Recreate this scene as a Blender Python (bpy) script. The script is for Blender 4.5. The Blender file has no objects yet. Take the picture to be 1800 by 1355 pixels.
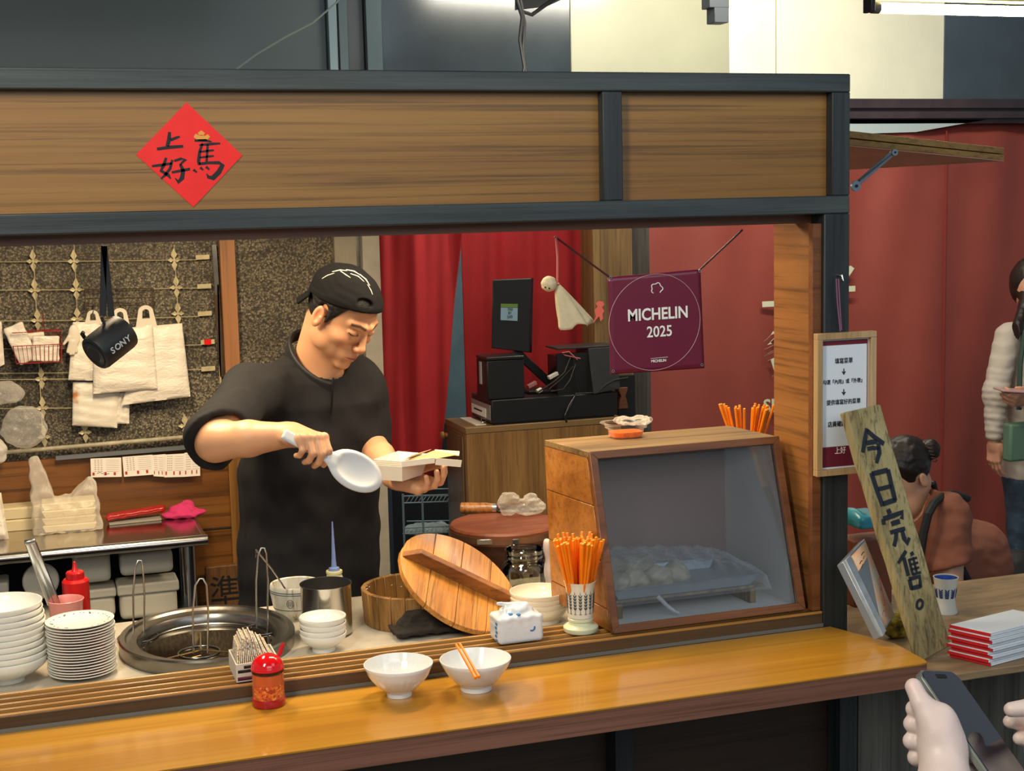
import bpy, bmesh, math, random
import numpy as np
from mathutils import Vector, Matrix
random.seed(7); rng = np.random.default_rng(5)
SC = bpy.context.scene
COL = SC.collection
# ---------------------------------------------------------------- camera
F = 2550.; CH = 1.95; OFF = 315.
_b = F*F/OFF
Xc = np.array([7580, 490, F]); Xc = Xc/np.linalg.norm(Xc)
Zc = -np.array([(490-OFF)/7580*_b, -_b, F]); Zc = Zc/np.linalg.norm(Zc)
Yc = np.cross(Zc, Xc)
if Yc[2] < 0: Yc = -Yc
CO = np.array([0, 0, CH])
def ray(px, py):
    c = np.array([px-900, -(py-677.5), F]); return np.array([c@Xc, c@Yc, c@Zc])
def aY(px, py, Y): r = ray(px, py); return CO+r*(Y/r[1])
def aZ(px, py, Z): r = ray(px, py); return CO+r*((Z-CH)/r[2])
def aX(px, py, X): r = ray(px, py); return CO+r*(X/r[0])
def aD(px, py, D): r = ray(px, py); return CO+r*(D/F)          # by depth along the view
def pxm(p):                                                   # pixels per metre at a point
    d = np.array(p)-CO; return F/(d[0]*Xc[2]+d[1]*Yc[2]+d[2]*Zc[2])
cam = bpy.data.cameras.new('camera'); camo = bpy.data.objects.new('camera', cam); COL.objects.link(camo)
# rows of world->camera(right, up, fwd)
R = np.array([[Xc[0], Yc[0], Zc[0]], [Xc[1], Yc[1], Zc[1]], [Xc[2], Yc[2], Zc[2]]])
right, up, fwd = R[0], R[1], R[2]
camo.matrix_world = Matrix(((right[0], up[0], -fwd[0], 0), (right[1], up[1], -fwd[1], 0), (right[2], up[2], -fwd[2], CH), (0, 0, 0, 1)))
cam.sensor_width = 36; cam.lens = F*36/1800; cam.clip_start = .05
SC.camera = camo
# ---------------------------------------------------------------- world, lights, exposure
W = bpy.data.worlds.new('world'); SC.world = W; W.use_nodes = True
bg = W.node_tree.nodes['Background']; bg.inputs[0].default_value = (.72, .80, .88, 1); bg.inputs[1].default_value = .30
SC.view_settings.view_transform = 'Standard'; SC.view_settings.look = 'None'
SC.view_settings.gamma = 1; SC.view_settings.exposure = 0.0; SC.view_settings.use_curve_mapping = False
SC.cycles.max_bounces = 8; SC.cycles.transparent_max_bounces = 16
def area(name, loc, tgt, size, sy, power, col, spread=180):
    l = bpy.data.lights.new(name, 'AREA'); l.shape = 'RECTANGLE'; l.size = size; l.size_y = sy; l.energy = power; l.color = col
    l.spread = math.radians(spread)
    o = bpy.data.objects.new(name, l); COL.objects.link(o); o.location = loc
    o.rotation_euler = (Vector(tgt)-Vector(loc)).to_track_quat('-Z', 'Y').to_euler(); return o
WARM = (1, .78, .50); COOL = (.72, .86, 1); NEUT = (1, .94, .78)
area('stall_lamp', (.22, 3.45, 2.10), (.25, 3.6, 1), .12, .6, 18, WARM)
area('stall_lamp', (.95, 3.25, 2.10), (.9, 3.35, 1), .6, .12, 15, WARM)
area('stall_lamp', (1.45, 3.30, 2.10), (1.4, 3.3, 1), .3, .1, 5, WARM)
area('arcade_fill', (-.9, .9, 3.3), (.5, 3.2, 1.6), .5, 1.2, 60, NEUT)
area('arcade_fill', (2.4, .6, 3.2), (1.9, 3.4, 1.2), 1.4, 1.4, 14, COOL)  # unseen cool fill added on the camera side
area('corridor_fill', (2.9, 4.6, 3.2), (3.2, 6.2, 1.3), 1.2, .2, 50, NEUT)  # unseen fill, turned up to brighten the red tarpaulin
area('corridor_fill', (2.6, 5.7, 3.6), (2.6, 6.3, 2.7), 1.5, .15, 24, NEUT)  # unseen wall washer added to brighten the cream sheets
area('arcade_fill', (.8, -1.2, 3.0), (1.0, 2.8, 1.3), 2.5, 1.2, 33, (.95, .97, 1))  # big unseen frontal fill added behind the camera
area('back_room_fill', (1.75, 4.62, 2.5), (1.7, 5.3, 1.4), .5, .2, 5, NEUT)  # unseen fill added to brighten the red curtains
# ---------------------------------------------------------------- materials
def newmat(name):
    m = bpy.data.materials.new(name); m.use_nodes = True
    nt = m.node_tree; return m, nt, nt.nodes['Principled BSDF']
def rgb(h):
    if isinstance(h, str):
        h = h.lstrip('#'); c = [int(h[i:i+2], 16)/255 for i in (0, 2, 4)]
        return tuple((x/12.92 if x <= .04045 else ((x+.055)/1.055)**2.4) for x in c)+(1,)
    return tuple(h)+(1,) if len(h) == 3 else tuple(h)
def coords(nt, scale=(1, 1, 1), rot=(0, 0, 0)):
    tc = nt.nodes.new('ShaderNodeTexCoord'); mp = nt.nodes.new('ShaderNodeMapping')
    mp.inputs['Scale'].default_value = scale; mp.inputs['Rotation'].default_value = rot
    nt.links.new(tc.outputs['Object'], mp.inputs[0]); return mp.outputs[0]
def noise(nt, vec, scale, detail=3, rough=.5, dist=0):
    n = nt.nodes.new('ShaderNodeTexNoise'); n.inputs['Scale'].default_value = scale; n.inputs['Detail'].default_value = detail
    n.inputs['Roughness'].default_value = rough; n.inputs['Distortion'].default_value = dist
    nt.links.new(vec, n.inputs['Vector']); return n.outputs[0]
def ramp(nt, fac, stops):
    r = nt.nodes.new('ShaderNodeValToRGB'); e = r.color_ramp.elements
    while len(e) < len(stops): e.new(.5)
    for i, (p, c) in enumerate(stops): e[i].position = p; e[i].color = rgb(c)
    nt.links.new(fac, r.inputs[0]); return r.outputs[0]
def bump(nt, bs, h, strength=.2, dist=.002):
    b = nt.nodes.new('ShaderNodeBump'); b.inputs['Strength'].default_value = strength; b.inputs['Distance'].default_value = dist
    nt.links.new(h, b.inputs['Height']); nt.links.new(b.outputs[0], bs.inputs['Normal'])
def plain(name, col, rough=.5, metal=0, var=.0, vscale=8, bmp=0, bscale=60, coat=0, spec=.5, emit=None, es=0, trans=0, ior=1.45, sss=0, alpha=1):
    m, nt, bs = newmat(name)
    bs.inputs['Base Color'].default_value = rgb(col); bs.inputs['Roughness'].default_value = rough
    bs.inputs['Metallic'].default_value = metal; bs.inputs['Coat Weight'].default_value = coat; bs.inputs['Coat Roughness'].default_value = .12
    bs.inputs['Specular IOR Level'].default_value = spec; bs.inputs['Transmission Weight'].default_value = trans; bs.inputs['IOR'].default_value = ior
    bs.inputs['Alpha'].default_value = alpha
    if sss: bs.inputs['Subsurface Weight'].default_value = sss; bs.inputs['Subsurface Radius'].default_value = (.01, .004, .002); bs.inputs['Subsurface Scale'].default_value = 1
    if var:
        v = coords(nt); c = rgb(col); lo = tuple(x*(1-var) for x in c[:3]); hi = tuple(min(1, x*(1+var)) for x in c[:3])
        nt.links.new(ramp(nt, noise(nt, v, vscale, 5, .6), [(.3, lo), (.7, hi)]), bs.inputs['Base Color'])
    if bmp: bump(nt, bs, noise(nt, coords(nt), bscale, 4), bmp)
    if emit: bs.inputs['Emission Color'].default_value = rgb(emit); bs.inputs['Emission Strength'].default_value = es
    return m
def wood(name, cd, cm, cl, axis=0, scale=9, stretch=14, rough=.45, coat=0, bmp=.15, lines=.5, knots=0):
    """grain runs along the axis"""
    m, nt, bs = newmat(name)
    s = [1, 1, 1]; s[axis] = 1/stretch
    v = coords(nt, tuple(s))
    a = noise(nt, v, scale, 6, .62, .35)
    col = ramp(nt, a, [(.30, cd), (.5, cm), (.72, cl)])
    s2 = [1, 1, 1]; s2[axis] = 1/(stretch*3)
    g = noise(nt, coords(nt, tuple(s2)), scale*8, 5, .7, .25)
    gr = ramp(nt, g, [(.36, (1-lines,)*3), (.50, (1, 1, 1))])
    mx = nt.nodes.new('ShaderNodeMix'); mx.data_type = 'RGBA'; mx.blend_type = 'MULTIPLY'; mx.inputs[0].default_value = 1
    nt.links.new(col, mx.inputs[6]); nt.links.new(gr, mx.inputs[7]); nt.links.new(mx.outputs[2], bs.inputs['Base Color'])
    bs.inputs['Roughness'].default_value = rough; bs.inputs['Coat Weight'].default_value = coat; bs.inputs['Coat Roughness'].default_value = .08
    if bmp: bump(nt, bs, g, bmp, .002)
    return m
def film(name, col=(.9, .92, .93), opac=.25, rough=.12, edge=.6):
    """thin clear plastic: mostly lets through, with gloss"""
    m = bpy.data.materials.new(name); m.use_nodes = True; nt = m.node_tree; nt.nodes.clear()
    out = nt.nodes.new('ShaderNodeOutputMaterial'); tr = nt.nodes.new('ShaderNodeBsdfTransparent'); pr = nt.nodes.new('ShaderNodeBsdfPrincipled')
    pr.inputs['Base Color'].default_value = rgb(col); pr.inputs['Roughness'].default_value = rough; pr.inputs['Specular IOR Level'].default_value = .8
    mx = nt.nodes.new('ShaderNodeMixShader'); lw = nt.nodes.new('ShaderNodeLayerWeight'); lw.inputs[0].default_value = .35
    ad = nt.nodes.new('ShaderNodeMath'); ad.operation = 'MULTIPLY_ADD'; ad.inputs[1].default_value = edge; ad.inputs[2].default_value = opac; ad.use_clamp = True
    nt.links.new(lw.outputs['Facing'], ad.inputs[0]); nt.links.new(ad.outputs[0], mx.inputs[0])
    nt.links.new(tr.outputs[0], mx.inputs[1]); nt.links.new(pr.outputs[0], mx.inputs[2]); nt.links.new(mx.outputs[0], out.inputs[0])
    b = nt.nodes.new('ShaderNodeBump'); b.inputs['Strength'].default_value = .5; b.inputs['Distance'].default_value = .006
    nt.links.new(noise(nt, coords(nt), 45, 4), b.inputs['Height']); nt.links.new(b.outputs[0], pr.inputs['Normal'])
    return m
def glass(name, tint=(1, 1, 1), refl=.10):
    m = bpy.data.materials.new(name); m.use_nodes = True; nt = m.node_tree; nt.nodes.clear()
    out = nt.nodes.new('ShaderNodeOutputMaterial'); tr = nt.nodes.new('ShaderNodeBsdfTransparent'); gl = nt.nodes.new('ShaderNodeBsdfGlossy')
    tr.inputs[0].default_value = rgb(tint); gl.inputs['Roughness'].default_value = .02
    fr = nt.nodes.new('ShaderNodeFresnel'); fr.inputs[0].default_value = 1.5
    ad = nt.nodes.new('ShaderNodeMath'); ad.operation = 'ADD'; ad.inputs[1].default_value = refl; ad.use_clamp = True
    mx = nt.nodes.new('ShaderNodeMixShader')
    nt.links.new(fr.outputs[0], ad.inputs[0]); nt.links.new(ad.outputs[0], mx.inputs[0]); nt.links.new(tr.outputs[0], mx.inputs[1]); nt.links.new(gl.outputs[0], mx.inputs[2]); nt.links.new(mx.outputs[0], out.inputs[0])
    return m
# ---------------------------------------------------------------- mesh helpers
def V(a): return np.array(a, float)
def unit(a): a = V(a); n = np.linalg.norm(a); return a/n if n > 1e-12 else a
class MB:
    def __init__(s): s.v = []; s.f = []
    def add(s, vs, fs):
        o = len(s.v); s.v += [tuple(map(float, p)) for p in vs]; s.f += [tuple(i+o for i in f) for f in fs]; return s
    def hexa(s, c):  # 8 corners: bottom 0-3 ccw, top 4-7
        return s.add(c, [(3, 2, 1, 0), (4, 5, 6, 7), (0, 1, 5, 4), (1, 2, 6, 5), (2, 3, 7, 6), (3, 0, 4, 7)])
    def box(s, lo, hi):
        x0, y0, z0 = lo; x1, y1, z1 = hi
        return s.hexa([(x0, y0, z0), (x1, y0, z0), (x1, y1, z0), (x0, y1, z0), (x0, y0, z1), (x1, y0, z1), (x1, y1, z1), (x0, y1, z1)])
    def obox(s, c, ax, ay, az, hx, hy, hz):  # oriented box, centre, axes, half sizes
        c = V(c); ax, ay, az = unit(ax)*hx, unit(ay)*hy, unit(az)*hz
        return s.hexa([c-ax-ay-az, c+ax-ay-az, c+ax+ay-az, c-ax+ay-az, c-ax-ay+az, c+ax-ay+az, c+ax+ay+az, c-ax+ay+az])
    def bar(s, a, b, w, h, upv=(0, 0, 1)):
        a, b = V(a), V(b); d = unit(b-a); sd = np.cross(d, upv); sd = unit(sd) if np.linalg.norm(sd) > 1e-6 else V((1, 0, 0)); u = np.cross(sd, d)
        return s.obox((a+b)/2, d, sd, u, np.linalg.norm(b-a)/2, w/2, h/2)
    def tube(s, pts, r, seg=8, caps=True, closed=False):
        pts = [V(p) for p in pts]; n = len(pts); rr = r if hasattr(r, '__len__') else [r]*n
        prev = None; rings = []
        for i in range(n):
            a = pts[i-1] if (i > 0 or closed) else pts[i]; b = pts[(i+1) % n] if (i < n-1 or closed) else pts[i]
            d = unit(b-a)
            if prev is None:
                t = V((0, 0, 1)) if abs(d[2]) < .9 else V((1, 0, 0)); u = unit(np.cross(d, t))
            else: u = unit(prev-d*(prev@d))
            w = np.cross(d, u); prev = u
            rings.append([pts[i]+rr[i]*(math.cos(k*2*math.pi/seg)*u+math.sin(k*2*math.pi/seg)*w) for k in range(seg)])
        vs = [p for r_ in rings for p in r_]; fs = []
        for i in range(n if closed else n-1):
            j = (i+1) % n
            for k in range(seg): fs.append((i*seg+k, i*seg+(k+1) % seg, j*seg+(k+1) % seg, j*seg+k))
        if caps and not closed: fs += [tuple(range(seg))[::-1], tuple((n-1)*seg+k for k in range(seg))]
        return s.add(vs, fs)
    def lathe(s, prof, c, seg=32, axis=(0, 0, 1), sy=1, mod=None):  # prof: (r,h)
        c = V(c); az = unit(axis); t = V((1, 0, 0)) if abs(az[0]) < .9 else V((0, 1, 0)); ax = unit(t-az*(t@az)); ay = np.cross(az, ax)
        vs = []; idx = []
        for (r, h) in prof:
            if r < 1e-6: idx.append([len(vs)]); vs.append(c+az*h)
            else:
                st = len(vs)
                for k in range(seg):
                    th = k*2*math.pi/seg; q = mod(th, r, h) if mod else r
                    vs.append(c+az*h+q*(math.cos(th)*ax+sy*math.sin(th)*ay))
                idx.append(list(range(st, st+seg)))
        fs = []
        for a, b in zip(idx[:-1], idx[1:]):
            for k in range(seg):
                k2 = (k+1) % seg
                if len(a) == 1 and len(b) == 1: continue
                if len(a) == 1: fs.append((a[0], b[k2], b[k]))
                elif len(b) == 1: fs.append((a[k], a[k2], b[0]))
                else: fs.append((a[k], a[k2], b[k2], b[k]))
        return s.add(vs, fs)
    def prism(s, poly, o, ax, ay, t):  # polygon in plane (o,ax,ay) extruded by vector t (both ways 0..t)
        o, ax, ay, t = V(o), V(ax), V(ay), V(t); n = len(poly)
        a = [o+p[0]*ax+p[1]*ay for p in poly]; b = [p+t for p in a]
        return s.add(a+b, [tuple(range(n))[::-1], tuple(range(n, 2*n))]+[(i, (i+1) % n, n+(i+1) % n, n+i) for i in range(n)])
    def grid(s, fn, nu, nv, thick=0):  # fn(u,v)->point
        vs = [fn(i/nu, j/nv) for j in range(nv+1) for i in range(nu+1)]
        return s.add(vs, [(j*(nu+1)+i, j*(nu+1)+i+1, (j+1)*(nu+1)+i+1, (j+1)*(nu+1)+i) for j in range(nv) for i in range(nu)])
    def build(s, name, mat, parent=None, smooth=35, bevel=0, bseg=2, solid=0, sub=0, origin=None, label=None, loc=None):
        vs = np.array(s.v, float)
        if parent is not None: o = V(parent['_o'])
        elif origin is not None: o = V(origin)
        else: o = V(((vs[:, 0].min()+vs[:, 0].max())/2, (vs[:, 1].min()+vs[:, 1].max())/2, vs[:, 2].min()))
        me = bpy.data.meshes.new(name); me.from_pydata((vs-o).tolist(), [], s.f); me.update()
        bm = bmesh.new(); bm.from_mesh(me); bmesh.ops.recalc_face_normals(bm, faces=bm.faces); bm.to_mesh(me); bm.free()
        if smooth:
            me.polygons.foreach_set('use_smooth', [True]*len(me.polygons)); me.set_sharp_from_angle(angle=math.radians(smooth))
        me.materials.append(mat)
        ob = bpy.data.objects.new(name, me); COL.objects.link(ob)
        if parent is not None: ob.parent = parent
        else: ob.location = o
        ob['_o'] = [float(x) for x in o]
        if bevel:
            b = ob.modifiers.new('bevel', 'BEVEL'); b.width = bevel; b.segments = bseg; b.limit_method = 'ANGLE'; b.angle_limit = math.radians(40); b.harden_normals = False
        if solid: q = ob.modifiers.new('solid', 'SOLIDIFY'); q.thickness = solid; q.offset = 0
        if sub: q = ob.modifiers.new('sub', 'SUBSURF'); q.levels = sub; q.render_levels = sub
        if label: ob['label'] = label
        return ob
def tag(o, label, cat, group=None):
    o['label'] = label; o['category'] = cat
    if group: o['group'] = group
    return o
def thing(name, label, cat, loc, group=None):
    o = bpy.data.objects.new(name, None); COL.objects.link(o); o.location = loc; o.empty_display_size = .05
    o['_o'] = [float(x) for x in loc]; return tag(o, label, cat, group)
def struct(o, label=None):
    o['kind'] = 'structure'
    if label: o['label'] = label
    return o
def dup(root, loc, label=None, group=None, rot=None, scale=None):
    def cp(o, par):
        c = o.copy(); COL.objects.link(c)
        if par is not None: c.parent = par
        for ch in o.children: cp(ch, c)
        return c
    r = cp(root, None); r.location = loc
    if rot is not None: r.rotation_euler = rot
    if scale is not None: r.scale = scale
    if label: r['label'] = label
    if group: r['group'] = group
    return r
def text(s, mat, parent, o, ax, ay, size, name='lettering', thick=.0006, off=0, align='CENTER', sx=1, bold_dup=0, rot=0, label=None):
    """flat print: text mesh in the plane (o, ax, ay), slightly proud"""
    cu = bpy.data.curves.new('txt', 'FONT'); cu.body = s; cu.size = 1; cu.align_x = align; cu.align_y = 'CENTER'; cu.offset = off; cu.resolution_u = 3; cu.extrude = thick/size/2
    ob = bpy.data.objects.new('txt', cu); COL.objects.link(ob); dg = bpy.context.evaluated_depsgraph_get(); dg.update()
    me = bpy.data.meshes.new_from_object(ob.evaluated_get(dg)); bpy.data.objects.remove(ob)
    n = len(me.vertices); co = np.empty(n*3); me.vertices.foreach_get('co', co); co = co.reshape(-1, 3)
    ax, ay = unit(ax), unit(ay); az = unit(np.cross(ax, ay))
    if rot: c_, s_ = math.cos(rot), math.sin(rot); ax, ay = ax*c_+ay*s_, ay*c_-ax*s_
    po = V(parent['_o']) if parent is not None else V((0, 0, 0))
    w = V(o)+co[:, :1]*size*sx*ax+co[:, 1:2]*size*ay+(co[:, 2:3]*size)*az-po
    me.vertices.foreach_set('co', w.ravel()); me.materials.clear(); me.materials.append(mat); me.update(); me.name = name
    r = bpy.data.objects.new(name, me); COL.objects.link(r); r.parent = parent; r['_o'] = list(parent['_o'])
    if label: r['label'] = label
    return r
# ---------------------------------------------------------------- distance-field modelling
def sdf_mesh(fn, lo, hi, h):
    """naive surface nets on fn(P)->distance, P (...,3)"""
    lo, hi = V(lo), V(hi); n = np.maximum(4, np.ceil((hi-lo)/h).astype(int)+1)
    xs = [lo[i]+np.arange(n[i])*h for i in range(3)]
    D = np.empty(n, np.float32)
    step = max(1, int(400000/(n[1]*n[2])))
    for a in range(0, n[0], step):
        X, Y, Z = np.meshgrid(xs[0][a:a+step], xs[1], xs[2], indexing='ij')
        D[a:a+step] = fn(np.stack([X, Y, Z], -1))
    D[0] = D[-1] = 1; D[:, 0] = D[:, -1] = 1; D[:, :, 0] = D[:, :, -1] = 1
    S = D < 0; c = n-1
    corner = [(i, j, k) for i in (0, 1) for j in (0, 1) for k in (0, 1)]
    def sl(A, o): return A[o[0]:o[0]+c[0], o[1]:o[1]+c[1], o[2]:o[2]+c[2]]
    cnt = sum(sl(S, o).astype(np.int8) for o in corner); act = (cnt > 0) & (cnt < 8)
    ii = np.argwhere(act); idx = -np.ones(c, np.int64); idx[act] = np.arange(len(ii))
    acc = np.zeros((len(ii), 3)); num = np.zeros(len(ii))
    edges = [(a, b) for a in corner for b in corner if sum(abs(x-y) for x, y in zip(a, b)) == 1 and a < b]
    for a, b in edges:
        da = D[ii[:, 0]+a[0], ii[:, 1]+a[1], ii[:, 2]+a[2]]; db = D[ii[:, 0]+b[0], ii[:, 1]+b[1], ii[:, 2]+b[2]]
        m = (da < 0) != (db < 0); t = np.where(m, da/np.where(m, da-db, 1), 0)[:, None]
        p = V(a)*(1-t)+V(b)*t; acc[m] += p[m]; num[m] += 1
    vs = lo+(ii+acc/num[:, None])*h
    fs = []
    for ax in range(3):
        u, w = [(1, 2), (2, 0), (0, 1)][ax]
        A = np.take(S, range(0, n[ax]-1), ax); B = np.take(S, range(1, n[ax]), ax); ch = A != B
        e = np.argwhere(ch); e = e[(e[:, u] > 0) & (e[:, w] > 0) & (e[:, u] < c[u]) & (e[:, w] < c[w])]
        fl = A[e[:, 0], e[:, 1], e[:, 2]]
        q = []
        for du, dw in ((-1, -1), (0, -1), (0, 0), (-1, 0)):
            g = e.copy(); g[:, u] += du; g[:, w] += dw; q.append(idx[g[:, 0], g[:, 1], g[:, 2]])
        q = np.stack(q, 1); q[~fl] = q[~fl][:, ::-1]; fs.append(q)
    return vs, np.concatenate(fs)
def smin(a, b, k):
    h = np.clip(.5+.5*(b-a)/k, 0, 1); return b*(1-h)+a*h-k*h*(1-h)
def smax(a, b, k): return -smin(-a, -b, k)
def sphere(P, c, r): return np.linalg.norm(P-V(c), axis=-1)-r
def ell(P, c, r, Rm=None):
    Q = P-V(c)
    if Rm is not None: Q = Q@Rm.T      # rows of Rm are local axes
    r = V(r); k0 = np.linalg.norm(Q/r, axis=-1); k1 = np.linalg.norm(Q/(r*r), axis=-1); return k0*(k0-1)/np.maximum(k1, 1e-9)
def cap(P, a, b, ra, rb=None):
    a, b = V(a), V(b); rb = ra if rb is None else rb; d = b-a; t = np.clip(((P-a)@d)/max(d@d, 1e-12), 0, 1)
    return np.linalg.norm(P-a-t[..., None]*d, axis=-1)-(ra+(rb-ra)*t)
def rbox(P, c, hs, r, Rm=None):
    Q = P-V(c)
    if Rm is not None: Q = Q@Rm.T
    q = np.abs(Q)-V(hs)+r; return np.linalg.norm(np.maximum(q, 0), axis=-1)+np.minimum(q.max(-1), 0)-r
def plane(P, o, n): return (P-V(o))@unit(n)
def wob(P, s, seed=0):
    """cheap smooth pseudo-noise -1..1"""
    a = P*s; x, y, z = a[..., 0], a[..., 1], a[..., 2]
    return (np.sin(x*1.7+seed+1.3*np.sin(y*1.1+seed*2))*np.cos(y*1.9-seed+1.1*np.sin(z*1.3))+np.sin(z*2.1+seed*3+np.cos(x*.9)))/2
def join_sdf(name, regions, mat, parent=None, origin=None, label=None, smooth=True, relax=1, colorfn=None):
    vs, fs, off = [], [], 0
    for fn, lo, hi, h in regions:
        v, f = sdf_mesh(fn, lo, hi, h); vs.append(v); fs.append(f+off); off += len(v)
    vs = np.concatenate(vs); fs = np.concatenate(fs)
    for _ in range(relax):  # light Laplacian smoothing
        acc = np.zeros_like(vs); n = np.zeros(len(vs))
        for k in range(4):
            a, b_ = fs[:, k], fs[:, (k+1) % 4]
            np.add.at(acc, a, vs[b_]); np.add.at(acc, b_, vs[a]); np.add.at(n, a, 1); np.add.at(n, b_, 1)
        vs = vs*.5+.5*acc/np.maximum(n, 1)[:, None]
    if parent is not None: o = V(parent['_o'])
    elif origin is not None: o = V(origin)
    else: o = V(((vs[:, 0].min()+vs[:, 0].max())/2, (vs[:, 1].min()+vs[:, 1].max())/2, vs[:, 2].min()))
    me = bpy.data.meshes.new(name); me.vertices.add(len(vs)); me.vertices.foreach_set('co', (vs-o).ravel())
    me.loops.add(len(fs)*4); me.loops.foreach_set('vertex_index', fs.ravel().astype(np.int32)); me.polygons.add(len(fs))
    me.polygons.foreach_set('loop_start', np.arange(len(fs), dtype=np.int32)*4); me.update(calc_edges=True); me.validate()
    me.polygons.foreach_set('use_smooth', [smooth]*len(me.polygons)); me.materials.append(mat)
    if colorfn is not None:
        c = colorfn(vs); at = me.color_attributes.new('Col', 'FLOAT_COLOR', 'POINT')
        at.data.foreach_set('color', np.concatenate([c, np.ones((len(c), 1))], 1).astype(np.float32).ravel())
    ob = bpy.data.objects.new(name, me); COL.objects.link(ob); ob['_o'] = [float(x) for x in o]
    if parent is not None: ob.parent = parent
    else: ob.location = o
    if label: ob['label'] = label
    return ob
# ---------------------------------------------------------------- materials used widely
M = {}
M['blackwood'] = wood('blackwood', '#20272a', '#2e3638', '#454d4c', 0, 10, 16, .5, 0, .35, .45)
M['blackwood_z'] = wood('blackwood_z', '#1e2326', '#2a3032', '#3e4544', 2, 10, 16, .5, 0, .35, .45)
M['laminate'] = wood('laminate', '#7c5424', '#8d642c', '#9e7537', 0, 12, 34, .42, 0, .1, .5)
M['laminate_z'] = wood('laminate_z', '#6e4420', '#8a5a2c', '#a06c36', 1, 9, 14, .4, 0, .1, .45)
M['counter'] = wood('counter', '#a46a14', '#b8801f', '#c8922c', 0, 10, 40, .30, .45, .0, .2)
M['edge'] = wood('edge', '#5a3a2c', '#7c5240', '#916250', 0, 14, 40, .5, 0, .2, .45)
M['slat'] = wood('slat', '#8f5f26', '#b07c3a', '#c89850', 0, 12, 25, .3, .3, .1, .3)  # thin pale slats: the light caught on groove edges is in the colour
M['riser'] = wood('riser', '#3a2a1a', '#4c3824', '#614a30', 0, 14, 30, .45, 0, .2, .5)
M['darkply'] = wood('darkply', '#2c2018', '#3f2e22', '#554032', 0, 9, 20, .5, 0, .1, .4)
M['greyply'] = wood('greyply', '#3f3d38', '#5a5850', '#74726a', 2, 16, 24, .6, 0, .15, .4)
M['casewood'] = wood('casewood', '#7a4516', '#9c6226', '#b87c38', 0, 10, 8, .4, .1, .15, .35)
M['caseframe'] = wood('caseframe', '#5a3218', '#734423', '#8a5630', 0, 12, 12, .4, .1, .15, .3)
M['oldwood'] = wood('oldwood', '#5e5132', '#8a7a50', '#a89a6c', 2, 11, 10, .7, 0, .4, .55)
M['pine'] = wood('pine', '#6f4016', '#a5682a', '#c08440', 0, 10, 10, .45, .1, .25, .5)
M['steel'] = plain('steel', (.55, .54, .52), .22, 1, .12, 6, .05, 30)
M['steel_dark'] = plain('steel_dark', (.2, .2, .2), .3, 1, .3, 9)
M['black'] = plain('black', '#121315', .45)
M['blackgloss'] = plain('blackgloss', '#0d0e10', .2)
M['white'] = plain('white_ceramic', '#e8e6dc', .18, coat=.3)
M['paper'] = plain('paper', '#e9e4da', .7)
M['ink'] = plain('ink', '#14161a', .6)
M['red'] = plain('red', '#d8141a', .3)
M['orange'] = plain('orange', '#f0820c', .38, var=.12, vscale=30)
M['whiteink'] = plain('white_print', '#f2efe8', .6)
M['film'] = film('clear_film'); M['film_lo'] = film('clear_film_thin', opac=.08)
YF = float(aZ(900, 1172, 1.0)[1]); ZC = 1.0; ZL = 1.035; ZW = .985; YL = 2.905
XL, XR = -.75, 1.724
# floor and far setting
struct(MB().box((-4, -4, -.1), (7, 8, 0)).build('floor', plain('floor', '#6b6a66', .5, var=.15, vscale=3)))
struct(MB().box((-4, -4, 4.0), (7, 8, 4.1)).build('ceiling', plain('ceiling', '#5b6064', .8)))
# ---- facade
fa = thing('stall_fascia', 'long brown laminate fascia board in a black wooden frame above the serving hatch', 'fascia', (XL, YF, 1.918))
zt0, zt1, zb0, zb1 = 2.177, 2.216, 1.918, 1.957
yb = YF+.10
MB().box((XL, YF, zt0), (XR, yb, zt1)).build('top_rail', M['blackwood'], fa, bevel=.003)
MB().box((XL, YF, zb0), (XR, YF+.05, zb1)).build('bottom_rail', M['blackwood'], fa, bevel=.003)
MB().box((1.147, YF+.001, zb1), (1.190, YF+.05, zt0)).build('upright', M['blackwood_z'], fa, bevel=.002)
MB().box((1.680, YF+.001, zb1), (XR, YF+.05, zt0)).build('upright', M['blackwood_z'], fa, bevel=.002)
MB().box((XL, YF+.026, zb1-.01), (1.147, YF+.045, zt0+.005)).build('panel', M['laminate'], fa)
MB().box((1.190, YF+.026, zb1-.01), (1.680, YF+.045, zt0+.005)).build('panel', M['laminate'], fa)
MB().box((XL, YF+.055, zb0-.02), (XR-.06, yb, zb1)).build('header', M['caseframe'], fa)
# ---- right side wall of the stall: post and inner panel
po = thing('stall_post', 'black weathered wooden post carrying the right end of the fascia', 'post', ((XR+1.661)/2, YF+.03, 0))
MB().box((1.661, YF, .952), (XR, YF+.06, zb0)).build('shaft', M['blackwood_z'], po, bevel=.003)
c0 = aY(1472, 487, YF)
MB().tube([c0+V((0, .002, .004)), c0+V((0, -.02, .004)), c0+V((0, -.024, -.006)), c0+V((0, -.014, -.010))], .0025).build('hook', M['steel'], po)
sp = thing('hatch_lining', 'brown laminate lining inside the right end of the hatch', 'panel', (1.64, YF+.1, ZL))
MB().box((1.640, YF+.012, ZL), (1.6605, YF+.03, zb0-.0205)).build('edge_strip', M['caseframe'], sp)
MB().box((1.645, YF+.03, ZL+.0003), (1.6605, 2.965, zb0-.0205)).build('board', M['laminate_z'], sp)
# ceiling board of the stall
struct(MB().box((XL, YF+.101, 2.195), (XR-.01, 4.44, 2.2125)).build('trim_1', M['darkply']), 'dark board closing the top of the stall')
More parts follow.
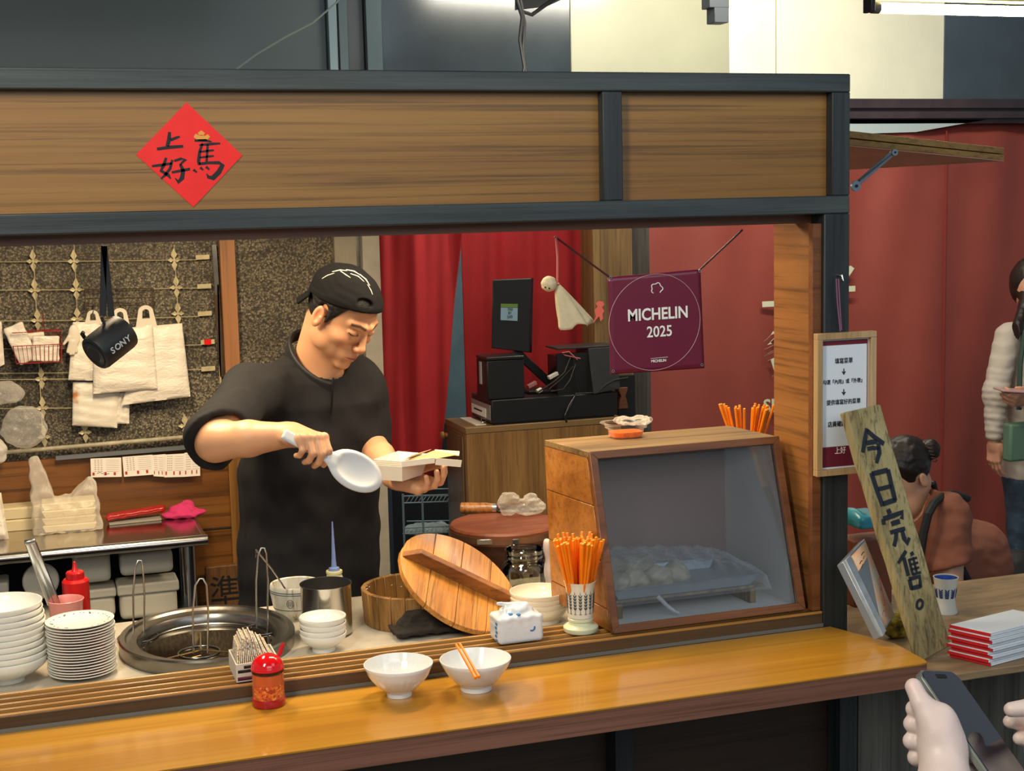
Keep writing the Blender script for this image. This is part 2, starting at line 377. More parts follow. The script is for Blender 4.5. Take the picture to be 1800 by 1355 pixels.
# ---- counter
zc = ZC
poly = [(-.75, 2.478), (1.715, 2.472), (1.728, 2.478), (1.732, 2.49), (1.66, 2.62), (1.665, 2.76), (-.75, 2.772)]
ct = thing('serving_counter', 'glossy orange-brown wooden counter running along the front of the stall', 'counter', (.5, 2.6, .95))
cx, cy, _ = aZ(1490, 1105, 1.0)
poly = [(-.75, 2.478), (1.700, 2.462), (1.722, 2.466), (1.728, 2.482), (1.735, 2.60), (1.675, 2.765), (-.75, 2.7715)]
MB().prism(poly, (0, 0, zc-.003), (1, 0, 0), (0, 1, 0), (0, 0, .003)).build('top_veneer', M['counter'], ct)
MB().prism([(x, y+.001 if y < 2.7 else y) for x, y in poly], (0, 0, zc-.048), (1, 0, 0), (0, 1, 0), (0, 0, .0449)).build('edge_board', M['edge'], ct)
MB().box((XL, YF-.003, ZC+.0003), (1.66, YF-.0005, ZC+.008)).build('sealant', plain('sealant', '#6a6862', .6), ct)
# ledge with grooves
lg = thing('slatted_ledge', 'raised ledge of narrow brown slats behind the counter', 'ledge', (.5, 2.84, .99))
MB().box((XL, YF, .97), (1.66, YF+.02, ZL-.004)).build('riser', M['riser'], lg, bevel=.002)
n = 5; w = (YL-YF-.0085)/(n-1)
for i in range(n):
    MB().box((XL, YF+i*w+.001, ZL-.012), (1.66, YF+i*w+.0085, ZL)).build('slat', M['slat'], lg, bevel=.002)
MB().box((XL, YF+.02, .99), (1.66, YL-.008, ZL-.007)).build('backing', M['riser'], lg)
# lower front
lf = thing('counter_base', 'dark brown panelled front below the counter with black posts', 'panel', (.5, 2.80, 0))
XB = float(aY(1475, 1300, 2.79)[0])
MB().box((XL, 2.79+.043, 0), (XB, 2.85, .95)).build('panel', M['darkply'], lf)
for (xa, xb_) in ((1082, 1114), (1477, 1507)):
    a = aY(xa, 1300, 2.775)[0]; b_ = aY(xb_, 1300, 2.775)[0]
    MB().box((a, 2.775, 0), (b_, 2.832, .951)).build('post', M['blackwood_z'], lf, bevel=.002)
    q = MB(); xc = (a+b_)/2; q.box((xc-.014, 2.768, .932), (xc+.014, 2.775, .951)); q.box((xc-.014, 2.72, .948), (xc+.014, 2.775, .9515))
    q.build('bracket', plain('bracket', '#a7afb8', .4, .3), lf)
    MB().lathe([(0, 0), (.005, 0), (.005, .003), (0, .003)], (xc, 2.775, .915), 12, (0, -1, 0)).build('screw', M['black'], lf)
q = aY(1185, 1257, 2.76); MB().box((q[0]-.007, 2.758, .944), (q[0]+.007, 2.80, .9515)).build('clip', plain('clip', '#b7bcc2', .4), lf)
# worktop behind
wt = MB().box((XL, YL-.007, ZW-.03), (1.66, 3.50, ZW)); wt = wt.build('worktop', plain('worktop', '#b8b0a0', .35, var=.15, vscale=12), None, bevel=.002)
tag(wt, 'pale stone worktop behind the ledge where pots and bowls stand', 'worktop')
# ---- back wall
YB = 4.46
def fx(px, py, Y): return float(aY(px, py, Y)[0])
def fz(px, py, Y): return float(aY(px, py, Y)[2])
def pebble():
    m, nt, bs = newmat('pebbledash'); v = coords(nt)
    vo = nt.nodes.new('ShaderNodeTexVoronoi'); vo.inputs['Scale'].default_value = 190; nt.links.new(v, vo.inputs['Vector'])
    c = ramp(nt, vo.outputs['Color'], [(.2, '#3c362c'), (.5, '#6f6653'), (.75, '#8b816a'), (.95, '#a89f88')])
    d = ramp(nt, noise(nt, v, 5, 5, .6), [(.35, (.42, .40, .36)), (.6, (1, 1, 1))])
    e = ramp(nt, vo.outputs['Distance'], [(.25, (1, 1, 1)), (.65, (.35, .33, .3))])
    mx = nt.nodes.new('ShaderNodeMix'); mx.data_type = 'RGBA'; mx.blend_type = 'MULTIPLY'; mx.inputs[0].default_value = 1
    nt.links.new(c, mx.inputs[6]); nt.links.new(d, mx.inputs[7])
    m2 = nt.nodes.new('ShaderNodeMix'); m2.data_type = 'RGBA'; m2.blend_type = 'MULTIPLY'; m2.inputs[0].default_value = .8
    nt.links.new(mx.outputs[2], m2.inputs[6]); nt.links.new(e, m2.inputs[7]); nt.links.new(m2.outputs[2], bs.inputs['Base Color'])
    bs.inputs['Roughness'].default_value = .6; bump(nt, bs, vo.outputs['Distance'], .5, .002); return m
xw = fx(600, 700, YB)
struct(MB().box((-1.2, YB, .0), (xw, YB+.15, 2.25)).build('wall_back', pebble()))
# wooden lower wall
zl = fz(225, 797, YB-.02)
M['wallwood'] = wood('wallwood', '#5c3714', '#7c4f22', '#94652e', 0, 8, 16, .4, 0, .15, .55)
pw = thing('wall_panelling', 'brown wood panelling on the wall below the hanging bags', 'panelling', (.1, YB-.01, .3))
x1 = fx(438, 900, YB-.02); x0 = fx(403, 850, YB-.02)
MB().box((-1.2, YB-.02, .2), (x0, YB-.001, zl)).build('board', M['wallwood'], pw)
MB().box((x0, YB-.026, .2), (x1, YB-.001, zl+.012)).build('stile', wood('stile', '#6a451c', '#8b6230', '#a0763c', 2, 9, 14, .4, 0, .15, .4), pw)
zr = fz(400, 925, YB-.02)
MB().box((-1.2, YB-.024, zr-.004), (x0, YB-.0199, zr)).build('groove', M['darkply'], pw)
a = fx(385.5, 430, YB-.03); b_ = fx(412.5, 430, YB-.03)
st = MB().box((a, YB-.035, zl+.012), (b_, YB-.001, 2.2165)).build('wooden_batten', wood('batten', '#8a5a34', '#a06c42', '#b17c50', 2, 9, 12, .45, 0, .1, .3), None, bevel=.002)
tag(st, 'vertical light brown wooden batten on the pebble wall', 'batten')
# door frame: two metal uprights
fr = thing('door_frame', 'scuffed grey metal door frame beside the red curtain', 'door frame', (fx(640, 900, YB), YB, 0))
M['framepaint'] = plain('frame_paint', '#9b968a', .45, 0, .12, 20)
MB().box((fx(594, 600, YB-.02), YB-.02, 0), (fx(632, 600, YB-.02), YB+.12, 2.2165)).build('jamb', plain('jamb_paint', '#8b8474', .5, 0, .12, 20), fr)
MB().box((fx(632, 600, YB-.02), YB-.0, 0), (fx(643, 600, YB-.02), YB+.12, 2.2165)).build('rebate', M['steel_dark'], fr)
MB().box((fx(643, 600, YB-.04), YB-.04, 0), (fx(673, 600, YB-.04), YB+.12, 2.2165)).build('upright', M['framepaint'], fr, bevel=.003)
# ---- beyond: red curtains, red tarpaulin wall, timber posts
M['curtain'] = plain('curtain_red', '#a81f24', .75, 0, .12, 5)
M['tarp'] = plain('tarp_red', '#8f4238', .5, 0, .08, 3)
YR = 6.2
def cloth(x0, x1, z0, z1, Y, amp, wl, seed, name, mat, label, cat, nu=120, nv=30, tilt=None):
    def fn(u, v):
        z = z0+(z1-z0)*v; x = x0(z)+(x1(z)-x0(z))*u if callable(x0) else x0+(x1-x0)*u
        y = Y+amp*(math.sin(x*wl+seed+.6*math.sin(z*2.3+seed))+.5*math.sin(x*wl*2.3+seed*2+z*1.3)+.25*math.sin(x*wl*4.1-z*3+seed))
        return (x, y, z)
    o = MB().grid(fn, nu, nv).build(name, mat, None, smooth=180, solid=.002)
    return tag(o, label, cat) if cat else o
YQ = 5.15
def lin(pa, pb, Y):
    A, B = aY(*pa, Y), aY(*pb, Y)
    return lambda z: float(A[0]+(B[0]-A[0])*(z-A[2])/(B[2]-A[2]))
zb_ = fz(740, 838, YQ)
cloth(lambda z: fx(600, 600, YQ), lin((811, 420), (786, 700), YQ), zb_, 2.36, YQ, .012, 26, 1., 'red_curtain', M['curtain'], 'bright red curtain hanging beside the metal door frame', 'curtain')
cloth(lin((816, 420), (826, 720), YQ), lambda z: fx(1045, 600, YQ), .7, 2.36, YQ+.05, .014, 20, 3., 'red_curtain', M['curtain'], 'red curtain hanging behind the cash register screen', 'curtain')
# bluish wall seen in the gap and, below, a wall coloured dark for the unlit room
zal = fz(800, 742, 5.9)
struct(MB().box((fx(690, 900, 5.9), 5.9, zal), (fx(1000, 600, 5.9), 6.0, 2.10)).build('wall_alcove', plain('alcove', '#5a7683', .5, 0, .25, 4)))
struct(MB().box((fx(690, 900, 5.9), 5.9, 0), (fx(1000, 600, 5.9), 6.0, zal)).build('wall_alcove', plain('alcove_shade', '#1d2529', .6, 0, .3, 4)))
w1 = thing('timber_post', 'pale weathered square timber post behind the hanging doll', 'post', (fx(1072, 600, 5.0), 5.0, 0))
MB().box((fx(1040, 600, 5.0), 4.97, 0), (fx(1108, 600, 5.0), 5.10, 2.36)).build('shaft', wood('timber', '#5e4526', '#7d6038', '#957748', 2, 12, 14, .6, 0, .3, .45), w1, bevel=.004)
w2 = thing('timber_post', 'dark charred timber post beside the pale timber post', 'post', (fx(1127, 600, 5.0), 5.02, 0))
MB().box((fx(1108, 600, 4.97)+.01, 4.99, 0), (fx(1144, 600, 4.99), 5.09, 2.36)).build('shaft', wood('charred', '#2e2a26', '#4a443c', '#625a4e', 2, 12, 14, .6, 0, .4, .5), w2, bevel=.004)
tarp = cloth(fx(1138, 600, YR), 6.5, 0, fz(1650, 215, YR), YR, .022, 5, 2.2, 'wall_right', M['tarp'], None, None, 260, 24)
struct(tarp)
sx_ = fx(1657, 600, YR-.02)
struct(MB().box((sx_-.003, YR-.032, .1), (sx_+.003, YR-.024, fz(1657, 230, YR-.02))).build('trim_2', plain('seam', '#8a342e', .6)), 'seam of the red tarpaulin wall')
# top trim above the tarp
zt = fz(1650, 175, YR-.05); zz = fz(1650, 217, YR-.05)
tr = MB(); h = zt-zz
tr.box((1.3, YR-.10, zz+h*.62), (6.5, YR+.1, zt)).box((1.3, YR-.07, zz+h*.48), (6.5, YR+.1, zz+h*.62)).box((1.3, YR-.10, zz+h*.2), (6.5, YR+.1, zz+h*.48)).box((1.3, YR-.06, zz), (6.5, YR+.1, zz+h*.2))
struct(tr.build('trim_3', plain('track_paint', '#3c3136', .35, 0, .3, 6)), 'dark maroon grooved track above the red tarpaulin')
# ---- upper wall of sheets
YU = 6.4
def sheet(xa, xb_, col, rough, lab, py=60, seg=None, var=.08, y=YU, curve=0, coat=.2):
    m = plain('sheet_'+lab.split()[0], col, rough, 0, var, 2, coat=coat)
    o = MB().box((fx(xa, py, y), y, zt+.0 if seg is None else seg), (fx(xb_, py, y), y+.05, 4.0)).build('panel', m, UW, bevel=.004)
    o['label'] = lab; return o
UW = thing('upper_wall', 'wall of dark and cream sheets above and behind the stall', 'wall', (1.5, YU, zt))
del UW['label'], UW['category']; UW.name = 'wall_upper'; UW['kind'] = 'structure'
Z0 = 2.25
sheet(-400, 574, '#2c3a3c', .5, 'teal grey sheet', seg=Z0)
sheet(609, 640, '#1e272a', .4, 'slate strip', seg=Z0)
sheet(669, 1003, '#2a3238', .15, 'glossy dark sheet', seg=Z0, var=.3)
sheet(1003, 1282, '#a3a28c', .35, 'cream sheet', seg=Z0)
sheet(1282, 1364, '#f2efd8', .3, 'whitened cream sheet, tube light in its colour, left of the seam', seg=Z0)  # this and the next: whiter copies of the cream sheet, tube light in the colour
sheet(1366, 1660, '#f0edd6', .3, 'whitened cream sheet, tube light in its colour, right of the seam', seg=Z0)
sheet(1660, 2600, '#46535e', .35, 'blue grey sheet', seg=Z0, var=.2)
for (a, b_, c) in ((574, 590, '#66757a'), (592, 609, '#414d50'), (640, 669, '#3c4a4e')):
    o = MB().box((fx(a, 60, YU), YU-.04, Z0), (fx(b_, 60, YU), YU+.05, 4.0)).build('channel', plain('channel', c, .3, .3), UW, bevel=.004)
# ================================================================= things on the worktop, ledge and counter
def bowl_profile(r, h, foot=.35, t=.003, flare=.25):
    o = [(0, .004), (foot*r*.9, .004), (foot*r*.92, 0), (foot*r, 0), (foot*r, .010)]
    for i in range(1, 11):
        u = i/10; rr = foot*r+(r-foot*r)*(math.sin(u*math.pi/2)*(1-flare)+u*flare); o.append((rr, .010+(h-.010)*u**1.25))
    inn = [(rr-t, z+t*.3) for rr, z in o[-1:4:-1]]
    return o+[(r-.0005, h+.0012), (r-t*.8, h+.0012)]+inn[1:]+[(foot*r*.5, .011), (0, .011)]
def bowl(name, label, cat, c, r, h, mat, foot=.4, group=None, flute=0, seg=40, flare=.25, t=.003):
    def mod(th, q, z): return q*(1+(.03*abs(math.sin(th*flute/2)) if flute and .012 < z < h*.72 and q > foot*r else 0))
    b = MB().lathe(bowl_profile(r, h, foot, t, flare), c, seg if not flute else 96, mod=mod if flute else None)
    o = b.build(name, mat, None, smooth=50, origin=c); return tag(o, label, cat, group)
M['cream'] = plain('cream_ceramic', '#e9e1cc', .2, coat=.3)
M['bluewhite'] = plain('white_porcelain', '#e3e6e6', .12, coat=.4)
# two bowls on the counter
b1c = aZ(702, 1222, ZC)+V((0, 0, .0005)); b2c = aZ(837, 1211, ZC)+V((0, 0, .0005))
B1 = bowl('rice_bowl', 'white fluted bowl with a little broth left, left of the pair on the counter', 'bowl', b1c, .0685, .064, M['bluewhite'], .36, None, 28, flare=.55)
B2 = bowl('rice_bowl', 'emptied white bowl with a pair of orange chopsticks resting in it', 'bowl', b2c, .0715, .062, M['bluewhite'], .44, None, flare=.6)
br = MB().lathe([(0, .0275), (.040, .0275), (.041, .027), (0, .0262)], b1c, 40).build('broth', plain('broth', '#d3c7a0', .08), None, origin=b1c)
tag(br, 'thin pale broth left in the fluted bowl', 'soup')
sc = MB().obox(b2c+V((.006, -.006, .0215)), (1, .3, 0), (0, 1, .2), (0, 0, 1), .008, .004, .0012).build('fish_scrap', plain('scrap', '#5a5a58', .4))
tag(sc, 'small grey scrap of food left in the emptied bowl', 'food')
for i, (pa, pb) in enumerate((((802, 1133), (836, 1192)), ((808, 1131), (842, 1190)))):
    D0 = 2.95
    A = aZ(pa[0], pa[1], ZC+.094); B_ = aZ(pb[0], pb[1], ZC+.0655)
    A2 = B_+(A-B_)*1.0
    o = MB().tube([B_, A2], [.0034, .0028], 6).build('chopstick', M['orange']); tag(o, ['orange chopstick, the left one of the pair on the emptied bowl', 'orange chopstick, the right one of the pair on the emptied bowl'][i], 'chopstick', 'chopsticks on the emptied bowl')
# chilli jar
jc = aZ(473, 1238, ZC); jr = .0315
cj = thing('chilli_jar', 'small red lidded jar of chilli oil at the front of the counter', 'condiment jar', jc)
M['redclear'] = plain('red_clear', (.8, .05, .02), .15, trans=.6, coat=.3)
MB().lathe([(0, .001), (jr, .001), (jr+.001, .004), (jr+.001, .014), (jr-.001, .016), (0, .016)], jc, 40).build('base', plain('base_red', '#a8161c', .3, coat=.3), cj)
MB().lathe([(jr-.0005, .0161), (jr-.0005, .066), (jr-.0015, .066), (jr-.0015, .0161)], jc, 40).build('glass_wall', film('jar_plastic', (.85, .30, .12), .05, .05, .35), cj)
mt, nt, bs = newmat('chilli'); vo = nt.nodes.new('ShaderNodeTexVoronoi'); vo.inputs['Scale'].default_value = 230; nt.links.new(coords(nt), vo.inputs['Vector'])
nt.links.new(ramp(nt, vo.outputs['Color'], [(.2, '#a01804'), (.45, '#d8440a'), (.7, '#ee7c14'), (.92, '#f4c070')]), bs.inputs['Base Color']); bs.inputs['Roughness'].default_value = .2; bump(nt, bs, vo.outputs['Distance'], .6, .002)
M['chilli'] = mt
MB().lathe([(0, .0162), (jr-.0017, .0162), (jr-.0017, .044), (0, .045)], jc, 40, mod=lambda th, q, z: q).build('chilli', mt, cj)
MB().lathe([(0, .0452), (jr-.0017, .0442), (jr-.0017, .064), (0, .0645)], jc, 40).build('oil', plain('chilli_oil', '#c85018', .1, coat=.5), cj)
MB().lathe([(jr-.001, .0662), (jr, .068), (jr, .0715), (jr-.001, .072), (0, .072)], jc, 40).build('band', plain('dark_band', '#2a0a12', .3), cj)
dome = [(jr+.0008, .0722), (jr+.001, .075)]+[(jr*math.cos(a), .075+.027*math.sin(a)) for a in np.linspace(0.1, math.pi/2, 10)[:-1]]+[(0, .102), ]
MB().lathe(dome+[(0, .0722)], jc, 40).build('lid', plain('lid_red', '#d90f18', .12, coat=.6), cj)
MB().tube([jc+V((.020, .008, .088)), jc+V((.028, .010, .098)), jc+V((.031, .011, .108)), jc+V((.036, .012, .115))], [.003, .0045, .004, .0035], 8).build('spoon', plain('spoon_red', '#c8121a', .25), cj)
# carton with folded paper slips
tp = aZ(424, 1198, ZL)
q0 = aZ(416, 1200, ZL+.0005); q1 = aZ(492, 1189, ZL+.0005); qb = aZ(403, 1172, ZL+.0005)
ctn = thing('slip_carton', 'small printed carton packed with folded newspaper strips behind the chilli jar', 'carton', q0)
exx = unit(q1-q0); eyy = unit(qb-q0); wlen = float(np.linalg.norm(q1-q0)); dlen = float(np.linalg.norm(qb-q0)); hh = .036
def cpt(u, v, z): return q0+exx*u*wlen+eyy*v*dlen+V((0, 0, z))
b = MB(); t_ = .03
for (u0, u1, v0, v1) in ((0, 1, 0, t_), (0, 1, 1-t_, 1), (0, t_, t_, 1-t_), (1-t_, 1, t_, 1-t_)):
    b.hexa([cpt(u0, v0, 0), cpt(u1, v0, 0), cpt(u1, v1, 0), cpt(u0, v1, 0), cpt(u0, v0, hh), cpt(u1, v0, hh), cpt(u1, v1, hh), cpt(u0, v1, hh)])
b.hexa([cpt(t_, t_, 0), cpt(1-t_, t_, 0), cpt(1-t_, 1-t_, 0), cpt(t_, 1-t_, 0), cpt(t_, t_, .002), cpt(1-t_, t_, .002), cpt(1-t_, 1-t_, .002), cpt(t_, 1-t_, .002)])
b.build('wall', plain('carton_print', '#c9c4ba', .6), ctn)
fn_ = unit(np.cross(eyy*0+exx, V((0, 0, 1))))
def cquad(u0, u1, z0, z1, mat, nm='print'):
    e = .0004; nrm = -unit(np.cross(V((0, 0, 1)), exx)); nrm = nrm if nrm@(CO-q0) > 0 else -nrm
    P = lambda u, z: q0+exx*u*wlen+V((0, 0, z))+nrm*e
    MB().add([P(u0, z0), P(u1, z0), P(u1, z1), P(u0, z1)], [(0, 1, 2, 3)]).build(nm, mat, ctn, solid=.0004)
cquad(.03, .97, .003, .010, plain('maroon_print', '#5a1a30', .6)); cquad(.04, .55, .018, .024, M['ink']); cquad(.18, .5, .026, .032, M['ink'])
cquad(.6, .68, .014, .022, M['red']); cquad(.78, .86, .014, .022, M['red'])
def print_mat(name, seed, cols):
    m, nt, bs = newmat(name); v = coords(nt, (1, 1, 1)); n = noise(nt, v, 180+seed*13, 5, .8, 2)
    nt.links.new(ramp(nt, n, [(.44, cols[0]), (.48, cols[1]), (.52, cols[2]), (.57, cols[3])]), bs.inputs['Base Color']); bs.inputs['Roughness'].default_value = .6; return m
pms = [print_mat('newsprint', 1, ['#3a3430', '#a89880', '#d8ccb4', '#e8e0d0']), print_mat('newsprint', 2, ['#2e4a58', '#c8b860', '#e6dcc0', '#c86a50']), print_mat('newsprint', 3, ['#5a2a20', '#c0a090', '#e6d8c8', '#88a098'])]
for i in range(20):
    u = .05+.9*i/19; fan = (u-.5)*.9; lean = V((0, 0, 1))*math.cos(fan)+exx*math.sin(fan)
    a0, a1 = cpt(u, .08, .003), cpt(u, .92, .003); H = (.074 if .12 < u < .5 else .070-.04*max(0, u-.5) if u > .5 else .062)+.003*math.sin(i*2.3)
    top0 = cpt(.38+(u-.38)*.75, .35, H); top1 = cpt(.38+(u-.38)*.75, .92, H+.004)
    mid0 = cpt(u, .06, .036)
    n_ = exx*.0017
    P = [a0, a1, top1, top0, mid0]
    b = MB(); vs = [p-n_*.7 for p in P]+[p+n_*.7 for p in P]
    b.add(vs, [(0, 1, 2, 3, 4), (9, 8, 7, 6, 5)]+[(k, k+5, (k+1) % 5+5, (k+1) % 5) for k in range(5)])
    o = b.build('paper_slip', pms[i % 3], None, smooth=0); tag(o, 'folded newspaper strip packed on edge in the small printed carton', 'paper slip', 'newspaper strips in the carton')
# small bowl stack
sb = aZ(569, 1143, ZW); SBR = .0515
for i in range(5):
    bowl('small_bowl', ['small white bowl at the bottom of the stack of five', 'small white bowl second from the bottom of the stack of five', 'small white bowl in the middle of the stack of five', 'small white bowl second from the top of the stack of five', 'small white bowl on top of the stack of five beside the steel pot'][i], 'bowl', sb+V((.0006*(-1)**i, 0, .0005+i*.0118)), SBR, .040 if i < 4 else .030, M['white'], .5, 'small white bowls in the stack of five', flare=.05)
# steel pot
pc = aZ(579, 1118, ZW); PR = .0575; PH = .118
p_ = MB().lathe([(0, .001), (PR-.004, .001), (PR, .006), (PR, PH-.003), (PR+.002, PH), (PR+.002, PH+.002), (PR-.001, PH+.001), (PR-.0015, .008), (0, .008)], pc+V((0, .02, 0)), 48)
tag(p_.build('steel_pot', M['steel'], None), 'round brushed stainless steel pot behind the small white bowls', 'pot')
# stained ceramic jar and cream squeeze bottle behind the pot
cc = aZ(522, 1082, ZW)
mt, nt, bs = newmat('stained_ceramic'); st = noise(nt, coords(nt, (1, 1, .12)), 45, 4, .6, .5)
nt.links.new(ramp(nt, st, [(.30, '#7a6a48'), (.42, '#cfc8b0'), (.6, '#dedbd0')]), bs.inputs['Base Color']); bs.inputs['Roughness'].default_value = .25
jar = thing('ceramic_jar', 'white ceramic seasoning jar with brown drip stains beside the noodle cooker', 'jar', cc)
MB().lathe([(0, 0), (.042, 0), (.046, .006), (.056, .03), (.0615, .06), (.062, .078), (.060, .082), (.057, .080), (.056, .06), (.05, .03), (0, .012)], cc, 44).build('body', mt, jar)
MB().lathe([(0, .0125), (.045, .0205), (.054, .05), (0, .052)], cc, 32).build('sauce', plain('brown_sauce', '#3c1e0c', .2), jar)
for z, r in ((.069, .0625), (.064, .0622), (.026, .0553)):
    MB().lathe([(r-.0012, z), (r+.0002, z+.0003), (r+.0002, z+.0015), (r-.0012, z+.0018)], cc, 44).build('ring', plain('blue_ring', '#3a4a60', .4), jar)
fdir = unit(CO-cc)*V((1, 1, 0)); fdir = unit(fdir); sdir = unit(np.cross(V((0, 0, 1)), fdir))
e0 = cc+unit(fdir-.25*sdir)*.0605+V((0, 0, .045)); fd2 = unit(fdir-.25*sdir); sd2 = unit(np.cross(V((0, 0, 1)), fd2))
MB().tube([e0+sd2*.008*math.cos(t)+V((0, 0, .010))*math.sin(t) for t in np.linspace(0, 2*math.pi, 20)[:-1]], .0006, 5, closed=True).build('emblem', M['ink'], jar)
for k in (-.004, 0, .004): MB().bar(e0+sd2*k+V((0, 0, -.006)), e0+sd2*k+V((0, 0, .006)), .001, .001).build('emblem', M['ink'], jar)
lad = MB().tube([cc+V((-.02, 0, .06)), aY(478, 1000, cc[1]-.01), aY(450, 966, cc[1]-.02), aY(450, 980, cc[1]-.02)], .0022, 8)
tag(lad.build('hook_ladle', M['steel']), 'thin steel ladle handle with a bent hook leaning out of the stained ceramic jar', 'ladle')
qc = aZ(590, 1072, ZW)+V((0, .0, 0)); zt_ = fz(588, 1003, float(qc[1]))-ZW; tipz = fz(585, 917, float(qc[1]))-ZW
sq = thing('squeeze_bottle', 'cream squeeze bottle with a long translucent blue nozzle behind the steel pot', 'bottle', qc)
MB().lathe([(0, 0), (.026, 0), (.028, .005), (.028, zt_-.045), (.022, zt_-.02), (.017, zt_-.006), (0, zt_-.006)], qc, 32).build('body', plain('cream_plastic', '#d8cfa8', .35), sq)
MB().lathe([(.014, -.006), (.0195, -.006), (.020, -.002), (.0195, .001), (.014, .001)], qc+V((0, 0, zt_)), 32).build('collar', plain('collar', '#ddd39a', .3), sq)
MB().lathe([(0, 0), (.014, 0), (.013, .008), (.007, .010), (.0065, .016), (.0052, .03), (.0018, tipz-zt_), (0, tipz-zt_)], qc+V((0, 0, zt_)), 20).build('nozzle', plain('blue_nozzle', '#8fa4d8', .25, trans=.3), sq)
# noodle cooker
ck = aZ(366, 1150, ZW)*0; ck = V((.366, 3.268, ZW)); SY = 1.16
L_, R_ = aZ(208, 1130, ZW+.03), aZ(524, 1108, ZW+.03); ck = V(((L_[0]+R_[0])/2, 3.225, ZW)); KR = float((R_[0]-L_[0])/2)
nc = thing('noodle_cooker', 'round stainless noodle boiler set into the worktop full of dark water', 'cooker', ck)
MB().lathe([(KR*.99, 0), (KR*.995, .018), (KR, .024), (KR, .030), (KR*.985, .034), (KR*.93, .033), (KR*.91, .028), (KR*.86, .027), (KR*.80, .024), (KR*.775, .016), (KR*.77, .003), (KR*.76, .0025)], ck, 64, sy=SY).build('rim', plain('worn_steel', (.24, .23, .21), .3, 1, .35, 7, .06, 25), nc)
MB().lathe([(0, .0045), (KR*.765, .0045), (KR*.765, .001), (0, .001)], ck, 64, sy=SY).build('water', plain('cooking_water', '#1b140d', .04, spec=.8), nc)
MB().lathe([(KR*.70, .0055), (KR*.71, .0075), (KR*.715, .0055)], ck, 64, sy=SY).build('inner_ring', M['steel_dark'], nc)
for k, (pa, pb) in enumerate((((290, 1158), (353, 1142)), ((353, 1142), (403, 1146)), ((353, 1142), (352, 1112)))):
    MB().tube([aZ(*pa, ZW+.010), aZ(*pb, ZW+.010)], .0014, 6).build('divider', plain('brass_wire', '#b09458', .25, .9), nc)
def strainer(px0, px1, ytop, ybot0, ybot1, label, nm='noodle_strainer'):
    w = (px1-px0); dp = aZ((px0+px1)/2, (ybot0+ybot1)/2, ZW+.012)[1]
    pts = [aY(px0-2, ybot0, dp), aY(px0-3, ytop+60, dp), aY(px0+1, ytop+14, dp), aY((px0+px1)/2-2, ytop+2, dp), aY((px0+px1)/2+4, ytop+2, dp), aY(px1-1, ytop+12, dp), aY(px1+2, ytop+60, dp), aY(px1+1, ybot1, dp)]
    o = thing(nm, label, 'strainer', tuple(pts[0]))
    MB().tube(pts, .0021, 8).build('handle', plain('wire_steel', (.62, .58, .50), .25, 1), o)
    c = (pts[0]+pts[-1])/2+V((0, .03, -.0)); c[2] = ZW+.0062
    MB().tube([c+V((.045*math.cos(t), .045*math.sin(t), 0)) for t in np.linspace(0, 2*math.pi, 28)[:-1]], .0018, 6, closed=True).build('basket_rim', M['steel_dark'], o)
    return o
strainer(237, 252, 983, 1128, 1114, 'tall wire strainer handle standing at the left of the noodle cooker')
strainer(342, 364, 1015, 1148, 1148, 'wire strainer handle standing in the middle of the noodle cooker')
strainer(453, 469, 961, 1104, 1112, 'wire strainer handle standing at the right of the noodle cooker')
# bowl stack at the left edge
st0 = aZ(10, 1196, ZW); nb = 10; bR = float((aY(83, 1063, st0[1])-aY(8, 1068, st0[1]))[0])
ordn = ['bottom', 'second from the bottom', 'third from the bottom', 'fourth from the bottom', 'fifth from the bottom', 'sixth from the bottom', 'fourth from the top', 'third from the top', 'second from the top', 'top']
for i in range(nb):
    bowl('noodle_bowl', 'white noodle bowl, %s one of the tall stack at the left edge' % ordn[i], 'bowl', st0+V((.0015*math.sin(i*1.3)+.004*(1-i/9), 0, .0005+i*.0128)), bR+.001*(9-i)/9, .052 if i else .052, M['white'] if i else M['white'], .42, 'white bowls stacked at the left edge', flute=0 if i else 30, flare=.1)
# plate stack
pl0 = aZ(146, 1185, ZW)+V((0, .0, 0)); npl = 19; ztop = fz(146, 1088, float(pl0[1]))-ZW; dz = (ztop-.012)/(npl-1); PRr = .0705
pr = [(0, .001), (.035, 0), (.040, .0015), (.055, .006), (PRr, .0105), (PRr, .0122), (PRr-.002, .0124), (.054, .0078), (.040, .0035), (0, .003)]
for i in range(npl):
    OR = ['', '', 'second', 'third', 'fourth', 'fifth', 'sixth', 'seventh', 'eighth', 'ninth', 'tenth']; pos = 'bottom plate' if i == 0 else ('%s plate from the bottom' % OR[i+1] if i < 9 else '%s plate from the top' % OR[npl-i] if i < npl-1 else '')
    c = pl0+V((.0012*math.sin(i*2.1), .001*math.cos(i), .0005+i*dz))
    if i < npl-1:
        o = MB().lathe(pr, c, 44).build('side_plate', M['white'], None, smooth=50, origin=c); tag(o, 'white side plate, %s of the stack beside the noodle cooker' % pos, 'plate', 'white plates stacked beside the noodle cooker')
    else:
        o = thing('side_plate', 'white side plate with a faint blue-grey patterned rim, top plate of the stack', 'plate', c, 'white plates stacked beside the noodle cooker')
        MB().lathe(pr, c, 44).build('dish', M['white'], o, smooth=50)
        b = MB()
        for k in range(54):
            th = k*2*math.pi/54; r = .061+.003*math.sin(k*2.4); s = .0016+(.0022 if k % 9 in (0, 1) else 0)
            cc_ = c+V((r*math.cos(th), r*math.sin(th), .0098)); b.obox(cc_, (math.cos(th+k), math.sin(th+k), .2*math.cos(k)), (-math.sin(th+k), math.cos(th+k), 0), (0, 0, 1), s, s*.5, .0004)
        pp = b.build('rim_pattern', plain('pattern_blue', '#5c6878', .4), o)
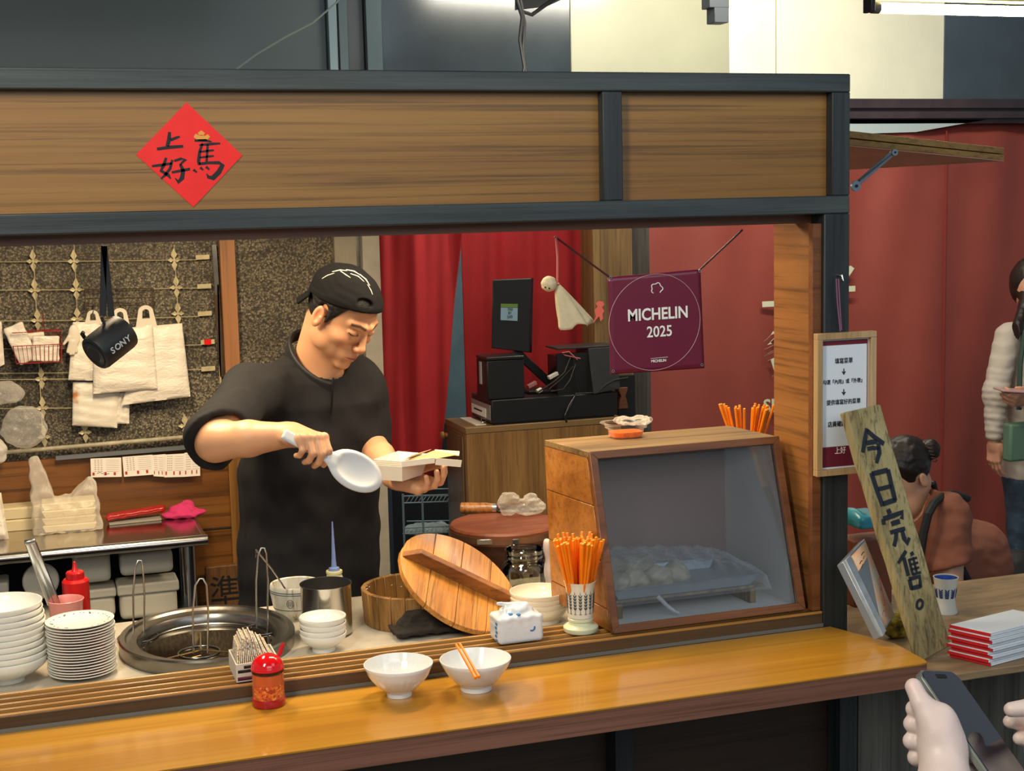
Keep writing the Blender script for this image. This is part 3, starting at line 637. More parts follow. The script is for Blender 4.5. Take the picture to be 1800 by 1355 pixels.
# pink cup with tongs, red squeeze bottle
zc_ = 1.105; pc_ = aZ(115, 1053, zc_); pcb = V((pc_[0], pc_[1], ZW)); rc = float((aY(148, 1050, pc_[1])-pc_)[0])
MBc = MB().lathe([(0, 0), (rc*.72, 0), (rc*.75, .004), (rc*.93, zc_-ZW-.006), (rc, zc_-ZW), (rc*.97, zc_-ZW+.001), (rc*.90, zc_-ZW-.006), (rc*.70, .006), (0, .006)], pcb, 40)
tag(MBc.build('pink_cup', plain('pink_plastic', '#e0938a', .3, sss=.0), None), 'pink plastic cup holding steel tongs behind the plates', 'cup')
tg = thing('tongs', 'long steel tongs standing in the pink cup', 'tongs', tuple(pcb))
A = aY(54, 955, pc_[1]-.02); 
for k, (dx, nm) in enumerate(((-.006, 'arm'), (.006, 'arm'))):
    Bp = aY(95+dx*900, 1062, pc_[1]-.005+k*.004); b = MB(); d_ = unit(Bp-A); s_ = unit(np.cross(d_, V((0, -1, 0))))
    n_ = V((0, -1, 0))
    pts = []
    prof = [(-.008, 0), (-.006, .003), (0, .0045), (.006, .003), (.008, 0), (.006, .002), (0, .0032), (-.006, .002)]
    for P_ in (A+V((dx*.7, 0, 0)), Bp): pts.append([P_+s_*u+n_*w for u, w in prof])
    b.add(pts[0]+pts[1], [(j, (j+1) % 8, 8+(j+1) % 8, 8+j) for j in range(8)]+[tuple(range(8))[::-1], tuple(range(8, 16))]); b.build(nm, plain('tong_steel', (.50, .56, .62), .2, 1), tg)
u_ = unit(V((1, 0, .12))); MB().obox(A+V((-.001, 0, .004)), (1, 0, .15), (0, 1, 0), (-.15, 0, 1), .012, .009, .0055).build('spring_end', M['steel'], tg, bevel=.003)
zsh = ZW+.135; rb_ = aZ(133, 1030, 1.115); rbb = V((rb_[0], rb_[1], ZW)); rr = float((aY(157, 1040, rb_[1])-aY(133, 1040, rb_[1]))[0]); zb2 = fz(133, 1018, rb_[1])-ZW; zc2 = fz(133, 1006, rb_[1])-ZW; zt2 = fz(130, 986, rb_[1])-ZW
sq = thing('sauce_bottle', 'red plastic squeeze bottle with a pointed tip behind the plates', 'bottle', rbb)
MB().lathe([(0, 0), (rr*.95, 0), (rr, .004), (rr, zb2-.004), (rr*.85, zb2+.002), (0, zb2+.002)], rbb, 32).build('body', plain('bottle_red', '#c41414', .35), sq)
MB().lathe([(0, zb2+.0021), (rr*.68, zb2+.0021), (rr*.68, zc2), (rr*.6, zc2+.003), (rr*.28, zc2+.004), (rr*.2, zc2+.008), (rr*.10, zt2-.002), (0, zt2)], rbb, 28).build('cap', plain('cap_red', '#b81318', .3), sq)
# rice bucket, staves and hoopless rim
bz = .082; bk = aZ(733, 1030, ZW+bz); bkb = V((bk[0]-.004, bk[1]+.012, ZW)); BR = .126
bu = thing('rice_bucket', 'round wooden rice tub with rice grains stuck inside', 'tub', bkb)
mw = wood('tub_wood', '#5c3d18', '#9a7038', '#b88e50', 2, 14, 6, .55, 0, .3, .5)
ns = 22
for k in range(ns):
    a0, a1 = k*2*math.pi/ns+.004, (k+1)*2*math.pi/ns-.004; b = MB(); cor = []
    for z in (0, bz):
        R1 = BR*(.955 if z == 0 else 1.0); r1 = R1-.012
        cor += [bkb+V((r1*math.cos(a0), r1*math.sin(a0), z)), bkb+V((R1*math.cos(a0), R1*math.sin(a0), z)), bkb+V((R1*math.cos(a1), R1*math.sin(a1), z)), bkb+V((r1*math.cos(a1), r1*math.sin(a1), z))]
    b.hexa(cor).build('stave', mw, bu, bevel=.0015, bseg=1)
MB().lathe([(0, 0.006), (BR*.86, .006), (BR*.86, .012), (0, .012)], bkb, 40).build('bottom', mw, bu)
b = MB()
for k in range(170):
    if k < 90: r = BR*.82*math.sqrt(rng.random()); a = rng.random()*6.28; p = bkb+V((r*math.cos(a), r*math.sin(a), .0135))
    else: a = rng.random()*6.28; z = .02+rng.random()*.07; r = BR*(.955+.045*z/bz)-.0125; p = bkb+V((r*math.cos(a)*.985, r*math.sin(a)*.985, z))
    d = unit(rng.normal(size=3)); b.tube([p-d*.002, p, p+d*.002], [.0006, .0012, .0006], 5)
o = b.build('rice_grains', plain('rice', '#efe6d0', .4), bu); o['kind'] = 'stuff'
# lid leaning on the tub
Cn = aY(808, 1021, 3.165); nn = unit(V((.3709, -.4937, .7865))); LR = .155
ld = thing('tub_lid', 'round wooden lid with a bar handle leaning on the rice tub', 'lid', tuple(Cn-nn*.014))
hd = unit(aY(909, 1041, 3.08)-aY(716, 987, 3.14)); hd = unit(hd-nn*(hd@nn)); hs = np.cross(nn, hd)
cuts = [-LR, -.075, .0, .078, LR]
mw2 = []
for k, ax_ in enumerate((0, 0, 0, 0)):
    pass
mlid = wood('lid_wood', '#8a5218', '#c08034', '#d69a4e', 0, 16, 9, .42, .1, .25, .55)
for n_ in list(mlid.node_tree.nodes):      # turn the texture space so the grain runs across the bar handle
    if n_.type == 'MAPPING':
        Rm = Matrix((tuple(hd), tuple(hs), tuple(nn))); vr = mlid.node_tree.nodes.new('ShaderNodeMapping'); vr.inputs['Rotation'].default_value = Rm.to_euler()
        l_ = n_.inputs[0].links[0]; src_ = l_.from_socket; mlid.node_tree.links.new(src_, vr.inputs[0]); mlid.node_tree.links.new(vr.outputs[0], n_.inputs[0]); sc_ = n_.inputs['Scale'].default_value; sc_[0], sc_[1] = 1, sc_[0]
# grain runs across the handle
for k in range(4):
    y0, y1 = cuts[k]+.0006, cuts[k+1]-.0006; poly = []
    for y in np.linspace(y0, y1, 9): poly.append((math.sqrt(max(0, LR*LR-y*y)), y))
    for y in np.linspace(y1, y0, 9): poly.append((-math.sqrt(max(0, LR*LR-y*y)), y))
    o = MB().prism([(p[1], p[0]) for p in poly], Cn-nn*.014, hd, hs, nn*.014).build('board', mlid, ld, bevel=.001, bseg=1)
    # turn texture space so the grain follows the board
hl = LR*.97; hb, ht = .0105, .030
b = MB(); P = lambda u, v, w: Cn+hd*u+hs*v+nn*w
b.hexa([P(-hl, -.010, .0002), P(hl*.97, -.010, .0002), P(hl*.97, .010, .0002), P(-hl, .010, .0002), P(-hl*.78, -.009, ht), P(hl*.8, -.009, ht), P(hl*.8, .009, ht), P(-hl*.78, .009, ht)])
b.build('handle', wood('handle_wood', '#5c3414', '#8a5424', '#a86c34', 0, 14, 8, .5, 0, .2, .4), ld, bevel=.0015)
# dark towel
c0 = aZ(752, 1112, ZW)
def tw(P):
    d = rbox(P, c0+V((0, .0, .006)), (.085, .045, .006), .005); d = smin(d, ell(P, c0+V((-.016, .012, .018)), (.050, .028, .034)), .015); d = smin(d, ell(P, c0+V((.055, .0, .008)), (.05, .03, .014)), .02)
    return (d+.0035*wob(P, 95, 2)+.0012*wob(P, 330, 4))*.7
dt = join_sdf('kitchen_towel', [(tw, c0-V((.12, .07, .01)), c0+V((.14, .075, .055)), .0028)], plain('towel_dark', '#2c2622', .95, bmp=.6, bscale=400), None); tag(dt, 'crumpled dark brown towel in front of the rice tub', 'towel')
dt.location.z = max(dt.location.z, ZW)
# tissue pack on the ledge
tc = aZ(916, 1131, ZL); f0 = aZ(878, 1137, ZL); f1 = aZ(957, 1127, ZL); ex = unit(f1-f0); ey = unit(np.cross(V((0, 0, 1)), ex)); wd = float(np.linalg.norm(f1-f0))/2
Rt = np.stack([ex, ey, V((0, 0, 1))]); hh = .030
tcen = (f0+f1)/2+ey*.034+V((0, 0, hh+.001))
def tis(P):
    d = rbox(P, tcen, (wd, .034, hh), .009, Rt)
    d = smin(d, ell(P, tcen+V((0, 0, hh+.004)), (wd*.72, .022, .014), Rt), .012)
    d = smin(d, cap(P, tcen+ex*.02+V((0, 0, hh+.014)), tcen-ex*.040+V((0, 0, hh+.022)), .006, .004), .008)
    return (d+.0014*wob(P, 160, 1)*np.clip((P[..., 2]-tcen[2]+.0)*40, 0, 1))*.8
tpk = thing('tissue_pack', 'small plastic-wrapped white tissue pack standing on the slatted ledge', 'tissue pack', tuple(tcen-V((0, 0, hh+.001))))
mt, nt, bs = newmat('tissue_wrap'); bs.inputs['Base Color'].default_value = rgb('#dfe3e6'); bs.inputs['Roughness'].default_value = .2; bs.inputs['Coat Weight'].default_value = .4; bump(nt, bs, noise(nt, coords(nt), 70, 4), .35, .003)
join_sdf('wrapped_tissues', [(tis, tcen-.075, tcen+.075, .0018)], mt, tpk)
mblue = plain('blue_print', '#2f78b8', .4)
for (u, z, s) in ((.45, -.010, 1),):
    b = MB().tube([tcen-ey*.0348+ex*wd*u+V((.006*math.cos(t)*1, 0, .006*math.sin(t)+z+.012)) for t in np.linspace(-2.2, .4, 8)], .0016, 6); b.build('print_mark', mblue, tpk)
for k in range(5):
    MB().obox(tcen-ex*(wd+.0004)+ey*(-.018+.004*(k % 2))+V((0, 0, -.022+k*.009)), ex, ey, V((0, .1, 1)), .0006, .005, .0028).build('print_mark', mblue, tpk)
for (u, v, r_) in ((-.4, -.022, .4), (.35, -.012, .2), (.1, .016, .1), (-.1, -.03, .6)):
    MB().obox(tcen+ex*wd*u+ey*v+V((0, 0, hh+.0045-r_*.003)), ex+ey*r_, ey-ex*r_+V((0, 0, .3)), V((0, -.3, 1)), .0042, .0030, .0012).build('print_mark', mblue, tpk)
# cream bowl stack near the case
s4 = aZ(948, 1090, ZW)+V((0, .0, 0)); s4[0] = fx(948, 1090, s4[1]); r4 = float((aY(1000, 1050, s4[1])-aY(903, 1050, s4[1]))[0]/2); z4 = fz(948, 1038, s4[1])-ZW
for i in range(4):
    hb4 = .036; step = (z4-hb4)/3
    bowl('cream_bowl', ['bottom cream bowl of the stack of four beside the chopstick holder', 'second cream bowl from the bottom of the stack of four', 'third cream bowl from the bottom of the stack of four', 'top cream bowl of the stack of four behind the tissue pack'][i], 'bowl', s4+V((0, 0, .0005+i*step)), r4, hb4, M['cream'], .75, 'cream bowls stacked behind the tissue pack', flare=.0)
# chopstick holder
def holder(c, label, full=True, n=58, lab2='', grp='', ink='#4a5054', cols=('#e4decb', '#d8dcb8'), H=.085, tilt=1.0, L=.185):
    h = thing('chopstick_holder', label, 'holder', tuple(c))
    MB().lathe([(0, 0), (.036, 0), (.038, .003), (.038, .010), (.034, .014), (.026, .017), (.025, .022), (.028, .025), (.028, .029), (.025, .032)], c, 44).build('foot', plain('holder_foot', cols[1], .25, coat=.3), h)
    MB().lathe([(.0275, .0321), (.0280, .04), (.0295, .07), (.031, .095), (.0335, H+.022), (.0350, H+.026), (.0325, H+.026), (.0300, .095), (.027, .04), (0, .036)], c, 44).build('cup', plain('holder_cup', cols[0], .25, coat=.3), h)
    fd = unit((CO-c)*V((1, 1, 0))); a0 = math.atan2(fd[1], fd[0]); mi = plain('wheat_print', ink, .5)
    for k in range(-4, 5):
        a = a0+k*.40; b = MB()
        def Q(da, z, e=.0004):
            rr_ = (.0280+(.0015)*(z-.04)/.03 if z < .07 else .0295+(z-.07)*.06)+e; return c+V((rr_*math.cos(a+da), rr_*math.sin(a+da), z))
        b.bar(Q(0, .042), Q(0, .083), .0008, .0006)
        for j in range(5):
            z = .052+j*.0068
            for s in (-1, 1):
                b.add([Q(0, z), Q(s*.10, z+.002), Q(s*.14, z+.0075), Q(s*.04, z+.0055)], [(0, 1, 2, 3) if s > 0 else (3, 2, 1, 0)])
        b.add([Q(-.03, .086), Q(.03, .086), Q(0, .094)], [(0, 1, 2)]); b.add([Q(-.11, .0425), Q(.11, .0425), Q(.11, .0435), Q(-.11, .0435)], [(0, 1, 2, 3)])
        b.build('wheat_print', mi, h, smooth=0, solid=.0003)
    src = None
    for i in range(n):
        a = rng.random()*6.28; r0 = .017*math.sqrt(rng.random()); rt = .019+ (.017+.024*rng.random())*tilt if i % 3 else .02*math.sqrt(rng.random())+.012
        if i % 3 == 0: a = rng.random()*6.28
        p0 = c+V((r0*math.cos(a), r0*math.sin(a), .040)); zt_ = L+rng.random()*.012*1; p1 = c+V((rt*math.cos(a+.15), rt*math.sin(a+.15), zt_+.01))
        # clear the mouth
        o = MB().tube([p0, p0+(p1-p0)*.97, p1], [.0025, .0036, .0034], 6).build('chopstick', M['orange']); tag(o, lab2, 'chopstick', grp)
        tip = MB().tube([p1, p1+unit(p1-p0)*.0012], [.0035, .0026], 6); o2 = tip.build('tip', plain('tip_yellow', '#f0b040', .4) if src is None else src, o, origin=None); src = o2.data.materials[0]
        del o2['_o']
    return h
hc = aZ(1021, 1108, ZL+.0005)
holder(hc, 'cream chopstick holder with grey wheat ears on the slatted ledge', lab2='orange chopstick standing in the cream holder on the ledge', grp='chopsticks in the holder on the ledge')
h2 = aY(1313, 800, 3.22); h2[2] = 1.415-.0; zb3 = fz(1313, 735, 3.3)
# a shelf board behind the case carries the second holder
hb = V((fx(1313, 740, 3.27), 3.27, fz(1313, 722, 3.27)-.19))
bx_ = MB().box((hb[0]-.09, 3.20, 1.0), (hb[0]+.075, 3.34, hb[2]-.0005)).build('crate', M['darkply'], None, bevel=.004)
tag(bx_, 'dark wooden crate behind the display case carrying the rear chopstick holder', 'crate')
holder(hb, 'chopstick holder mostly hidden behind the display case', n=26, lab2='orange chopstick standing in the holder behind the display case', grp='chopsticks behind the display case', tilt=1.3)
# ================================================================= display case
ZT = 1.415
BL, BRt = aZ(1073, 1112, ZL+.001), aZ(1418, 1073, ZL+.001)
TL, TR = aZ(1032, 793, ZT), aZ(1371, 768, ZT)
KL, KR_ = aZ(954, 772, ZT), aZ(1284, 749, ZT)
yf = (BL[1]+BRt[1])/2; yt = (TL[1]+TR[1])/2; yk = (KL[1]+KR_[1])/2
BL, BRt = V((BL[0], yf, ZL+.001)), V((BRt[0], yf, ZL+.001)); TL, TR = V((TL[0], yt, ZT)), V((TR[0], yt, ZT))
KL, KR_ = V((KL[0], yk, ZT)), V((KR_[0], yk, ZT)); DL, DR = V((KL[0]+.01, yk, ZL+.001)), V((KR_[0]+.005, yk, ZL+.001))
dc = thing('display_case', 'wooden countertop display case with a sloping glass front', 'display case', ((BL[0]+BRt[0])/2, (yf+yk)/2, ZL+.001))
th = .014
def lerp(a, b, t): return a+(b-a)*t
# side made of boards
def side(Af, Ab, Tf, Tb, dx, name):
    cuts = [0, .13, .40, .72, 1.0]
    for k in range(4):
        t0, t1 = cuts[k]+.002, cuts[k+1]-.002
        c = [lerp(Af, Tf, t0), lerp(Af, Tf, t0)+dx, lerp(Ab, Tb, t0)+dx, lerp(Ab, Tb, t0), lerp(Af, Tf, t1), lerp(Af, Tf, t1)+dx, lerp(Ab, Tb, t1)+dx, lerp(Ab, Tb, t1)]
        MB().hexa(c).build('side_board', M['casewood'], dc, bevel=.0012, bseg=1)
dz = V((0, 0, -th)); e = V((0, .012, 0))
side(BL+e, DL, TL+e+dz, KL+dz, V((th, 0, 0)), 'l'); side(BRt+e-V((th, 0, 0)), DR-V((th, 0, 0)), TR+e+dz-V((th, 0, 0)), KR_+dz-V((th, 0, 0)), V((th, 0, 0)), 'r')
topm = wood('case_top', '#5c4526', '#7e6238', '#96784a', 0, 11, 10, .5, 0, .2, .45)
for k in range(2):
    t0, t1 = k/2+.002, (k+1)/2-.002
    c = [lerp(TL, KL, t0)+dz, lerp(TR, KR_, t0)+dz, lerp(TR, KR_, t1)+dz, lerp(TL, KL, t1)+dz]; MB().hexa(c+[p-dz for p in c]).build('top_board', topm, dc, bevel=.0012, bseg=1)
mw_ = plain('case_inner_white', '#f0f2f0', .5)
z3 = V((0, 0, .008)); i1 = V((th+.0005, 0, 0))
MB().hexa([BL+e+i1, BRt+e-i1, DR-i1, DL+i1, BL+e+i1+z3, BRt+e-i1+z3, DR-i1+z3, DL+i1+z3]).build('floor_board', mw_, dc)
bk_ = V((0, -.006, 0)); mb2 = plain('case_back', '#a08f87', .6)
MB().hexa([DL+i1+bk_+z3, DR-i1+bk_+z3, DR-i1+z3, DL+i1+z3, KL+i1+bk_+dz*1.05, KR_-i1+bk_+dz*1.05, KR_-i1+dz*1.05, KL+i1+dz*1.05]).build('back_board', mb2, dc)
w_ = V((.0012, 0, 0)); 
c = [BRt+e-i1-w_+z3, BRt+e-i1+z3, DR-i1+z3, DR-i1-w_+z3, TR+e-i1-w_+dz, TR+e-i1+dz, KR_-i1+dz, KR_-i1-w_+dz]; MB().hexa(c).build('lining', mw_, dc)
c = [BL+e+i1+z3, BL+e+i1+w_+z3, DL+i1+w_+z3, DL+i1+z3, TL+e+i1+dz, TL+e+i1+w_+dz, KL+i1+w_+dz, KL+i1+dz]; MB().hexa(c).build('lining', mw_, dc)
# front frame: four mitred pieces in the slope plane
ux = unit(TR-TL+BRt-BL); nrm = unit(np.cross(BRt-BL, TL-BL)); nrm = nrm if nrm[1] < 0 else -nrm; fo = nrm*.006
fw = .017
def inset(P0, P1, P2):  # corner P1 inset by fw along both edges
    a = unit(P0-P1); b_ = unit(P2-P1); s_ = np.linalg.norm(np.cross(a, b_)); return P1+(a+b_)*fw/s_
cs = [BL, BRt, TR, TL]; ins = [inset(cs[k-1], cs[k], cs[(k+1) % 4]) for k in range(4)]
for k in range(4):
    a, b_, c, d = cs[k], cs[(k+1) % 4], ins[(k+1) % 4], ins[k]
    g = V((0, 0, .0012)) if k == 0 else 0
    p = [a, b_, c, d]; MB().hexa([q-nrm*.010 for q in p]+[q+fo for q in p]).build('frame_piece', M['caseframe'], dc, bevel=.001, bseg=1)
MB().hexa([q-nrm*.004 for q in ins]+[q-nrm*.001 for q in ins]).build('glass_pane', glass('case_glass', (.98, .98, .98), .01), dc)
b = MB()
# tray on a small trestle inside
def inside(u, v, z):  # u along x 0..1, v depth 0 front .. 1 back at height z
    t = z/(ZT-ZL); f = lerp(BL, TL, t); fr_ = lerp(BRt, TR, t); g = lerp(DL, KL, t); gr = lerp(DR, KR_, t)
    return lerp(lerp(f, fr_, u), lerp(g, gr, u), v)
zf = .009
rk = thing('trestle', 'low wooden trestle inside the display case under the food tray', 'stand', tuple(inside(.5, .5, zf)))
for u in (.10, .80):
    a = inside(u, .22, zf); b2 = inside(u, .86, zf); MB().hexa([a, a+V((.014, 0, 0)), b2+V((.014, 0, 0)), b2]+[q+V((0, 0, .032)) for q in (a, a+V((.014, 0, 0)), b2+V((.014, 0, 0)), b2)]).build('foot', M['oldwood'], rk, bevel=.001)
a, b2, c, d = inside(.06, .22, zf+.0325), inside(.88, .22, zf+.0325), inside(.88, .84, zf+.0325), inside(.06, .84, zf+.0325)
MB().hexa([a, b2, c, d]+[q+V((0, 0, .006)) for q in (a, b2, c, d)]).build('board', M['oldwood'], rk, bevel=.001)
zq = zf+.0395
a, b2, c, d = inside(.07, .18, zq), inside(.86, .18, zq), inside(.86, .84, zq), inside(.07, .84, zq); cen = (a+b2+c+d)/4
def scl(q, s, z): r = cen+(q-cen)*s; return V((r[0], r[1], ZL+.001+z))
ty = MB(); rims = [(.88, zq), (.97, zq+.024), (1.04, zq+.0255), (1.04, zq+.0275), (.955, zq+.026), (.86, zq+.003)]
vs = [scl(q, s, z) for s, z in rims for q in (a, b2, c, d)]
ty.add(vs, [(3, 2, 1, 0)]+[(r*4+k, r*4+(k+1) % 4, (r+1)*4+(k+1) % 4, (r+1)*4+k) for r in range(5) for k in range(4)]+[(20, 21, 22, 23)])
tag(ty.build('food_tray', plain('tray_metal', (.35, .42, .48), .3, .6), None, bevel=.002), 'steel food tray under cling film inside the display case', 'tray')
mfood = plain('pale_food', '#b9b49a', .5, var=.25, vscale=40)
for i, (u, v, sx_, sy_, sz_) in enumerate(((.16, .38, .035, .03, .026), (.27, .42, .036, .03, .026), (.38, .38, .036, .03, .030), (.49, .44, .034, .03, .028), (.22, .68, .04, .028, .035), (.37, .70, .04, .028, .034))):
    p = inside(u, v, zq+.012)+V((0, 0, sz_*.5))
    f = lambda P, p=p, s=(sx_, sy_, sz_), i=i: (ell(P, p, s)+.004*wob(P, 90, i))*.8
    o = join_sdf('food_piece', [(f, p-.06, p+.06, .0035)], mfood, None); tag(o, 'pale piece of food under the cling film, %s' % ['front left in the tray', 'second from the left at the front', 'third from the left at the front', 'rightmost at the front', 'left one at the back', 'right one at the back'][i], 'food', 'pale food pieces on the tray in the case')
def cl(u, v):
    p = inside(.055+.84*u, .12+.78*v, zq); x = u; edge = min(u, 1-u, v, 1-v)
    h = .004+.046*min(1, edge*7)*(1-.55*max(0, (u-.35))/.65)+.005*math.sin(u*37+v*9)*math.sin(v*17-u*11)+.004*math.sin(u*71+v*31)
    if edge == 0: h = .0
    return V((p[0], p[1], ZL+.001+zq+.026*min(1, edge*30)-.006*(edge == 0)+h*min(1, edge*10)))
cf = MB().grid(cl, 70, 30).build('cling_film', film('cling', (.88, .93, .97), .10, .1), None, smooth=180); tag(cf, 'crinkled cling film covering the food tray in the display case', 'film')
# bowl behind, film wrapped
bc = inside(.13, .72, zq+.02); 
tl_ = MB().tube([inside(.30, .16, zq+.004), inside(.34, .15, zq-.018), inside(.37, .14, zq-.03), inside(.39, .12, zq-.034)], [.005, .0045, .004, .003], 6); tag(tl_.build('film_tail', film('cling_tail', (.85, .92, .98), .45), None), 'twisted tail of cling film hanging off the tray', 'film')
# chilli container on the case
tcx = aZ(1100, 768, ZT+.0005)
tb = thing('takeaway_tub', 'clear plastic tub of orange chilli flakes on top of the display case', 'tub', tuple(tcx))
w0, w1, hd_ = .0375, .050, .035; dy0, dy1 = .028, .036
def ring(w, d_, z, n=28, e=4):
    out = []
    for k in range(n):
        t = 2*math.pi*k/n; c_, s_ = math.cos(t), math.sin(t); q = (abs(c_)**e+abs(s_)**e)**(-1/e); out.append(tcx+V((w*c_*q, d_*s_*q, z)))
    return out
def loft(rings, cap0=True, cap1=False):
    n = len(rings[0]); vs = [p for r in rings for p in r]; fs = [(r*n+k, r*n+(k+1) % n, (r+1)*n+(k+1) % n, (r+1)*n+k) for r in range(len(rings)-1) for k in range(n)]
    if cap0: fs.append(tuple(range(n))[::-1])
    if cap1: fs.append(tuple(range((len(rings)-1)*n, len(rings)*n)))
    return MB().add(vs, fs)
loft([ring(w0*.92, dy0*.92, .0), ring(w0, dy0, .003), ring(w0*1.06, dy0*1.06, .022), ring(w1*.92, dy1*.92, .0225), ring(w1*.95, dy1*.95, hd_), ring(w1*1.12, dy1*1.12, hd_+.001), ring(w1*1.14, dy1*1.14, hd_-.002)]).build('shell', film('tub_plastic', (.95, .80, .66), .02, .05, .3), tb)
loft([ring(w0*.88, dy0*.88, .0012), ring(w0*.96, dy0*.96, .004), ring(w0*.99, dy0*.99, .014)], True, True).build('chilli', plain('chilli_paste', '#f0640a', .25, var=.3, vscale=120, bmp=.6, bscale=200), tb)
def cr(P): 
    d = rbox(P, tcx+V((.018, 0, hd_+.004)), (.036, .028, .007), .005, None)+.006*wob(P, 110, 3); return d*.7
cm = join_sdf('crumpled_film', [(cr, tcx+V((-.03, -.04, hd_-.008)), tcx+V((.065, .04, hd_+.022)), .0018)], film('crumple', (.9, .84, .74), .04, .1), None); tag(cm, 'crumpled cling film lying on the rim of the chilli tub', 'film')
# ================================================================= calligraphy square on the fascia
pf = YF+.0255
cL, cT, cR, cB = aY(239, 272, pf), aY(328, 180, pf), aY(426, 273, pf), aY(340, 364, pf)
sq = thing('couplet_square', 'red paper diamond with black brushed characters stuck on the fascia', 'paper sign', tuple((cL+cT+cR+cB)/4))
o3 = V((0, -.0012, 0)); MB().add([cL, cB, cR, cT, cL+o3, cB+o3, cR+o3, cT+o3], [(3, 2, 1, 0), (4, 5, 6, 7), (0, 1, 5, 4), (1, 2, 6, 5), (2, 3, 7, 6), (3, 0, 4, 7)]).build('paper', plain('red_paper', '#e8201c', .55, var=.06, vscale=20), sq, smooth=0)
EX, EZ = V((1, 0, 0)), V((0, 0, 1)); ppm = pxm(cL)
def brush(pts, wds, mat=None):
    """one brush stroke in pixel coordinates on the paper plane"""
    P = [aY(x, y, pf-.0014) for x, y in pts]; b = MB(); L, R_ = [], []
    for i, p in enumerate(P):
        d = unit(P[min(i+1, len(P)-1)]-P[max(i-1, 0)]); n = V((-d[2], 0, d[0])); w = wds[i]/ppm/2; L.append(p+n*w); R_.append(p-n*w)
    n = len(P); vs = L+R_; vs = vs+[q+V((0, -.0003, 0)) for q in vs]
    fs = [(2*n+i, 2*n+i+1, 3*n+i+1, 3*n+i) for i in range(n-1)]+[(i+1, i, n+i, n+i+1) for i in range(n-1)]
    return vs, fs
def glyph(strokes, name='brushed_character', mat=None):
    b = MB()
    for pts, w in strokes: vs, fs = brush(pts, w); b.add(vs, fs)
    b.build(name, mat or M['ink'], sq, smooth=0)
glyph([([(298, 232), (297, 246), (294, 257)], [5, 7, 6]), ([(300, 246), (310, 242), (316, 240)], [5, 5, 3]), ([(276, 262), (296, 259), (322, 257)], [5, 6, 5])])
glyph([([(292, 277), (288, 290), (283, 300), (296, 308), (300, 314)], [4, 6, 6, 6, 2]), ([(303, 281), (299, 296), (290, 308), (283, 314)], [4, 5, 5, 2]), ([(267, 292), (284, 290), (302, 287)], [4, 5, 4]),
       ([(306, 283), (318, 279), (326, 280), (316, 290)], [4, 5, 6, 3]), ([(317, 289), (322, 300), (320, 313), (313, 320), (308, 313)], [5, 7, 8, 7, 2]), ([(302, 303), (318, 300), (334, 297)], [4, 5, 5])])
glyph([([(342, 247), (362, 247), (372, 249)], [4, 5, 2]), ([(356, 252), (351, 266), (349, 283), (350, 290)], [4, 5, 6, 5]), ([(365, 254), (364, 270), (363, 284)], [4, 4, 4]), ([(350, 255), (370, 253), (387, 252)], [3, 5, 3]),
       ([(351, 267), (366, 265), (376, 264)], [3, 4, 3]), ([(351, 277), (366, 275), (376, 274)], [3, 4, 3]), ([(350, 288), (368, 286), (385, 286), (391, 290), (385, 302), (374, 313), (366, 311), (363, 305)], [5, 5, 6, 8, 9, 9, 6, 1]),
       ([(340, 298), (346, 303)], [5, 3]), ([(352, 294), (357, 299)], [5, 3]), ([(362, 293), (368, 298)], [5, 3])])
glyph([([(342, 238), (350, 243), (362, 243), (367, 238)], [7, 9, 9, 6]), ([(349, 236), (354, 233), (359, 236)], [5, 8, 5])], 'gold_ingot_print', plain('gold_print', '#d89a3c', .5))
# ================================================================= wall of the kitchen side
YW = YB-.012
M['tin'] = plain('tin_lath', '#b8ad88', .5, .3, .2, 30); M['rust'] = plain('rusty_iron', '#4a3a2c', .7, .4, .4, 20)
lt = thing('wire_lattice', 'lattice of twisted pale metal strips nailed on the pebble wall', 'lattice', tuple(aY(200, 560, YW)))
ros = [(58, 459), (130, 459), (306, 457), (61, 510), (134, 509), (310, 505), (66, 563), (136, 560), (313, 551), (73, 666), (75, 717), (78, 768), (150, 760), (325, 748)]
for (x, y) in ros:
    c = aY(x, y, YW-.004); s = 1/pxm(c); b = MB()
    for (dx, dy, l, w) in ((0, 1, 21, 5.5), (0, -1, 19, 5), (1, 0, 11, 4), (-1, 0, 12, 4)):
        d = V((dx, 0, dy)); n = V((-dy, 0, dx)); P = [c, c+d*l*.45*s+n*w*s, c+d*l*s, c+d*l*.45*s-n*w*s]; P = [p+V((0, -.002*(i in (1,)), 0)) for i, p in enumerate(P)]
        b.add(P+[p+V((0, .002, 0)) for p in P], [(0, 1, 2, 3), (7, 6, 5, 4), (0, 4, 5, 1), (1, 5, 6, 2), (2, 6, 7, 3), (3, 7, 4, 0)])
    b.tube([c+V((0, -.004, 0)), c], 2.2*s, 8); b.build('rosette', M['tin'], lt, smooth=0)
b = MB()
for x0, x1, ya, yb2 in ((58, 75, 430, 768), (130, 136, 430, 562), (306, 314, 430, 560), (140, 150, 740, 765), (322, 326, 725, 765)):
    b.tube([aY(x0, ya, YW-.003), aY(x1, yb2, YW-.003)], .0016, 5)
for (y, x1, k) in ((459, 345, -.012), (509, 347, -.014), (563, 350, -.035), (666, 140, 0), (717, 140, 0), (612, 355, -.03), (655, 356, -.03)):
    b.tube([aY(-120, y+2, YW-.003), aY(150, y, YW-.003), aY(x1, y+k*200, YW-.003)], .0014, 5)
b.build('wire', M['tin'], lt)['kind'] = 'stuff'
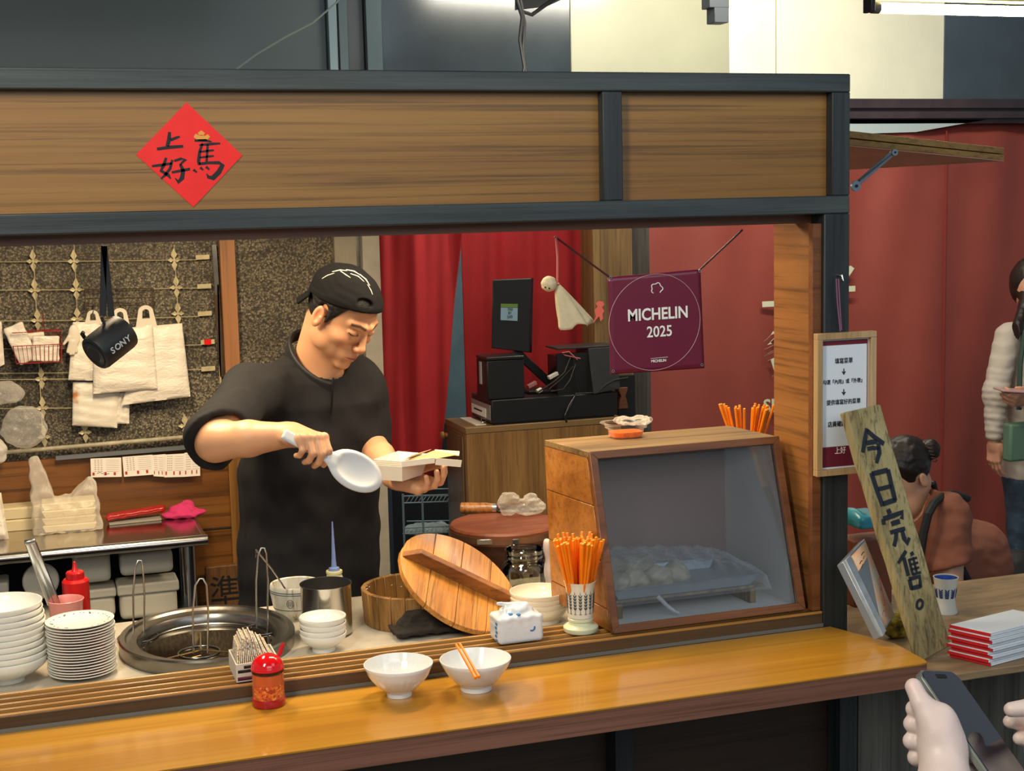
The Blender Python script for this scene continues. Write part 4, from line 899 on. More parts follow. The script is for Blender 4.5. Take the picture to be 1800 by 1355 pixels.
for (x, y, red) in ((356, 452, 0), (359, 503, 0), (360, 551, 0), (365, 601, 1), (366, 648, 0)):
    c = aY(x, y, YW-.004); s = 1/pxm(c); o = MB().obox(c, (1, 0, .02), (0, 1, 0), (0, 0, 1), 12*s, .0015, 4*s); o.build('tab', M['tin'], lt)
    if red: MB().obox(c+V((0, -.002, 0)), (1, 0, .02), (0, 1, 0), (0, 0, 1), 6*s, .0015, 4.6*s).build('red_tape', M['red'], lt)
for i, (pa, pb, m, w) in enumerate((((376, 430), (382, 518), M['steel_dark'], 8), ((381, 518), (392, 662), M['rust'], 10), ((383, 500), (388, 690), M['tin'], 3))):
    b = MB().bar(aY(*pa, YW-.004), aY(*pb, YW-.004), w/pxm(aY(*pa, YW)), .006, (0, 1, 0)); o = b.build(['perforated_strip', 'rusty_strip', 'edge_strip'][i], m, lt)
pi = MB().tube([aY(-60, 801, YW-.02), aY(346, 766, YW-.02)], .006, 8); tag(pi.build('conduit_pipe', plain('pipe_paint', '#a8a088', .6, 0, .3, 20), None), 'thin pale conduit pipe along the foot of the pebble wall', 'pipe')
A, B_ = aY(98, 805, YB-.04), aY(352, 784, YB-.04)
rail = MB().bar(A, B_, .012, .012, (0, 0, 1)); ra = rail.build('slip_rail', plain('rail_alu', '#8d9294', .35, .7), None); tag(ra, 'silver slip rail on the wood panelling holding order slips', 'rail')
tagslips = [((159, 806), (213, 804), (214, 838), (160, 839), -1), ((215, 803), (268, 799), (271, 834), (218, 838), -.6), ((290, 799), (324, 797), (324, 838), (289, 839), -1.3), ((268, 800), (291, 798), (290, 838), (270, 837), 1), ((324, 796), (351, 792), (352, 836), (324, 838), -1)]
slabs = ['leftmost order slip, scribbled in pen, clipped under the silver rail', 'second order slip from the left under the silver rail', 'order slip in front, third from the left under the silver rail', 'order slip tucked behind its neighbours in the middle of the silver rail', 'rightmost order slip under the silver rail, beside the cook']
for i, (a, b2, c, d, dy) in enumerate(tagslips):
    yy = YB-.048+dy*.0012; P = [aY(*q, yy) for q in (a, d, c, b2)]; o = thing('order_slip', slabs[i], 'paper slip', tuple(P[1]), 'order slips on the rail')
    MB().add(P+[p+V((0, .0005, 0)) for p in P], [(0, 1, 2, 3), (7, 6, 5, 4), (0, 4, 5, 1), (1, 5, 6, 2), (2, 6, 7, 3), (3, 7, 4, 0)]).build('paper', M['paper'], o, smooth=0)
    bl, tl, tr_, br_ = P[1], P[0], P[3], P[2]; F_ = lambda u, v: bl+(br_-bl)*u+(tl-bl)*v+V((0, -.0006, 0))
    b = MB(); r = MB()
    for v in np.linspace(.3, .9, 7):
        for u in ((.12, .18), (.22, .28), (.32, .38)): b.add([F_(u[0], v), F_(u[1], v), F_(u[1], v+.035), F_(u[0], v+.035)], [(0, 1, 2, 3)])
        b.add([F_(.5, v), F_(.93, v), F_(.93, v+.012), F_(.5, v+.012)], [(0, 1, 2, 3)])
    for u in (.05, .44, .74): r.add([F_(u, .10), F_(u+.07, .10), F_(u+.07, .26), F_(u, .26)], [(0, 1, 2, 3)])
    b.build('printed_rows', plain('slip_print', '#b59a90', .7), o, smooth=0); r.build('red_stamp', plain('stamp', '#b03024', .7), o, smooth=0)
    if i == 0: MB().tube([F_(.2, .2), F_(.3, .28), F_(.38, .18), F_(.5, .3), F_(.42, .12), F_(.6, .2)], .0006, 4).build('pen_scribble', M['ink'], o)
# hooks rack with carrier bags
rk = thing('hook_rack', 'wire hook rack on the pebble wall carrying the white bags', 'rack', tuple(aY(210, 520, YW-.03)))
b = MB()
for y in (508, 524, 537): b.tube([aY(148, y+1, YW-.03), aY(270, y-1, YW-.03)], .0016, 5)
for x in (150, 268): b.bar(aY(x, 506, YW-.03), aY(x, 540, YW-.03), .004, .003); b.tube([aY(x, 508, YW-.03), aY(x, 508, YW)], .0016, 5)
b.build('rails', M['rust'], rk)
for x in (163, 211, 256): MB().tube([aY(x, 537, YW-.03), aY(x, 548, YW-.045), aY(x, 552, YW-.06), aY(x+1, 546, YW-.066)], .0015, 5).build('hook', M['steel_dark'], rk)
mbag = newmat('bag_white'); m_, nt, bs = mbag; bs.inputs['Base Color'].default_value = rgb('#e8dfcf'); bs.inputs['Roughness'].default_value = .35; bs.inputs['Subsurface Weight'].default_value = 0
bump(nt, bs, noise(nt, coords(nt, (1, 1, 2.2)), 22, 4, .6, .6), .6, .010); mbag = m_
mdirt, nt, bs = newmat('bag_stained'); st = noise(nt, coords(nt, (1, 1, 1)), 16, 3, .5, .6)
nt.links.new(ramp(nt, st, [(.60, '#e4dccb'), (.66, '#c98a4a'), (.72, '#a8602a')]), bs.inputs['Base Color']); bs.inputs['Roughness'].default_value = .4; bump(nt, bs, noise(nt, coords(nt, (1, 1, 2)), 30, 4), .5, .006)
def flatbag(corners, Y, thick, mat, label, handle=None, nm='plastic_bag', seed=0, wr=.002):
    """a wad of flat carrier bags hanging from one corner loop"""
    tl, tr_, br_, bl = [aY(*q, Y) for q in corners]; o = thing(nm, label, 'bag', tuple((bl+br_)/2))
    nu, nv = 24, 24; vs = []
    for side in (0, 1):
        for j in range(nv+1):
            for i in range(nu+1):
                u, v = i/nu, j/nv; p = (bl*(1-u)+br_*u)*(1-v)+(tl*(1-u)+tr_*u)*v
                e = min(1, 6*min(u, 1-u)+.15)*min(1, 6*min(v, 1-v)+.15)
                w = wr*(math.sin(9*v*3+seed+4*u)+math.sin(u*13+seed*2-5*v))*.6
                vs.append(p+V((0, (-thick*e*.9 if side == 0 else 0)+w, 0)))
    N = (nu+1)*(nv+1); fs = []
    for s in (0, 1):
        for j in range(nv):
            for i in range(nu):
                q = [s*N+j*(nu+1)+i, s*N+j*(nu+1)+i+1, s*N+(j+1)*(nu+1)+i+1, s*N+(j+1)*(nu+1)+i]; fs.append(tuple(q if s == 0 else q[::-1]))
    rim = [i for i in range(nu+1)]+[(j+1)*(nu+1)-1 for j in range(1, nv+1)]+[nv*(nu+1)+i for i in range(nu-1, -1, -1)]+[j*(nu+1) for j in range(nv-1, 0, -1)]
    for a, b3 in zip(rim, rim[1:]+rim[:1]): fs.append((b3, a, a+N, b3+N))
    MB().add(vs, fs).build('sheets', mat, o, smooth=80)
    if handle:
        hx, hy, hw, hb_ = handle; c = aY(hx, hy, Y); s = 1/pxm(c); out = []; 
        for k in range(15): t = math.pi*k/14; out.append((hw*math.cos(t)*s, hw*.9*math.sin(t)*s))
        out = [(hw*1.5*s, -hb_*s)]+out+[(-hw*1.5*s, -hb_*s)]
        inner = [(x*.45, z*.45-.001) for x, z in out[1:-1]]
        P = [c+V((x, 0, z)) for x, z in out]; I = [c+V((x, 0, z)) for x, z in inner]; b = MB(); n1 = len(P)
        vs = P+I; fs = [(k+1, k+2, n1+k+1, n1+k) for k in range(len(I)-1)]; 
        lo = len(vs); vs += [c+V((hw*.5*s, 0, -hw*.9*s)), c+V((-hw*.5*s, 0, -hw*.9*s))]
        fs += [(0, 1, n1, lo), (n1-1, lo+1, n1+len(I)-1, n1-2), (0, lo, lo+1, n1-1)]
        b.add(vs, fs).build('handle_loop', plain('bag_handle', '#dcd2c0', .35), o, smooth=0, solid=thick*.6)
    return o
flatbag([(128, 671), (212, 671), (206, 752), (127, 748)], YW-.03, .010, mdirt, 'wad of white bags with brown stains hanging lowest under the others', None, seed=1)
flatbag([(200, 690), (228, 688), (227, 744), (204, 745)], YW-.026, .006, mbag, 'narrow pale bag edge showing behind the stained wad', None, seed=2)
flatbag([(128, 566), (180, 566), (168, 669), (120, 668)], YW-.045, .010, mbag, 'white carrier bag hanging at the left behind the front wad', (163, 554, 10, 16), seed=3)
flatbag([(262, 573), (320, 568), (335, 697), (213, 712)], YW-.050, .012, mbag, 'white carrier bag wad hanging rightmost on the hook rack', (256, 548, 13, 32), seed=4)
flatbag([(163, 586), (268, 570), (277, 684), (164, 692)], YW-.066, .014, mbag, 'large white carrier bag wad hanging in front of the others behind the speaker', (211, 552, 12, 34), seed=5)
# glove
gc = aY(127, 588, YW-.06); s_ = 1/pxm(gc)
def gl(P):
    d = ell(P, gc+V((3*s_, 0, -2*s_)), (10*s_, .006, 20*s_))
    for k, (a, l) in enumerate(((-.55, 30), (-.35, 34), (-.15, 34), (.05, 30))):
        d = smin(d, cap(P, gc+V((-3*s_+k*2*s_, 0, -12*s_)), gc+V((-4*s_+k*3*s_+math.sin(a)*l*.35*s_, 0, -l*s_)), 3.6*s_, 2.6*s_), .003)
    return smin(d, cap(P, gc+V((-6*s_, 0, -4*s_)), gc+V((-15*s_, 0, -16*s_)), 3.5*s_, 2.5*s_), .004)
go = join_sdf('plastic_glove', [(gl, gc-V((.05, .03, .075)), gc+V((.04, .03, .05)), .0022)], plain('glove_film', '#ddd2bf', .35), None); tag(go, 'white disposable glove dangling at the left of the carrier bags', 'glove')
# red wire basket with packets
bc = aY(68, 636, YW-.05); s_ = 1/pxm(bc); bw, bh, bd = 41*s_, 56*s_, .055
bk = thing('wire_basket', 'small red wire basket of white packets hanging on the pebble wall', 'basket', tuple(bc))
b = MB()
def BP(u, v, z): return bc+V((u*bw*(1 if z > .3 else .9), (v-.5)*bd, z*bh))
for z in (0, .55, .97): b.tube([BP(-1, 0, z), BP(1, 0, z), BP(1, 1, z), BP(-1, 1, z)], .0013, 5, closed=True)
b.build('hoop', plain('red_wire', '#8e1c1c', .4), bk); b = MB()
for u in np.linspace(-1, 1, 12): b.tube([BP(u, 0, .56), BP(u, 0, 0), BP(u, 1, 0), BP(u, 1, .97)], .0009, 5)
for v in (.33, .66): b.tube([BP(-1, v, .6), BP(-1, v, 0), BP(1, v, 0), BP(1, v, .97)], .0009, 5)
b.tube([BP(.3, 1, .97), BP(.3, 1, 1.4), BP(.28, .9, 1.5)], .0012, 5); b.build('wires', plain('red_wire', '#8e1c1c', .4), bk)['kind'] = 'stuff'
for i, (u, tl, w, h, v, lb) in enumerate(((-.42, -.35, .42, 1.25, .45, 'white packet leaning left out of the red wire basket'), (.32, .06, .55, .80, .3, 'folded white napkin packet at the right in the red wire basket'), (-.1, -.1, .5, .9, .75, 'white packet at the back of the red wire basket'))):
    c = BP(u, v, .02); d = V((math.sin(tl), 0, math.cos(tl))); n = V((d[2], 0, -d[0]))
    f = lambda P, c=c, d=d, n=n, w=w, h=h, i=i: rbox(P, c+d*h*bh/2, (w*bw, .007, h*bh/2), .005, np.stack([n, V((0, 1, 0)), d]))+.0015*wob(P, 90, i)
    o = join_sdf('packet', [(f, c-V((.07, .03, .01)), c+V((.07, .03, .13)), .0026)], mbag, None); tag(o, lb, 'packet', 'packets in the red wire basket')
# clear plastic bags at the far left
def blob_bag(c_px, Y, rx, rz, label, mat, seed, nm='plastic_bag', ry=.03, hole=True):
    c = aY(*c_px, Y); s = 1/pxm(c)
    def f(P):
        d = ell(P, c, (rx*s, ry, rz*s))+.006*wob(P, 38, seed)+.003*wob(P, 90, seed+1);         return d*.7
    o = join_sdf(nm, [(f, c-V((rx*s+.02, ry+.02, rz*s+.02)), c+V((rx*s+.02, ry+.02, rz*s+.02)), .003)], mat, None); return tag(o, label, 'bag')
blob_bag((42, 752), YW-.05, 38, 38, 'knotted clear plastic bag hanging low on the left of the wall', film('bag_clear', (.88, .84, .76), .14, .2), 2)
blob_bag((8, 690), YW-.05, 32, 22, 'bunched clear plastic bag at the left edge of the photo above the knotted one', film('bag_clear', (.88, .84, .76), .18, .15), 5)
blob_bag((-4, 795), YW-.06, 16, 22, 'small pale knotted bag at the left edge near the pipe', film('bag_pale', (.85, .8, .7), .5, .3), 7)
flatbag([(-30, 560), (3, 565), (8, 640), (-30, 660)], YW-.04, .008, mbag, 'edge of a pale bag at the extreme left of the pebble wall', None, seed=8)
# black bluetooth speaker on its strap
YS = YF+.13; s0 = aY(183, 432, YS); s1 = aY(191, 568, YS); sc_ = aY(193, 602, YS); ppm = pxm(sc_)
ax_ = unit(V((34, 0, 22))+V((0, 20, 0))); rs, hl_ = .036, .040
spk = thing('portable_speaker', 'small black cylindrical speaker hanging by its strap in the hatch', 'speaker', tuple(sc_))
MB().lathe([(0, -hl_), (rs*.78, -hl_), (rs*.80, -hl_-.001), (rs*.95, -hl_+.001), (rs, -hl_+.007), (rs, hl_-.008), (rs*.96, hl_), (rs*.8, hl_+.001), (0, hl_+.001)], sc_, 48, ax_).build('body', plain('speaker_black', '#15171a', .5, bmp=.2, bscale=500), spk)
MB().lathe([(0, -hl_-.0018), (rs*.45, -hl_-.0024), (rs*.5, -hl_-.0012), (rs*.76, -hl_-.0012)], sc_, 40, ax_).build('radiator', plain('radiator', '#232528', .3), spk)
sd = unit(np.cross(ax_, V((0, 1, 0)))); sd = sd if sd[2] < 0 else -sd
vd = unit(CO-sc_); vd = unit(vd-ax_*(vd@ax_)); tn = np.cross(vd, ax_)
if tn[2] < 0: tn = -tn
cs_ = sc_+ax_*.008
for k, ch in enumerate('SONY'):
    th_ = -.45; r_ = unit(vd*math.cos(th_)+tn*math.sin(th_)); t2 = unit(tn*math.cos(th_)-vd*math.sin(th_))
    text(ch, plain('logo_grey', '#b8bcc0', .4), spk, sc_+ax_*(-.022+k*.0135)+r_*(rs+.0005), ax_, t2, .0175, off=.02)
MB().tube([s1+V((-.012, 0, .012)), s1+V((-.004, -.004, -.014)), sc_+unit(tn)*.030-ax_*.010], .0035, 6).build('lanyard', M['black'], spk)
q = MB(); w_ = .0065
for (a, b2) in ((s0, aY(181, 555, YS)), (s0, aY(196, 556, YS))): q.bar(a, b2, .012, .002, (0, 1, 0))
q.build('strap', M['black'], spk, bevel=.0008)
e_ = sc_-ax_*hl_*.75+tn*rs*1.02; MB().tube([e_-vd*.008, e_+tn*.008-ax_*.003, e_+tn*.009+vd*.004], .004, 8).build('port_flap', M['black'], spk)
# ================================================================= steel table with its load
ZS = 1.05; tA = aZ(5, 973, ZS); tB = aZ(366, 943, ZS); YT = (tA[1]+tB[1])/2; tx = float(tB[0])
stb = thing('steel_table', 'stainless steel table with rolled front edge against the wood panelling', 'table', (0.1, 4.2, 0))
MB().box((-1.2, YT+.01, ZS-.02), (tx-.012, YB-.03, ZS)).build('table_top', plain('table_steel', (.5, .45, .40), .16, 1, .1, 5), stb, bevel=.002)
MB().tube([V((-1.2, YT+.012, ZS-.014)), V((tx, YT+.012, ZS-.014))], .0155, 16).build('rolled_edge', M['steel'], stb)
MB().tube([V((tx-.012, YT+.012, ZS-.012)), V((tx-.012, YB-.03, ZS-.012))], .013, 12).build('rolled_edge', M['steel'], stb)
MB().tube([V((tx-.045, YT+.05, 0)), V((tx-.045, YT+.05, ZS-.02))], .013, 12).build('leg', M['steel'], stb)
MB().tube([V((tx-.04, YB-.06, 0)), V((tx-.04, YB-.06, ZS-.02))], .013, 12).build('leg', M['steel'], stb)
ZH = fz(200, 1092, YT+.12)
MB().box((-1.2, YT+.04, ZH-.02), (tx-.03, YB-.03, ZH)).build('shelf', M['steel_dark'], stb)
MB().box((-1.2, YB-.045, .3), (tx+.0, YB-.031, ZS-.03)).build('shade_backing', plain('shade_black', '#0e0d0c', .8), stb)  # black board put in for the shade under the table
foam = plain('foam_white', '#cfc6b0', .6, bmp=.05)
def foambox(x0, y0, x1, y1, Y, label, lidded=False, d=.10, seed=0):
    a, b2 = aY(x0, y1, Y), aY(x1, y0, Y); w = float(b2[0]-a[0]); z0, z1 = float(a[2]), float(b2[2]); c = V(((a[0]+b2[0])/2, Y+d/2, (z0+z1)/2)); hz = (z1-z0)/2
    o = thing('foam_box', label, 'food container', (c[0], c[1], c[2]-hz), 'foam containers under the steel table')
    k = .72 if lidded else 1
    f = lambda P: rbox(P, c+V((0, 0, -hz*(1-k) if lidded else 0)), (w/2*.95, d/2, hz*k), .014)
    join_sdf('body', [(f, c-V((w/2+.01, d/2+.01, hz+.01)), c+V((w/2+.01, d/2+.01, hz+.01)), .005)], foam, o)
    if lidded:
        z = c[2]+hz*.42
        MB().box((c[0]-w/2*1.02, c[1]-d/2-.006, z-.004), (c[0]+w/2*1.02, c[1]+d/2, z+hz*.5)).build('lid', foam, o, bevel=.006, bseg=3)
    return o
foambox(132, 1030, 203, 1092, YT+.10, 'lidded white foam box at the bottom left under the steel table', True)
foambox(210, 1016, 313, 1092, YT+.10, 'lidded white foam box at the bottom right under the steel table', True)
foambox(129, 968, 195, 1029, YT+.11, 'white foam box on top of the left lidded one under the steel table')
foambox(210, 966, 306, 1015, YT+.11, 'white foam box on top of the right lidded one under the steel table')
foambox(-45, 1020, 14, 1092, YT+.10, 'lidded white foam box at the left edge under the steel table', True)
c = aY(70, 1020, YT+.12); rl = 31/pxm(c)
li = MB().lathe([(0, 0), (rl*.9, 0), (rl, .004), (rl, .016), (rl*.9, .02), (0, .02)], c, 40, unit(V((.25, -1, .12)))); tag(li.build('round_lid', foam, None), 'round white foam lid standing on edge under the steel table', 'lid')
c = aY(70, 1075, YT+.12); wd = 52/pxm(c)
bw_ = MB().lathe([(0, 0), (wd*.7, 0), (wd, .035), (wd*.98, .042), (wd*.5, .046), (0, .048)], V((c[0], c[1]+.03, ZH)), 40); tag(bw_.build('foam_tub', foam, None), 'round covered foam tub lying below the round lid under the table', 'tub')
# plank with the character
yp = YB-.07; a, b2 = aY(366, 1100, yp), aY(436, 990, yp)
pk = thing('notice_plank', 'small brown plank with a black painted character beside the steel table leg', 'sign', ((a[0]+b2[0])/2, yp, a[2]-.3))
MB().box((a[0], yp, a[2]-.3), (b2[0], yp+.02, b2[2])).build('plank', wood('plank_wood', '#4a3018', '#6b4826', '#826036', 2, 12, 10, .55, 0, .2, .4), pk, bevel=.003)
text('準', M['ink'], pk, aY(396, 1044, yp-.001), EX, EZ, 62/pxm(a), off=0, sx=.88)
# things on the steel table
bagc = aZ(116, 938, ZS); s_ = 1/pxm(bagc); bx0, bx1 = fx(57, 900, bagc[1]), fx(180, 900, bagc[1]); bcx = (bx0+bx1)/2; bhw = (bx1-bx0)/2; by = float(bagc[1])+.06
cb = thing('carrier_bag', 'translucent white carrier bag full of paper boxes standing on the steel table', 'bag', (bcx, by, ZS))
zbt = fz(70, 860, by)-ZS; zh1 = fz(65, 802, by)-ZS; zh2 = fz(160, 838, by)-ZS; zmid = fz(120, 872, by)-ZS
def bagf(P):
    Q = P-V((bcx, by, ZS)); u = Q[..., 0]/bhw
    top = np.where(u < -.35, zmid+(zh1-zmid)*np.clip((-.35-u)/.38, 0, 1)**.8, np.where(u > .15, zmid+(zh2-zmid)*np.clip((u-.15)/.5, 0, 1), zmid))
    yw = .055*np.clip(1-(Q[..., 2]-zmid*.7)/(zh1*.9), .18, 1); hwx = bhw*(1-.10*np.clip(Q[..., 2]/zmid, 0, 2)*(u > 0))
    q = np.stack([np.abs(Q[..., 0])-hwx, np.abs(Q[..., 1])-yw, Q[..., 2]-top], -1); d = np.linalg.norm(np.maximum(q+.012, 0), axis=-1)+np.minimum((q+.012).max(-1), 0)-.012
    d = np.maximum(d, -Q[..., 2]+.001)
    return (d+.003*wob(P, 60, 3)+.0025*wob(P*V((1, 1, .4)), 130, 1))*.6
join_sdf('bag_skin', [(bagf, V((bcx-bhw-.02, by-.08, ZS-.004)), V((bcx+bhw+.02, by+.08, ZS+zh1+.02)), .0032)], film('bag_translucent', (.92, .86, .74), .25, .3), cb)
bxm = plain('paper_box', '#e3d3a8', .65)
def pbox(c, w, d, h, label, group, nm='paper_box', rot=0):
    ax = V((math.cos(rot), math.sin(rot), 0)); ay = V((-math.sin(rot), math.cos(rot), 0)); c = V(c)
    P = lambda u, v, z, k: c+ax*u*w/2*k+ay*v*d/2*k+V((0, 0, z)); o = MB()
    o.hexa([P(-1, -1, 0, .9), P(1, -1, 0, .9), P(1, 1, 0, .9), P(-1, 1, 0, .9), P(-1, -1, h*.8, 1), P(1, -1, h*.8, 1), P(1, 1, h*.8, 1), P(-1, 1, h*.8, 1)])
    o.hexa([P(-1, -1, h*.8, 1.02), P(1, -1, h*.8, 1.02), P(1, 1, h*.8, 1.02), P(-1, 1, h*.8, 1.02), P(-1, -1, h, .97), P(1, -1, h, .97), P(1, 1, h, .97), P(-1, 1, h, .97)])
    return tag(o.build(nm, bxm, None, bevel=.001, bseg=1), label, 'box', group)
hh_ = (zmid-.014)/4
for i, l in enumerate(('bottom', 'second from the bottom', 'third from the bottom', 'top')):
    pbox((bcx+.004, by, ZS+.003+i*(hh_+.0006)), bhw*1.55, .085, hh_, 'cream paper meal box inside the carrier bag, %s of the pile' % l, 'paper boxes in the carrier bag')
for i, (x0, x1, y0, y1) in enumerate(((15, 72, 912, 934), (20, 78, 893, 911))):
    c = aZ((x0+x1)/2, 934, ZS); c = V((c[0], c[1]+.05, ZS+.0005+i*.036)); pbox(c, (x1-x0+30)/pxm(c), .08, .034, ['lower cream paper box left of the carrier bag', 'upper cream paper box left of the carrier bag'][i], 'paper boxes left of the carrier bag')
flatbag([(-30, 868), (2, 866), (16, 948), (-30, 952)], by-.06, .03, mbag, 'white bag standing at the left edge on the steel table', None, seed=3)
# red packs and pink cloth
rc_ = aZ(240, 920, ZS); s_ = 1/pxm(rc_)
rp = MB(); 
p0, p1 = rc_+V((-46*s_, .02, .010)), rc_+V((46*s_, .045, .018))
f = lambda P: smin(cap(P, p0+V((0, 0, .006)), p1+V((0, 0, .006)), .010, .012), cap(P, p0+V((.004, .03, .004)), p1+V((.004, .03, .002)), .010, .012), .006)+.0012*wob(P, 150, 2)
o = join_sdf('red_packet', [(f, rc_-V((.11, .01, .01)), rc_+V((.11, .12, .06)), .0028)], plain('red_gloss', '#9e1a14', .2, coat=.5), None); tag(o, 'glossy red packet lying on the steel table beside the pink cloth', 'packet'); o.location.z += .004
o = MB().obox(rc_+V((-.002, .035, .0035)), (1, .06, 0), (0, 1, 0), (0, 0, 1), 45*s_, .028, .003).build('notepad', plain('grey_pad', '#8f8a80', .6), None, bevel=.001); tag(o, 'thin grey pad under the glossy red packet', 'pad')
pc2 = aZ(325, 912, ZS)+V((0, .03, 0)); s_ = 1/pxm(pc2)
def pk_(P):
    d = ell(P, pc2+V((0, 0, .008)), (40*s_, .04, .012)); d = smin(d, ell(P, pc2+V((-.004, .0, .018)), (20*s_, .026, .022)), .012); d = smin(d, ell(P, pc2+V((.014, .02, .026)), (11*s_, .015, .02)), .01)
    return (d+.0035*wob(P, 100, 6)+.001*wob(P, 300, 1))*.7
o = join_sdf('pink_cloth', [(pk_, pc2-V((.09, .07, .006)), pc2+V((.09, .07, .06)), .0026)], plain('pink_cloth', '#c8326a', .9, bmp=.5, bscale=300), None); tag(o, 'crumpled bright pink cloth on the corner of the steel table', 'cloth'); o.location.z = max(o.location.z, ZS)
# ================================================================= middle distance: cabinet and till
ZCb = 1.20; YCf = float(aZ(820, 752, ZCb)[1]); XC0 = float(aZ(820, 752, ZCb)[0]); YCb = YCf+.25; XC1 = fx(1092, 760, YCf)
cbm = wood('cabinet_wood', '#6a4a24', '#8a6638', '#9c7844', 2, 16, 12, .45, 0, .15, .4)
cb2 = thing('till_cabinet', 'tall narrow brown wooden cabinet carrying the till', 'cabinet', ((XC0+XC1)/2, (YCf+YCb)/2, 0))
MB().box((XC0, YCf, 0), (XC1, YCb, ZCb-.022)).build('body', cbm, cb2, bevel=.002)
MB().box((XC0-.004, YCf-.004, ZCb-.0215), (XC1, YCb, ZCb)).build('top', plain('cab_top', '#7d6440', .45, var=.1), cb2, bevel=.002)
MB().box((XC0-.006, YCf+.035, .3), (XC0-.0005, YCb-.02, ZCb-.035)).build('side_door', wood('cabinet_side', '#5a4226', '#6e5432', '#7e6340', 2, 16, 12, .5, 0, .1, .3), cb2, bevel=.002)
kc = V((XC0-.006, YCb-.03, fz(763, 766, YCb-.03)))
MB().lathe([(0, 0), (.008, 0), (.008, .008), (.014, .014), (.013, .022), (.008, .026), (0, .026)], kc, 20, (-1, 0, 0)).build('knob', M['casewood'], cb2)
# cash drawer
ZD = 1.30; yA = YCf+.004; xa = fx(865, 740, yA); xb_ = fx(1086, 735, yA)
dr = thing('cash_drawer', 'black cash drawer with white paper tucked in its silver side on the cabinet', 'cash drawer', ((xa+xb_)/2, yA+.12, ZCb))
zt_ = fz(865, 704, yA)
MB().box((xa, yA, ZCb+.006), (xb_, yA+.235, zt_)).build('case', M['black'], dr, bevel=.003)
MB().box((xa+.01, yA+.01, ZCb+.0003), (xb_-.01, yA+.22, ZCb+.006)).build('feet', M['black'], dr)
MB().box((xa-.004, yA+.01, ZCb+.018), (xa-.0003, yA+.225, zt_-.018)).build('silver_front', plain('drawer_silver', '#8a8a86', .4, .3), dr, bevel=.001)
MB().box((xa-.007, yA+.05, ZCb+.022), (xa-.0043, yA+.215, zt_-.034)).build('label_sheet', plain('white_sheet', '#d8d6ce', .6), dr, bevel=.0008)
MB().box((xa-.009, yA+.09, zt_-.050), (xa-.0071, yA+.18, zt_-.045)).build('slot', M['black'], dr)
MB().box((xa-.05, yA+.03, ZCb+.0003), (xa-.012, yA+.22, ZCb+.003)).build('paper_edge', M['paper'], dr)
MB().tube([V((xa-.012, yA+.03, ZCb+.02)), V((xa-.03, yA+.028, ZCb+.026)), V((xa-.03, yA+.028, ZCb+.010)), V((xa-.014, yA+.028, ZCb+.012))], .0025, 6).build('key_ring', M['steel'], dr)
# printer
yP = yA+.01; pxa, pxb = fx(856, 660, yP), fx(922, 660, yP); pz0, pz1 = zt_+.0005, fz(880, 627, yP)
pt = thing('receipt_printer', 'black cube-shaped receipt printer on the left of the cash drawer', 'printer', ((pxa+pxb)/2, yP+.06, pz0))
MB().box((pxa, yP, pz0), (pxb, yP+.12, pz1-.012)).build('body', M['black'], pt, bevel=.004)
MB().box((pxa-.001, yP-.001, pz1-.0115), (pxb+.001, yP+.121, pz1)).build('lid', plain('printer_lid', '#1b1d1f', .3), pt, bevel=.003)
MB().box((pxa-.004, yP+.055, pz0+.05), (pxa-.0005, yP+.075, pz1-.02)).build('button_panel', plain('panel_grey', '#a8a8a4', .4), pt)
# screen on a slanted arm
yM = yA+.12; Q = [aY(*q, yM) for q in ((866, 492), (934, 489), (931, 620), (864, 612))]
mo = thing('till_screen', 'flat black till screen seen from behind on a slanted arm', 'screen', (float(Q[3][0]), yM, zt_))
dn = V((.010, .030, 0)); MB().hexa([Q[3], Q[2], Q[2]+dn, Q[3]+dn, Q[0], Q[1], Q[1]+dn, Q[0]+dn]).build('housing', plain('screen_back', '#17181a', .4), mo, bevel=.003)
MB().hexa([Q[2]+V((.001, 0, 0)), Q[2]+V((.009, .003, 0)), Q[2]+V((.012, .032, 0)), Q[2]+dn+V((.001, 0, 0)), Q[1]+V((.001, 0, 0)), Q[1]+V((.009, .003, 0)), Q[1]+V((.012, .032, 0)), Q[1]+dn+V((.001, 0, 0))]).build('bezel', M['blackgloss'], mo)
L4 = lambda u, v: (Q[3]*(1-u)+Q[2]*u)*(1-v)+(Q[0]*(1-u)+Q[1]*u)*v
def sticker(u0, u1, v0, v1, col, nm='sticker', e=.0008):
    q = [L4(u0, v0), L4(u1, v0), L4(u1, v1), L4(u0, v1)]; MB().hexa([p-V((0, e, 0)) for p in q[:1]+q[1:2]]+[q[1], q[0]]+[p-V((0, e, 0)) for p in (q[3], q[2])]+[q[2], q[3]]).build(nm, plain('sticker', col, .5), mo)
sticker(.22, .66, .42, .60, '#7d9fb4'); sticker(.22, .66, .605, .655, '#5f7d34')
for (t, v) in (('700', .575), ('81', .525), ('500', .47)): text(t, M['ink'], mo, L4(.46, v)-V((0, .0012, 0)), EX, EZ, .014, 'sticker_print')
MB().bar(aY(905, 616, yM+.02), aY(965, 672, yM+.03), .030, .012, (0, 1, 0)).build('arm', M['black'], mo, bevel=.003)
MB().box((fx(925, 690, yM), yM-.03, zt_+.0005), (fx(1000, 690, yM), yM+.08, zt_+.012)).build('foot', M['black'], mo, bevel=.003)
